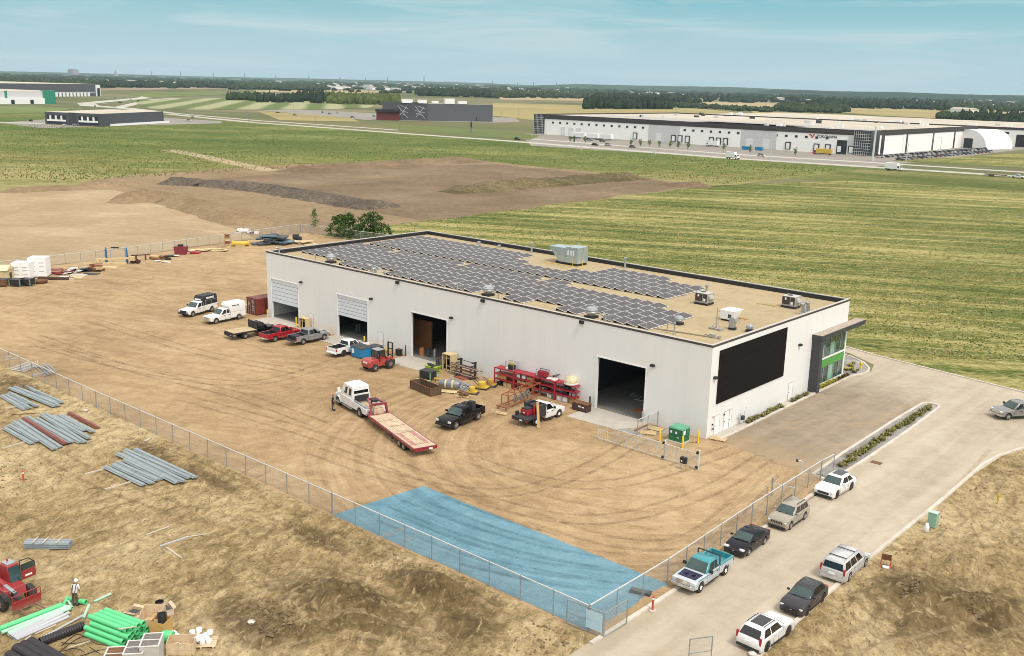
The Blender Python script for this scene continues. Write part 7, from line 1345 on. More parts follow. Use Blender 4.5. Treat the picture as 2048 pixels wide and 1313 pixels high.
# bed plants
m_bp1 = leafmat('bed_leaves', (.19, .185, .06)); m_bp2 = leafmat('bed_yellow', (.34, .30, .03)); m_bp3 = leafmat('bed_brown', (.12, .075, .03))
_pp = {}
def tuft(key, m_, r, n):
    b = B()
    for _ in range(n):
        a = U(0, 6.28); e = U(.3, 1.0); d = Vector((math.cos(a)*r*e, math.sin(a)*r*e, U(.3, .8)*r)); s_ = Vector((-math.sin(a), math.cos(a), 0))*r*.14; o = d*.1; b.add([o-s_, o+s_, d+s_*.4+Vector((0, 0, .02)), d-s_*.4], [(0, 1, 2, 3)])
    _pp[key] = b.mesh('shrub', m_)
tuft(0, m_bp1, .42, 44); tuft(1, m_bp2, .48, 60); tuft(2, m_bp3, .46, 50); tuft(3, m_bp1, .34, 34)
def shrub(k, x, y, label, group, z=.10, s=1): o = link('bed_shrub', _pp[k]); o.location = (x, y, z); o.rotation_euler.z = U(0, 6); o.scale = (s, s, s); tag(o, label, 'shrub', group)
for k in range(96):
    y = 2.5+26*k/96+U(-.2, .2); u = (y-2)/27; xl, xr = 12.65-.5*u, 14.0-.4*u; shrub(k % 4 if k % 4 != 1 and k % 4 != 2 else 0, xl+(xr-xl)*(.35+.42*rnd.random()), y, 'low grassy green shrub in the gravel island beside the road', 'shrubs in the gravel island', .10, U(.8, 1.35))
for k in range(34): shrub(0 if k % 2 else 3, U(.25, .8), 7.6+8.4*k/34, 'low grassy shrub in the stone bed along the white end wall', 'shrubs along the end wall', .09, U(.8, 1.1))
for k in range(10): shrub(0 if k % 2 else 3, U(.25, .75), 18.2+4.6*k/10, 'grassy shrub in the stone bed just before the dark fin', 'shrubs before the dark fin', .09, 1.0)
for k in range(6): shrub(1, .55+U(-.08, .08), 25.2+.95*k, 'bright yellow shrub under the entrance windows', 'yellow shrubs under the windows', .09, 1.05)
for k in range(5): shrub(2, .55+U(-.05, .05), 30.7+.75*k, 'rusty brown shrub under the entrance windows', 'brown shrubs under the windows', .09, 1.05)
for k in range(26): a = U(-5.8, 1.0); shrub(1 if k % 5 == 0 else 0, a, max(34.0, U(34.4, 40.6-.55*max(0, a+1.5))), 'shrub in the planting bed round the shop corner', 'shrubs round the shop corner', .09, U(.9, 1.2))
# weeds and stubble: too many to count
def tufts(name, n, area, h, m_, test, w=.5):
    b = B()
    for _ in range(n):
        x, y = area(); k = test(x, y)
        if k <= 0 or rnd.random() > k: continue
        hh = h*U(.5, 1.3)
        for q in range(3):
            a = U(0, 3.14); dx, dy = math.cos(a)*w*hh, math.sin(a)*w*hh; ox, oy = U(-.3, .3)*hh, U(-.3, .3)*hh; b.add([(x-dx*.4, y-dy*.4, 0), (x+dx*.4, y+dy*.4, 0), (x+dx+ox, y+dy+oy, hh), (x-dx+ox, y-dy+oy, hh*.8)], [(0, 1, 2, 3)])
    return tag(b.build(name, m_), None, None, kind='stuff')
m_wg = leafmat('weed_green', (.145, .20, .045)); m_wd = leafmat('weed_dry', (.30, .25, .10)); m_st = leafmat('straw', (.42, .37, .16)); m_fg = leafmat('field_green', (.105, .14, .028))
def uv_area(x0, y0, x1, y1):
    def f():
        px_ = U(x0, x1); q = rnd.random(); py_ = y0+(y1-y0)*q; p = G(px_, py_); return p.x, p.y
    return f
in_weed = lambda x, y: (x < -142 and y > 60 and not (x > -282 and y < 252 and x > -300) and not (x > -262 and y < 75)) or (x < -142 and y > 254) or (x < -300)
fc = lambda x, y: noise.noise((x*.012, y*.012, 4))+.5*noise.noise((x*.045, y*.045, 9))
lush = lambda x, y: cl((-.657*x+.754*y-300)/110)
def weed_g(x, y): return (1 if in_weed(x, y) and y < 365 else 0)*cl(.10+.62*lush(x, y)+1.4*fc(x, y))
def weed_d(x, y): return (1 if in_weed(x, y) and y < 365 else 0)*cl(.62-.5*lush(x, y)-1.2*fc(x, y))
tag(tufts('green_weeds', 30000, uv_area(-60, 250, 1750, 372), .42, m_wg, weed_g), 'tall green weeds covering the waste ground before the highway', 'weeds'); tag(tufts('dry_weeds', 22000, uv_area(-60, 250, 1750, 378), .45, m_wd, weed_d), 'tall dry straw-coloured weeds among the green weeds', 'weeds')
in_f = lambda x, y: -140 < x < 420 and 58 < y < 320 and not (x < -118 and y > 243+(x+142)*3)
st_ = lambda x, y: noise.noise((x*.02, y*.05, 1))+.6*noise.noise((x*.05, y*.16, 5))
tag(tufts('straw_stubble', 45000, uv_area(800, 350, 2080, 720), .16, m_st, lambda x, y: (1 if in_f(x, y) or (y > 45 and x > 2) else 0)*cl(.55+1.3*st_(x, y)-.25*cl((y-150)/120)), 1.1), 'pale straw stubble scattered over the green field', 'stubble')
tag(tufts('field_grass', 12000, uv_area(800, 350, 2080, 720), .14, m_fg, lambda x, y: (1 if in_f(x, y) or (y > 45 and x > 2) else 0)*cl(.5-1.0*st_(x, y)), .9), 'short green growth between the straw of the field', 'grass')
# stones and clods on the two sites
b = B(); m_clod = mt('clods', (.17, .12, .06), .95, 0, .4, 1)
def clod(b, x, y, z, s): b.add([(x+s*U(.7, 1.2)*dx, y+s*U(.7, 1.2)*dy, z+s*dz) for dx, dy, dz in ((1, 0, 0), (.3, 1, 0), (-.9, .5, 0), (-.6, -.8, 0), (.5, -.8, 0), (.1, .1, U(.6, 1)))], [(0, 1, 5), (1, 2, 5), (2, 3, 5), (3, 4, 5), (4, 0, 5)])
for _ in range(9000):
    x, y = U(-75, 14), -39.5-abs(rnd.gauss(0, 16))
    if noise.noise((x*.11, y*.11, 21)) > -.05+.3*rnd.random()-.12 and y > -75: clod(b, x, y, field_h(x, y, 1.0)*.95*flat(x, y)+.02, U(.05, .16)*(.4+.6*flat(x, y)))
for _ in range(3500):
    x, y = U(24.5, 58), U(-50, 20); clod(b, x, y, field_h(x, y, 4.0)*.75+.01, U(.05, .14))
for hx, hy, rx, ry, hh in H_left+H_right:
    for _ in range(260): x, y = rnd.gauss(hx, rx*.5), rnd.gauss(hy, ry*.5); q = ((x-hx)/rx)**2+((y-hy)/ry)**2; clod(b, x, y, hh*math.exp(-q*1.6)*.85, U(.05, .13))
tag(b.build('soil_clods', m_clod), 'broken clods of soil strewn over the worked ground', 'clods', kind='stuff')
# ------------------------------------------------------------------ highway and far plots
m_hw = mt('highway_concrete', (.42, .40, .34), .85, 0, .12, .02); m_lot = mt('lot_asphalt', (.23, .21, .18), .85, 0, .15, .03)
def ribbon(name, pts, w, z, mat):
    P = [G(*q) for q in pts]; L_ = []; R_ = []
    for i, p in enumerate(P): d = (P[min(i+1, len(P)-1)]-P[max(i-1, 0)]).normalized(); n = Vector((-d.y, d.x, 0))*w/2; L_.append((p.x+n.x, p.y+n.y, z)); R_.append((p.x-n.x, p.y-n.y, z))
    n = len(P); return S(name, B().add(L_+R_, [(i, n+i, n+i+1, i+1) for i in range(n-1)]), mat)
near = [(2300, 379), (2048, 354), (1780, 337), (1460, 317), (1200, 297), (1024, 283), (800, 267), (640, 255), (512, 246), (440, 239), (330, 228)]
farl = [(2300, 370), (2048, 345), (1780, 328), (1460, 308.5), (1200, 289), (1024, 275.5), (800, 261), (640, 250), (512, 241.5), (440, 235), (330, 225.5)]
ribbon('highway', near, 9.5, .03, m_hw); ribbon('highway', farl, 7.5, .034, m_hw)
ribbon('road', [(330, 226), (250, 217), (180, 212), (172, 207), (215, 203), (262, 199), (290, 196), (300, 192)], 20, .05, m_hw); ribbon('road', [(235, 216), (290, 203), (310, 199), (360, 197)], 12, .06, m_hw); ribbon('road', [(-40, 223), (60, 220), (160, 217)], 8, .05, m_hw); ribbon('road', [(-40, 244), (60, 247), (130, 250)], 12, .04, m_hw)
m_dt = mt('drive_dirt', (.33, .26, .15), .9, 0, .2, .05); ribbon('track', [(335, 300), (400, 312), (470, 327), (540, 342)], 8, .03, m_dt)
def plot(name, pxs, mat, z=.05): return sheet(name, px(pxs), z, mat)
plot('parking_lot', [(1040, 268), (1062, 292), (1450, 316), (1750, 334), (2060, 298), (2060, 284), (1900, 286), (1700, 280), (1300, 262)], m_lot, .028); plot('parking_lot', [(505, 219), (640, 232), (730, 240), (985, 246), (1040, 244), (1030, 236), (760, 228), (640, 221)], m_lot, .03); plot('parking_lot', [(0, 246), (85, 257), (180, 254), (445, 247), (440, 243), (330, 236), (200, 232), (40, 243)], m_lot, .033)
def fm(n, c, v=.18): 
    if n in _mc: return _mc[n]
    g = NT(n); a = g.noise(.006, 7, .65, g.map((.35, 1, 1), .3)); _mc[n] = g.end(g.mix(g.rng(a, .35, .65), tuple(x*(1-v) for x in c), tuple(x*(1+v) for x in c)), .95, spec=.1); return _mc[n]
TAN, PNK, GRN, YEL = fm('tan_field', (.34, .27, .15)), fm('brown_field', (.27, .20, .145)), fm('green_field', (.135, .165, .055)), fm('ripe_field', (.30, .25, .11))
g = NT('striped_field'); s_ = g.math('SINE', g.math('MULTIPLY', g.math('ADD', g.math('MULTIPLY', g.xyz()[0], .8), g.xyz()[1]), .105)); w_ = g.noise(.01, 4); STR = g.end(g.mix(g.rng(g.math('ADD', s_, g.math('MULTIPLY', w_, 1.5)), .2, 1.2), (.115, .15, .05), (.30, .30, .17)), .95, spec=.1)
plot('far_field', [(200, 178), (512, 173), (512, 176.5), (200, 182)], PNK, .3); plot('far_field', [(512, 181), (720, 181), (830, 184), (700, 187), (512, 185)], TAN, .3); plot('far_field', [(260, 201), (470, 196), (760, 205), (740, 216), (640, 220), (380, 220), (300, 218)], STR, .2); plot('far_field', [(1000, 194.5), (1200, 197), (1205, 203), (1000, 200)], TAN, .3); plot('far_field', [(985, 206), (1400, 218), (1560, 234), (1060, 240), (985, 232)], YEL, .1); plot('far_field', [(1370, 204), (1540, 206), (1540, 215), (1380, 211)], TAN, .25); plot('far_field', [(1540, 207), (1622, 210), (1620, 218), (1540, 215)], TAN, .25); plot('far_field', [(1500, 223), (1720, 231), (1900, 244), (1880, 250), (1700, 247), (1530, 241)], YEL, .14); plot('far_field', [(1675, 213), (1880, 221), (2060, 228), (2060, 240), (1900, 238), (1760, 232), (1690, 226)], YEL, .18); plot('far_field', [(1930, 203), (2060, 205), (2060, 212), (1950, 209)], TAN, .3); plot('far_field', [(1560, 189), (1620, 190), (1615, 195), (1560, 193)], TAN, .35); plot('far_field', [(1720, 191), (1770, 193), (1765, 199), (1725, 197)], TAN, .35); plot('far_field', [(1950, 219), (2060, 223), (2060, 232), (1970, 228)], TAN, .22)
plot('far_field', [(0, 228), (90, 226), (160, 217), (30, 212), (0, 213)], GRN, .12); plot('far_field', [(240, 186), (420, 183), (500, 188), (300, 196)], GRN, .26); plot('far_field', [(512, 222), (700, 236), (720, 244), (560, 241)], YEL, .1); plot('far_field', [(760, 248), (1000, 262), (1080, 272), (1060, 280), (800, 262)], GRN, .09); plot('far_field', [(1780, 322), (2060, 306), (2060, 336)], m_field, .03)
# woods: masses of crowns; countable trees stand alone
def crown_mat(n, c): 
    g = NT(n); a = g.noise(.5, 5, .7); b_ = g.noise(.03, 4)
    return g.end(g.mix(g.rng(b_, .35, .65, 0, .6), g.mix(g.rng(a, .3, .7), tuple(x*.55 for x in c), tuple(x*1.5 for x in c)), tuple(x*.8 for x in (c[1]*.9, c[1], c[2]*1.6))), .95, spec=.1)
m_w1, m_w2, m_w3 = crown_mat('wood_dark', (.022, .038, .016)), crown_mat('wood_mid', (.036, .056, .021)), crown_mat('wood_light', (.085, .11, .028))
ICO = None
def blob(b, x, y, r, h, con=False):
    n = 7; rings = []; prof = ((.75, .0), (1.0, .3), (.95, .6), (.6, .88), (.12, 1.0)) if not con else ((.55, 0), (.5, .3), (.34, .6), (.16, .85), (.02, 1.0)); a0 = U(0, 6)
    for rr, zz in prof: rings.append([(x+r*rr*U(.75, 1.2)*math.cos(a0+t*2*math.pi/n), y+r*rr*U(.75, 1.2)*math.sin(a0+t*2*math.pi/n), h*zz*U(.88, 1.08)) for t in range(n)])
    b.loft(rings)
def wood(label, pxs, n, r, h, mat, con=.15, name='woodland'):
    b = B(); P = [G(*q) for q in pxs]
    for _ in range(n):
        u, v = rnd.random(), rnd.random(); q = P[0].lerp(P[1], u).lerp(P[3].lerp(P[2], u), v); c = rnd.random() < con; blob(b, q.x, q.y, r*U(.6, 1.25)*(.6 if c else 1), h*U(.6, 1.15)*(1.3 if c else 1), c)
    return tag(b.build(name, mat), label, 'woodland', kind='stuff')
wood('straight dark belt of trees behind the white warehouses', [(1170, 219), (1340, 219), (1345, 214), (1170, 210)], 420, 5, 15, m_w1, .1)
wood('pale green plantation left of the dark grey theatre-like hall', [(660, 209), (800, 211), (800, 204), (650, 200)], 260, 5, 13, m_w3, .1); wood('dark clump at the left end of the pale green plantation', [(595, 206), (660, 208), (665, 200), (595, 199)], 70, 5, 14, m_w1, .5)
wood('dark clump on the striped field, left of two', [(510, 206), (590, 206), (588, 200), (520, 199)], 60, 5, 11, m_w1); wood('dark clump on the striped field at its far left', [(455, 201), (515, 203), (520, 198), (455, 195)], 60, 5, 11, m_w2)
wood('hedge of trees beyond the ripe field', [(1340, 215), (1540, 226), (1545, 221), (1350, 211)], 150, 5, 7, m_w2); wood('dark trees left of the ripe field on the right', [(1545, 224), (1700, 228), (1690, 217), (1560, 214)], 200, 6, 10, m_w2); wood('dark copse at the right edge behind the white warehouse', [(1905, 252), (2080, 256), (2080, 240), (1920, 238)], 170, 6, 12, m_w1, .25); wood('hedge at the left of the copse on the right edge', [(1875, 238), (1920, 240), (1925, 235), (1880, 233)], 40, 5, 9, m_w2)
wood('shelter belt with tall conifers on the right', [(1620, 215), (1890, 222), (1900, 210), (1640, 203)], 330, 8, 15, m_w1, .3); wood('shelter belt continuing to the right edge', [(1890, 222), (2080, 226), (2080, 215), (1900, 212)], 170, 8, 14, m_w2, .2)
wood('dark woods behind the far left warehouses', [(-30, 172), (200, 174), (200, 166), (-30, 163)], 380, 10, 15, m_w2, .1); wood('woods at the foot of the far suburb on the left', [(200, 176), (470, 177), (470, 170), (200, 170)], 380, 10, 14, m_w1, .2); wood('woods left of the suburb centre', [(470, 180), (660, 182), (650, 174), (470, 173)], 300, 10, 14, m_w2, .2); wood('woods behind the dark grey hall', [(830, 192), (980, 196), (980, 186), (830, 184)], 220, 9, 15, m_w1); wood('woods right of the dark grey hall', [(980, 197), (1190, 198), (1190, 189), (980, 187)], 260, 9, 14, m_w2); wood('woods in the middle of the far plain', [(1190, 206), (1400, 207), (1400, 198), (1190, 194)], 260, 9, 15, m_w1, .2); wood('woods on the far plain toward the right', [(1400, 205), (1640, 206), (1640, 196), (1400, 194)], 280, 10, 15, m_w1, .2)
for k, (y0, y1, n, h) in enumerate(((160, 168, 260, 12), (156, 161, 330, 13), (153, 156.5, 420, 15), (149.5, 152, 560, 17))):
    b = B()
    for _ in range(n):
        xx = U(-40, 2090); hz = 141+xx*.0250*1.0; yy = hz+(U(y0, y1)-141)*1.0+1; q = G(xx, yy); D = (q-CAM).length
        if 640 < xx < 1190 and rnd.random() < (.72, .6, .35, .0)[k]: continue
        w_ = D/2006*U(5, 13); blob(b, q.x, q.y, w_, h*U(.55, 1.1))
    tag(b.build('woodland', (m_w1, m_w2, m_w1, m_w2)[k]), ['nearest', 'second', 'third', 'last'][k]+' band of woods before the horizon', 'woodland', kind='stuff')
# far hills
def ridge(name, x0, x1, yb, h, dist, seed, mat):
    b = B(); n = 120; vs = []
    for j, (f, hh) in enumerate(((1, 0), (1.012, .75), (1.03, 1), (1.06, .6))):
        for i in range(n+1):
            xx = x0+(x1-x0)*i/n; d = ray(xx, yb+.0); d = Vector((d.x, d.y, 0)).normalized(); p = CAM+d*dist*f; e = min(1, i/14, (n-i)/14); vs.append((p.x, p.y, hh*h*e*(.72+.22*noise.noise((i*.05, seed, j*.3))+.05*noise.noise((i*.6, seed, 2)))))
    m_ = n+1; o = S(name, b.add(vs, [(j*m_+i, j*m_+i+1, (j+1)*m_+i+1, (j+1)*m_+i) for j in range(3) for i in range(n)]), mat)
ridge('hills', 1000, 2350, 180, 52, 8600, 1, m_w2); ridge('hills', -300, 1150, 160, 34, 12000, 2, m_w2); ridge('hills', 1450, 2400, 185, 44, 6400, 3, m_w1)
# ------------------------------------------------------------------ far buildings
def building(label, x0, y0, x1, y1, h, wallm, roofm, cat='building', name='warehouse', par=.6, roofz=True):
    t = T(name, label, cat, (x0, y0, 0)); w, d = x1-x0, y1-y0; B().bx(0, w, 0, d, 0, h).build('wall', wallm, t); B().bx(.4, w-.4, .4, d-.4, h, h+.05).build('roof', roofm, t); return t
m_fw = mt('far_white_wall', (.86, .85, .82), .6, 0, .03, .05); m_frf = mt('far_roof', (.47, .42, .34), .9, 0, .16, .02); m_grw = mt('far_grey_wall', (.55, .55, .55), .6); m_dw = mt('far_dark_wall', (.065, .068, .078), .6, 0, .1, .05); m_dw2 = mt('far_dark_wall_side', (.085, .088, .098), .6); m_wing = mt('far_window', (.03, .035, .045), .15)
yx0, yx1, yy0, yy1, yh = -426.0, -179.0, 477.0, 664.0, 13.2
t = building('huge white warehouse with dark parapet band, tyre maker\'s name and loading docks beside the highway', yx0, yy0, yx1, yy1, yh, m_fw, m_frf); LW_ = yx1-yx0; DW_ = yy1-yy0
B().bx(-.1, LW_+.1, -.25, -.003, yh-2.2, yh+.9).bx(LW_+.003, LW_+.25, -.25, DW_, yh-2.2, yh+.9).bx(-.1, LW_, DW_-.2, DW_+.2, yh-.3, yh+.9).bx(-.25, -.003, -.25, DW_, yh-1.5, yh+.9).build('parapet_band', mt('band_brown', (.045, .038, .034), .6), t)
for x in (98, 166): B().bx(x, x+24, -.12, -.003, .2, yh-2.2).build('wall_bay', m_grw, t)
for x, w in ((0, 9),): B().bx(x-.6, x+w, -.7, -.003, 0, yh+.6).build('glass_corner', m_wing, t)
cg = B().bx(LW_-9, LW_+.8, -.9, -.003, 0, yh+.6).bx(LW_+.003, LW_+.8, -.003, 12, 0, yh+.6).build('glass_corner', m_wing, t)
b = B()
for k in range(8): b.bx(LW_-9+k*1.2, LW_-8.85+k*1.2, -1.0, -.91, 0, yh+.6); b.bx(LW_-9, LW_+.8, -1.0, -.91, 1.6*k+.5, 1.6*k+.7)
for k in range(8): b.bx(-.6+k*1.2, -.45+k*1.2, -.8, -.71, 0, yh+.6); b.bx(-.6, 9, -.8, -.71, 1.6*k+.5, 1.6*k+.7)
b.build('mullion', m_grw, t); B().bx(LW_-19, LW_-13, -.2, -.003, 0, 8).build('window', m_wing, t); B().bx(LW_-12.5, LW_-9, -.3, -.003, 0, yh-2.2).build('wall_bay', m_grw, t)
for k in range(34):
    x = 16+k*6.4
    if x < LW_-26 and not 96 < x < 100: B().bx(x, x+1.7, -.1, -.003, 8.0, 9.3).build('window', m_wing, t)
for x in (24, 31, 38, 104, 170, 181): B().bx(x, x+4.4, -.14, -.121 if x > 90 else -.003, .2, 6).build('dock_door', mt('dock_white', (.68, .68, .67), .5), t)
for x in (116, 121, 126.5, 144, 149, 154, 196, 214, 221, 228, 235, 86): 
    dd = B().bx(x, x+3.4, -.45, -.003, .9, 5.2).build('dock_seal', m_black, t); B().bx(x+.6, x+2.8, -.5, -.451, 1.2, 4.6).build('dock_door', m_white, dd)
m_logo = mt('logo_red', (.50, .02, .03), .5); tx = text('lettering', 'YOKOHAMA', 2.2, m_black, t, (LW_-25.5, -.12, 9.4), (math.pi/2, 0, 0), .05); B().prism([(LW_-37+(a+47)*.75, 9.4+(z-9.6)*.75) for a, z in ((-47, 11), (-45, 11), (-43.5, 9.6), (-42.6, 11), (-41.6, 11), (-43.2, 8.2), (-44.4, 8.2), (-43.9, 9.1))], -.2, -.003).build('logo', m_logo, t)
for y, w in ((16, 5), (55, 2.2), (100, 2.2), (140, 2.2)): B().bx(LW_+.003, LW_+.25, y, y+w, 0, yh-2.2).build('window', m_wing, t)
B().bx(LW_+.003, LW_+.4, 12.5, 15.5, 0, yh-2.0).build('wall_bay', m_trim, t); B().bx(LW_+.003, LW_+.4, 50, 53, 0, yh-2.2).build('wall_bay', m_trim, t)
for y0 in (168, 171, 174, 177, 180): B().bx(LW_+.003, LW_+.2, y0, y0+2, 9.5, 11).build('lettering', m_black, t)
for k in range(26): x, y = U(8, LW_-10), U(8, DW_-8); B().bx(x, x+U(1.5, 5), y, y+U(1.5, 4), yh+.05, yh+U(.8, 2.2)).build('roof_unit', (m_grw, m_white, m_dkgrey)[k % 3], t)
B().bx(20, 190, 20, 70, yh+.05, yh+.12).bx(120, 240, 8, 40, yh+.05, yh+.12).build('roof_patch', mt('roof_patch', (.36, .34, .32), .9), t)
t = building('second white warehouse with dark parapet behind the first, reaching the right edge', -430, 690, 120, 880, 12.5, m_fw, m_frf); B().bx(-.2, 550.2, -.3, -.003, 11.6, 13.3).build('parapet_band', mt('band_brown', 0), t)
B().bx(270, 285, -.2, -.003, 0, 8.5).build('dock_door', m_black, t)
for k in range(6): B().bx(262+k*22, 265+k*22, -.15, -.003, 8.6, 10).build('window', m_wing, t)
for k in range(24): x, y = U(20, 380), U(6, 60); B().bx(x, x+U(2, 6), y, y+3, 12.55, 12.5+U(1, 2.5)).build('roof_unit', (m_grw, m_white)[k % 2], t)
q = G(1938, 297); t = T('fabric_dome', 'white arched fabric shelter beside the white warehouse', 'shelter', (q.x-2, q.y+2, 0), math.radians(68)); b = B(); n = 14
ar_ = lambda s: [(s, 15*math.cos(math.pi*k/n), 12.5*math.sin(math.pi*k/n)) for k in range(n+1)]
b.loft([ar_(0), ar_(26)]); b.build('cover', m_white, t, smooth=.6); b = B().prism([(-.15, 0), (-.003, 0), (-.003, 6.5), (-.15, 6.5)], -4, 3); b.build('door_opening', m_black, t)
# dark hall in the middle distance
h1 = G(855, 242); h2 = G(985, 244); h0 = G(765, 240)
t = T('dark_hall', 'tall dark grey hall with crossed light strips and a red wing in the middle distance', 'hall', (h1.x, h1.y, 0)); dv = h2-h1; an = math.atan2(dv.y, dv.x); t.rotation_euler.z = an; L1 = dv.length; dw = h0-h1; L2 = dw.length; av = math.atan2(dw.y, dw.x)-an
cs, sn = math.cos(av), math.sin(av); P2 = lambda u, v: (u+v*cs, v*sn)
hh = 15.2; qd = [P2(0, 0), P2(L1, 0), P2(L1, L2), P2(0, L2)]
B().loft([[(x, y, 0) for x, y in qd], [(x, y, hh) for x, y in qd]]).build('wall', m_dw2, t)
def facade(v0, v1, z0, z1, off, th, mat, nm, par=t): 
    n = Vector((sn, -cs)); a_, b_ = Vector(P2(0, v0)), Vector(P2(0, v1)); n = n if (n.x < 0) else -n
    f = lambda s_: [tuple(a_+n*s_)+(z0,), tuple(b_+n*s_)+(z0,), tuple(b_+n*s_)+(z1,), tuple(a_+n*s_)+(z1,)]
    return B().loft([f(off), f(off+th)]).build(nm, mat, par)
facade(0, L2, 0, hh+1, .05, .6, m_dw, 'front_wall'); facade(L2*.62, L2*1.12, 0, 7.5, 0.7, 9, mt('hall_red', (.12, .018, .02), .5), 'red_wing'); facade(L2*.60, L2*1.14, 7.5, 9.6, .7, 11, m_black, 'wing_roof')
n = Vector((sn, -cs)); n = n if n.x < 0 else -n
for v0 in (.06, .44):
    b = B()
    for (u0, z0, u1, z1) in ((0, 2, .22, 13), (.02, 12, .2, 3), (0, 7, .22, 9), (.04, 4.5, .2, 6.5), (.0, 10.5, .16, 13)):
        a_, b_ = Vector(P2(0, L2*(v0+u0)))+n*.8, Vector(P2(0, L2*(v0+u1)))+n*.8; b.bar(tuple(a_)+(z0,), tuple(b_)+(z1,), .45)
    b.build('light_strip', m_kerbg, t)
B().loft([[(x*.96+.5, y*.96+1, hh+.02) for x, y in qd], [(x*.96+.5, y*.96+1, hh+.2) for x, y in qd]]).build('roof', m_frf, t)
for u, v, s_, z_ in ((.12, .3, 8, 3), (.35, .35, 6, 2.2), (.6, .4, 9, 4.5), (.8, .4, 8, 2.6), (.2, .75, 10, 3)): x, y = P2(L1*u, L2*v); B().box((x, y, hh+z_/2+.2), (s_, s_*.7, z_)).build('roof_unit', m_white, t)
B().bx(L1*.74, L1*.76, -.2, -.003, 0, 4).build('door', m_black, t)
# dark office block on the left
a_, c_, e_ = G(91, 249), G(203, 254), G(328, 246); t = T('office_building', 'low dark office building with white window bands on the left', 'building', (c_.x, c_.y, 0)); an = math.atan2((e_-c_).y, (e_-c_).x); t.rotation_euler.z = an; Ls = (e_-c_).length; M = Matrix.Rotation(-an, 3, 'Z'); f_ = M @ (a_-c_)
qd = [(0, 0), (Ls, 0), (Ls+f_.x, f_.y), (f_.x, f_.y)]; B().loft([[(x, y, 0) for x, y in qd], [(x, y, 8.3) for x, y in qd]]).build('wall', m_dw, t); B().loft([[(x*.97+f_.x*.02+.8, y*.97+f_.y*.015, 8.31) for x, y in qd], [(x*.97+f_.x*.02+.8, y*.97+f_.y*.015, 8.5) for x, y in qd]]).build('roof', m_frf, t)
fd = Vector((f_.x, f_.y)); L_ = fd.length; fd.normalize(); fn = Vector((-fd.y, fd.x)); fn = fn if fn.x < 0 else -fn
def fp(u0, u1, z0, z1, off, mat, nm): a, b = fd*L_*u0, fd*L_*u1; return B().loft([[tuple(a+fn*s)+(z0,), tuple(b+fn*s)+(z0,), tuple(b+fn*s)+(z1,), tuple(a+fn*s)+(z1,)] for s in (off, off+.2)]).build(nm, mat, t)
for u in (.05, .62):
    fp(u, u+.34, 1.0, 6.5, .02, m_wing, 'window'); fp(u, u+.34, 2.4, 3.6, .25, m_white, 'window_band')
    for k in (.06, .16, .26): fp(u+k, u+k+.03, 3.6, 6.2, .25, m_white, 'window_band')
fp(.44, .56, 0, 8.6, .02, m_dkgrey, 'entrance'); tag(B().bx(0, 75, 0, 1, 0, 1.4).build('retaining_wall', m_trim, loc=tuple(G(222, 253)), rz=an-.02), 'low white wall in front of the dark office building', 'wall')
# far left warehouses
def slabb(label, p0, p1, depth, h, wm, rm, name='warehouse', det=None):
    a, b = G(*p0), G(*p1); d = b-a; an = math.atan2(d.y, d.x); t = T(name, label, 'building', (a.x, a.y, 0), an); L_ = d.length; B().bx(0, L_, 0, depth, 0, h).build('wall', wm, t); B().bx(1, L_-1, 1, depth-1, h, h+.1).build('roof', rm, t); return t, L_
t, L_ = slabb('long dark grey warehouse with dock doors at the far left', (-60, 195), (200, 193), 240, 18, m_dw2, m_frf)
for k in range(14): B().bx(L_*.50+k*L_*.03, L_*.50+k*L_*.03+5, -.3, -.003, 0, 5.5).build('dock_door', m_white, t)
B().bx(L_-9, L_+.3, -1.2, -.003, 0, 17).build('wall_bay', m_white, t); B().bx(L_-7, L_-1, -1.4, -1.21, 0, 12).build('window', m_wing, t); B().bx(L_*.45, L_-10, -.2, -.003, 5.5, 6.5).build('wall_bay', m_grw, t)
t, L_ = slabb('grey and white warehouse with a green end tower at the far left edge', (-60, 209), (109, 208), 90, 14, m_grw, m_frf); m_fg2 = mt('tower_green', (.03, .22, .14), .3)
B().bx(L_-14, L_+1, -1.5, 4, 0, 14.5).build('tower', m_fg2, t); B().bx(L_*.25, L_*.86, -3, -.003, 0, 6).build('lean_to', m_white, t); B().bx(L_*.45, L_*.45+4, -3.2, -3.01, 0, 4.5).bx(L_*.68, L_*.68+4, -3.2, -3.01, 0, 4.5).build('door', m_black, t); B().bx(L_*.40, L_*.43, -.2, -.003, 0, 14).build('tower', m_fg2, t)
# far houses and sheds
def house(w, d, h, rh, wm, rm):
    t = T('house', '', '', (0, 0, 0)); B().bx(-w/2, w/2, -d/2, d/2, 0, h).build('wall', wm, t); B().loft([[(-w/2-.4, -d/2-.5, h), (-w/2-.4, 0, h+rh), (-w/2-.4, d/2+.5, h)], [(w/2+.4, -d/2-.5, h), (w/2+.4, 0, h+rh), (w/2+.4, d/2+.5, h)]]).build('roof', rm, t); return kids(t)
HP_ = [house(16, 12, 6, 3, m_white, mt('roof_slate', (.14, .13, .13), .8)), house(34, 16, 7, 2.5, mt('far_beige', (.5, .44, .34), .7), m_kerbg), house(60, 30, 8, 1.5, m_white, m_frf), house(18, 14, 6, 3, mt('far_beige', 0), mt('roof_brownf', (.20, .14, .11), .8))]
spots_h = []
for k in range(170):
    xx = U(640, 1180) if k < 120 else U(150, 700) if k < 142 else U(1180, 2040); hz = 140.5+xx*.0250; yy = hz+(U(7, 22) if k < 120 else U(12, 22) if k < 142 else U(12, 26)); spots_h.append((xx, yy))
first = [True]*4
for k, (xx, yy) in enumerate(spots_h):
    q = G(xx, yy); i = k % 4 if k % 7 else 2; r = dup(HP_[i], (q.x, q.y, 0), U(-.5, .5), 'small pale house or shed in the far suburb near the horizon', 'far suburb houses')
    r['category'] = 'house'
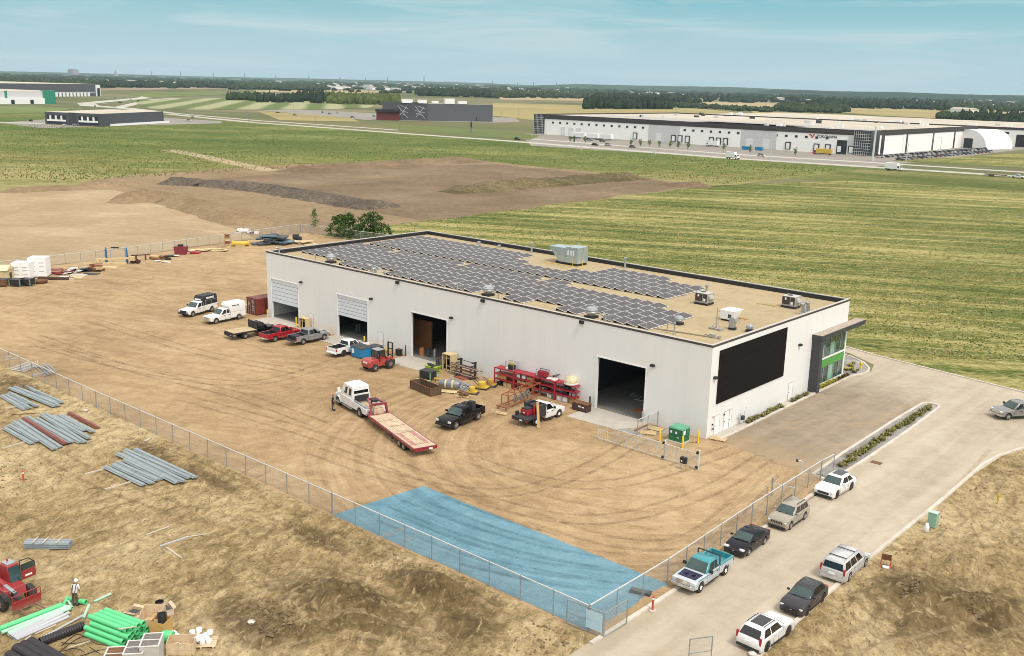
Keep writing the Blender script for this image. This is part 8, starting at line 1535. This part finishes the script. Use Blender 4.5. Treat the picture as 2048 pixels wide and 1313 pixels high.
for h_ in HP_:
    for c in list(h_.children): bpy.data.objects.remove(c)
    bpy.data.objects.remove(h_)
for k, (x0, y0, w, h, l) in enumerate(((325, 173.5, 50, 12, 'white farm buildings at the edge of the far woods, left one'), (347, 173, 44, 9, 'pale green-roofed farm building at the edge of the far woods, right one'), (602, 179, 330, 6, 'long pale low roof before the suburb woods'), (745, 171, 10, 0, ''), (1205, 190, 60, 9, 'white barn with blue roof in the middle woods'), (1480, 229, 8, 0, ''), (1928, 226, 70, 7, 'long blue-white shed among the trees on the right'), (1395, 205, 30, 8, 'small tan shed by the dark belt of trees'), (1560, 205, 40, 11, 'pale barn among the trees at the right'))):
    if h: q = G(x0, y0); t = T('farm_building', l, 'building', (q.x, q.y, 0), math.radians(-40)); B().bx(-w/2, w/2, -8, 8, 0, h).build('wall', m_white, t); B().loft([[(-w/2-1, -9, h), (-w/2-1, 0, h+3), (-w/2-1, 9, h)], [(w/2+1, -9, h), (w/2+1, 0, h+3), (w/2+1, 9, h)]]).build('roof', m_frf if k != 4 else m_sblu, t)
# masts and pylons
m_mast = mt('mast_grey', (.16, .17, .19), .7)
def mast(x, y, hpx, label, arms=True):
    q = G(x, y); D = (q-CAM).length; h = hpx*D/FPX; b = B(); w = D/FPX*.5
    b.loft([[(-w*2, -w*2, 0), (w*2, -w*2, 0), (w*2, w*2, 0), (-w*2, w*2, 0)], [(-w*.5, -w*.5, h), (w*.5, -w*.5, h), (w*.5, w*.5, h), (-w*.5, w*.5, h)]])
    if arms:
        for z in (.7, .85): b.bar((-w*4, 0, h*z), (w*4, 0, h*z), w*.8)
    tag(b.build('pylon', m_mast, loc=(q.x, q.y, 0)), label, 'pylon', 'pylons on the horizon')
for x, hp in ((303, 14), (362, 14), (427, 14), (490, 14), (552, 13), (618, 13), (680, 13), (731, 12), (775, 14), (848, 20), (890, 10), (985, 12), (1067, 12), (1113, 13), (1151, 11), (1159, 10), (1035, 10), (1298, 9), (1753, 10), (2005, 9)): mast(x, 142+x*.0250+8, hp, 'thin grey pylon standing up over the far woods on the horizon')
q = G(147, 153); tag(B().bx(-45, 45, -25, 25, 0, 48).bx(-40, -10, -20, 20, 48, 58).bx(10, 40, -20, 20, 48, 56).build('tower_block', mt('far_block', (.25, .25, .27), .8), loc=(q.x, q.y, 0)), 'grey tower blocks on the horizon at the left', 'tower block')
q = G(232, 154.5); tag(B().loft([[(-18, -18, 0), (18, -18, 0), (18, 18, 0), (-18, 18, 0)], [(-3, -3, 62), (3, -3, 62), (3, 3, 62), (-3, 3, 62)]]).build('chimney_stack', mt('far_block', 0), loc=(q.x, q.y, 0)), 'pointed grey stack on the horizon right of the tower blocks', 'stack')
# light poles, roadside signs
for k, (x, y, hp) in enumerate(((498, 246, 18), (588, 226, 16), (632, 250, 14), (1002, 235, 14), (1036, 236, 20), (388, 224, 16), (1353, 234, 14), (800, 261, 14), (1162, 305, 34), (1540, 325, 40), (1813, 322, 32), (1880, 307, 28), (1745, 322, 62), (1608, 292, 34), (1230, 262, 12))):
    q = G(x, y); h = hp*(q-CAM).length/FPX; tag(B().cyl((0, 0, 0), (0, 0, h), .22 if k != 12 else .6, .12 if k != 12 else .5, 6).bar((0, 0, h), (-1.6, -.6, h), .2).build('street_lamp', m_rail if k > 7 else m_mast, loc=(q.x, q.y, 0)), 'thin street lamp standing by the highway or its car parks', 'street lamp', 'street lamps along the highway')
q = G(942, 266); t = T('roadside_sign', 'dark two-legged roadside sign before the dark hall', 'sign', (q.x, q.y, 0), math.radians(-40)); B().bx(-2.2, -1.8, -.2, .2, 0, 4).bx(1.8, 2.2, -.2, .2, 0, 4).build('leg', m_mast, t); B().bx(-2.6, 2.6, -.3, .3, 4, 7).build('sign_panel', m_black, t); B().bx(-1, 1, -.3, .3, 7, 8).build('topper', m_dred, t)
q = G(1309, 312); t = T('roadside_sign', 'small white roadside sign at the near edge of the highway', 'sign', (q.x, q.y, 0), math.radians(-40)); B().bx(-1.6, 1.6, -.1, .1, 1.0, 2.6).build('sign_panel', m_white, t); B().bx(-1.2, -1.05, -.08, .08, 0, 1).bx(1.05, 1.2, -.08, .08, 0, 1).build('leg', m_steel, t)
# ------------------------------------------------------------------ far vehicles
_cm = {}
def minicar(mat, van=False):
    t = T('car', '', ''); hh = .95
    B().loft([[(-2.2, -.85, .3), (2.2, -.85, .3), (2.2, .85, .3), (-2.2, .85, .3)], [(-2.25, -.88, .85), (2.25, -.85, .7), (2.25, .85, .7), (-2.25, .88, .85)]]).build('body', mat, t)
    B().loft([[(-1.7, -.8, .85), (1.0, -.8, .85), (1.0, .8, .85), (-1.7, .8, .85)], [(-1.3, -.68, 1.5), (.35, -.68, 1.5), (.35, .68, 1.5), (-1.3, .68, 1.5)]]).build('windows', m_cgd, t); B().bx(-1.28, .33, -.66, .66, 1.5, 1.54).build('roof', mat, t)
    for x in (-1.35, 1.35): B().cyl((x, -.9, .33), (x, .9, .33), .33, n=10).build('wheel', m_tyre, t)
    return kids(t)
PALC = [('white', (.70, .70, .70)), ('black', (.02, .02, .022)), ('silver', (.42, .43, .44)), ('grey', (.14, .145, .15)), ('blue', (.03, .08, .22)), ('red', (.28, .03, .03))]
CP = [minicar(paint('far_car_'+n, c)) for n, c in PALC]
def farcar(x, y, k, rz, label, group): q = G(x, y); r = dup(CP[k], (q.x, q.y, .04), rz, label, group); r['category'] = 'car'; return r
L0, L1_ = G(1760, 316), G(1968, 300); M0, M1 = G(1800, 321), G(1982, 305)
for k in range(24): q = L0.lerp(L1_, k/23); c = (0, 1, 2, 3, 1, 0, 3, 4, 1, 2)[k % 10]; r = dup(CP[c], (q.x, q.y, .04), math.radians(180+U(-3, 3)), PALC[c][0]+' car in the back row of the crowded car park by the white warehouse', PALC[c][0]+' cars of the back car park row'); r['category'] = 'car'
for k in range(22): q = M0.lerp(M1, k/21); c = (1, 0, 3, 2, 1, 4, 0, 1, 5, 3)[k % 10]; r = dup(CP[c], (q.x, q.y, .04), math.radians(U(-3, 3)), PALC[c][0]+' car in the front row of the crowded car park by the white warehouse', PALC[c][0]+' cars of the front car park row'); r['category'] = 'car'
for x, y, c, l in ((1717, 311, 1, 'black car parked at the glass corner of the white warehouse'), (1732, 312, 0, 'white car parked at the glass corner of the white warehouse'), (1755, 314, 5, 'red car parked right of the glass corner'), (1190, 291.5, 1, 'black car on the highway, left of the white one'), (1216, 292, 0, 'white car on the highway beside the black one'), (1265, 296, 3, 'dark car on the highway right of the white one'), (1035, 280, 1, 'dark car on the highway at the left end of the white warehouse'), (1180, 282, 2, 'silver car parked by the white trailers'), (1205, 284, 3, 'grey car parked by the white trailers'), (1522, 313, 0, 'white car on the highway behind the small box truck'), (1085, 267, 0, 'white car parked at the left end of the white warehouse'), (1094, 268, 2, 'silver car parked at the left end of the white warehouse')): farcar(x, y, c, math.radians(-3), l, None)
for k, (x, y, c) in enumerate(((98, 244, 0), (118, 248, 2), (148, 246, 1), (130, 251, 0), (152, 252, 2), (177, 251, 1), (62, 243, 1), (378, 243, 0), (385, 237, 3), (705, 236, 1), (748, 234, 0), (776, 237, 0), (805, 240, 1), (835, 241, 2), (660, 229, 3), (675, 227, 0), (590, 232, 2), (556, 227, 1), (645, 226, 3))): r = farcar(x, y, c, U(0, 3), PALC[c][0]+' car standing in the car parks of the dark distant buildings', PALC[c][0]+' cars at the dark distant buildings')
for k, (x, y, c) in enumerate(((240, 206, 1), (262, 200, 0), (277, 203, 1), (210, 209, 0), (190, 214, 2), (230, 197, 2))): farcar(x, y, c, U(0, 3), PALC[c][0]+' car on the curving road junction far on the left', PALC[c][0]+' cars on the far junction')
for t_ in CP:
    for c in list(t_.children): bpy.data.objects.remove(c)
    bpy.data.objects.remove(t_)
def box_truck(label, x, y, rz, L_=7.5, body=None, cab=None, h=3.6):
    q = G(x, y); t = T('box_truck', label, 'truck', (q.x, q.y, .04), rz); B().bx(-L_/2, L_/2-2.2, -1.2, 1.2, .9, h).build('cargo_box', body or m_white, t); B().prism([(L_/2-2.1, .5), (L_/2-2.1, 2.5), (L_/2-.9, 2.4), (L_/2-.5, 1.6), (L_/2, 1.4), (L_/2, .5)], -1.05, 1.05).build('cab', cab or m_white, t); B().pane([(L_/2-.46, -.9, 1.62), (L_/2-.46, .9, 1.62), (L_/2-.84, .9, 2.3), (L_/2-.84, -.9, 2.3)]).build('windshield', m_cgd, t)
    for s in (-1, 1): B().bx(L_/2-1.9, L_/2-1.1, *sorted((s*1.04, s*1.07)), 1.5, 2.25).build('side_window', m_cgd, t)
    for xx in (-L_/2+1.3, L_/2-1.2):
        for s in (-1, 1): wheel(t, xx, s*1.0, .45, .3, m_steel, .5)
    B().bx(-L_/2, L_/2, -.4, .4, .5, .88).build('chassis', m_black, t); B().bx(L_/2-.02, L_/2+.1, -1.0, 1.0, .45, .75).build('bumper', m_black, t); return t
box_truck('small white box truck on the highway before the white warehouse', 1465, 319, math.radians(-6)); box_truck('white box truck on the highway near the green field', 1787, 342, math.radians(-3), 8)
box_truck('white van body truck backed to the white warehouse dock', 1424, 294, math.radians(178), 9); t = box_truck('dump truck with a red cab and yellow body before the white warehouse', 1644, 310, math.radians(180), 11, m_cy, m_dor, 3.4)
for k, (x, l) in enumerate(((1156, 'first white semi trailer at the warehouse docks, at the left'), (1182, 'second white semi trailer at the warehouse docks'), (1208, 'third white semi trailer at the warehouse docks, at the right'))):
    q = G(x, 278+k*1.6); t = T('semi_trailer', l, 'trailer', (q.x, q.y, .04), math.radians(-4)); B().bx(-6.8, 6.8, -1.3, 1.3, 1.1, 4.1).build('cargo_box', m_white, t); B().bx(-6, 6, -.5, .5, .7, 1.08).build('chassis', m_dkgrey, t)
    for xx in (-5.4, -4.2):
        for s in (-1, 1): wheel(t, xx, s*1.1, .5, .3, m_steel, .5)
for k, (x, l) in enumerate(((1492, 'left blue bin at the warehouse wall'), (1518, 'right blue bin at the warehouse wall'))): q = G(x, 300+k*1.5); tag(B().loft([[(-2, -1, 0), (2, -1, 0), (2, 1, 0), (-2, 1, 0)], [(-2.2, -1.2, 2), (2.2, -1.2, 2), (2.2, 1.2, 2), (-2.2, 1.2, 2)]]).build('waste_bin', m_blue, loc=(q.x, q.y, .04)), l, 'waste bin')
q = G(2030, 357); t, a, c, w, rear = pickup('white pickup pulling a dark flat trailer on the highway at the right edge', Vector((q.x+1, q.y, .04)), math.radians(3), m_bw)
q = G(1992, 354); t = T('flat_trailer', 'dark flat trailer towed on the highway at the right edge', 'trailer', (q.x, q.y, .04), math.radians(3)); B().bx(-5, 4.2, -1.2, 1.2, .7, .95).bar((4.2, 0, .7), (6, 0, .6), .2).build('deck', m_dbrown, t)
for xx in (-2.6, -1.5):
    for s in (-1, 1): wheel(t, xx, s*1.0, .4, .25)
for k in range(13): # young trees along the warehouse
    x = (1140, 1148, 1170, 1262, 1280, 1298, 1318, 1340, 1356, 1376, 1447, 1500, 1590)[k]; q = G(x, 287+(x-1140)*.062); b = B(); t = T('street_tree', 'thin young tree planted in the strip before the white warehouse', 'tree', (q.x, q.y, 0), 0, 'young trees before the warehouse'); leaves(b, (0, 0, 3.2), 1.0, 1.8, 60, .45); b.build('crown', m_lf2, t); B().cyl((0, 0, 0), (0, 0, 3), .1, .06, 5).build('trunk', m_bark, t)
# ------------------------------------------------------------------ the hazy air
hb = B().bx(-16000, 9000, -400, 18000, -1, 140)
hz = link('haze', hb.mesh('haze', [])); hm = bpy.data.materials.new('haze_air'); hm.use_nodes = True; ht = hm.node_tree; ht.nodes.clear()
pv = ht.nodes.new('ShaderNodeVolumePrincipled'); pv.inputs['Color'].default_value = (.62, .86, 1.0, 1); pv.inputs['Density'].default_value = 4.2e-5; pv.inputs['Anisotropy'].default_value = 0
mo = ht.nodes.new('ShaderNodeOutputMaterial'); ht.links.new(pv.outputs[0], mo.inputs['Volume']); hz.data.materials.append(hm); tag(hz, None, None, kind='stuff')
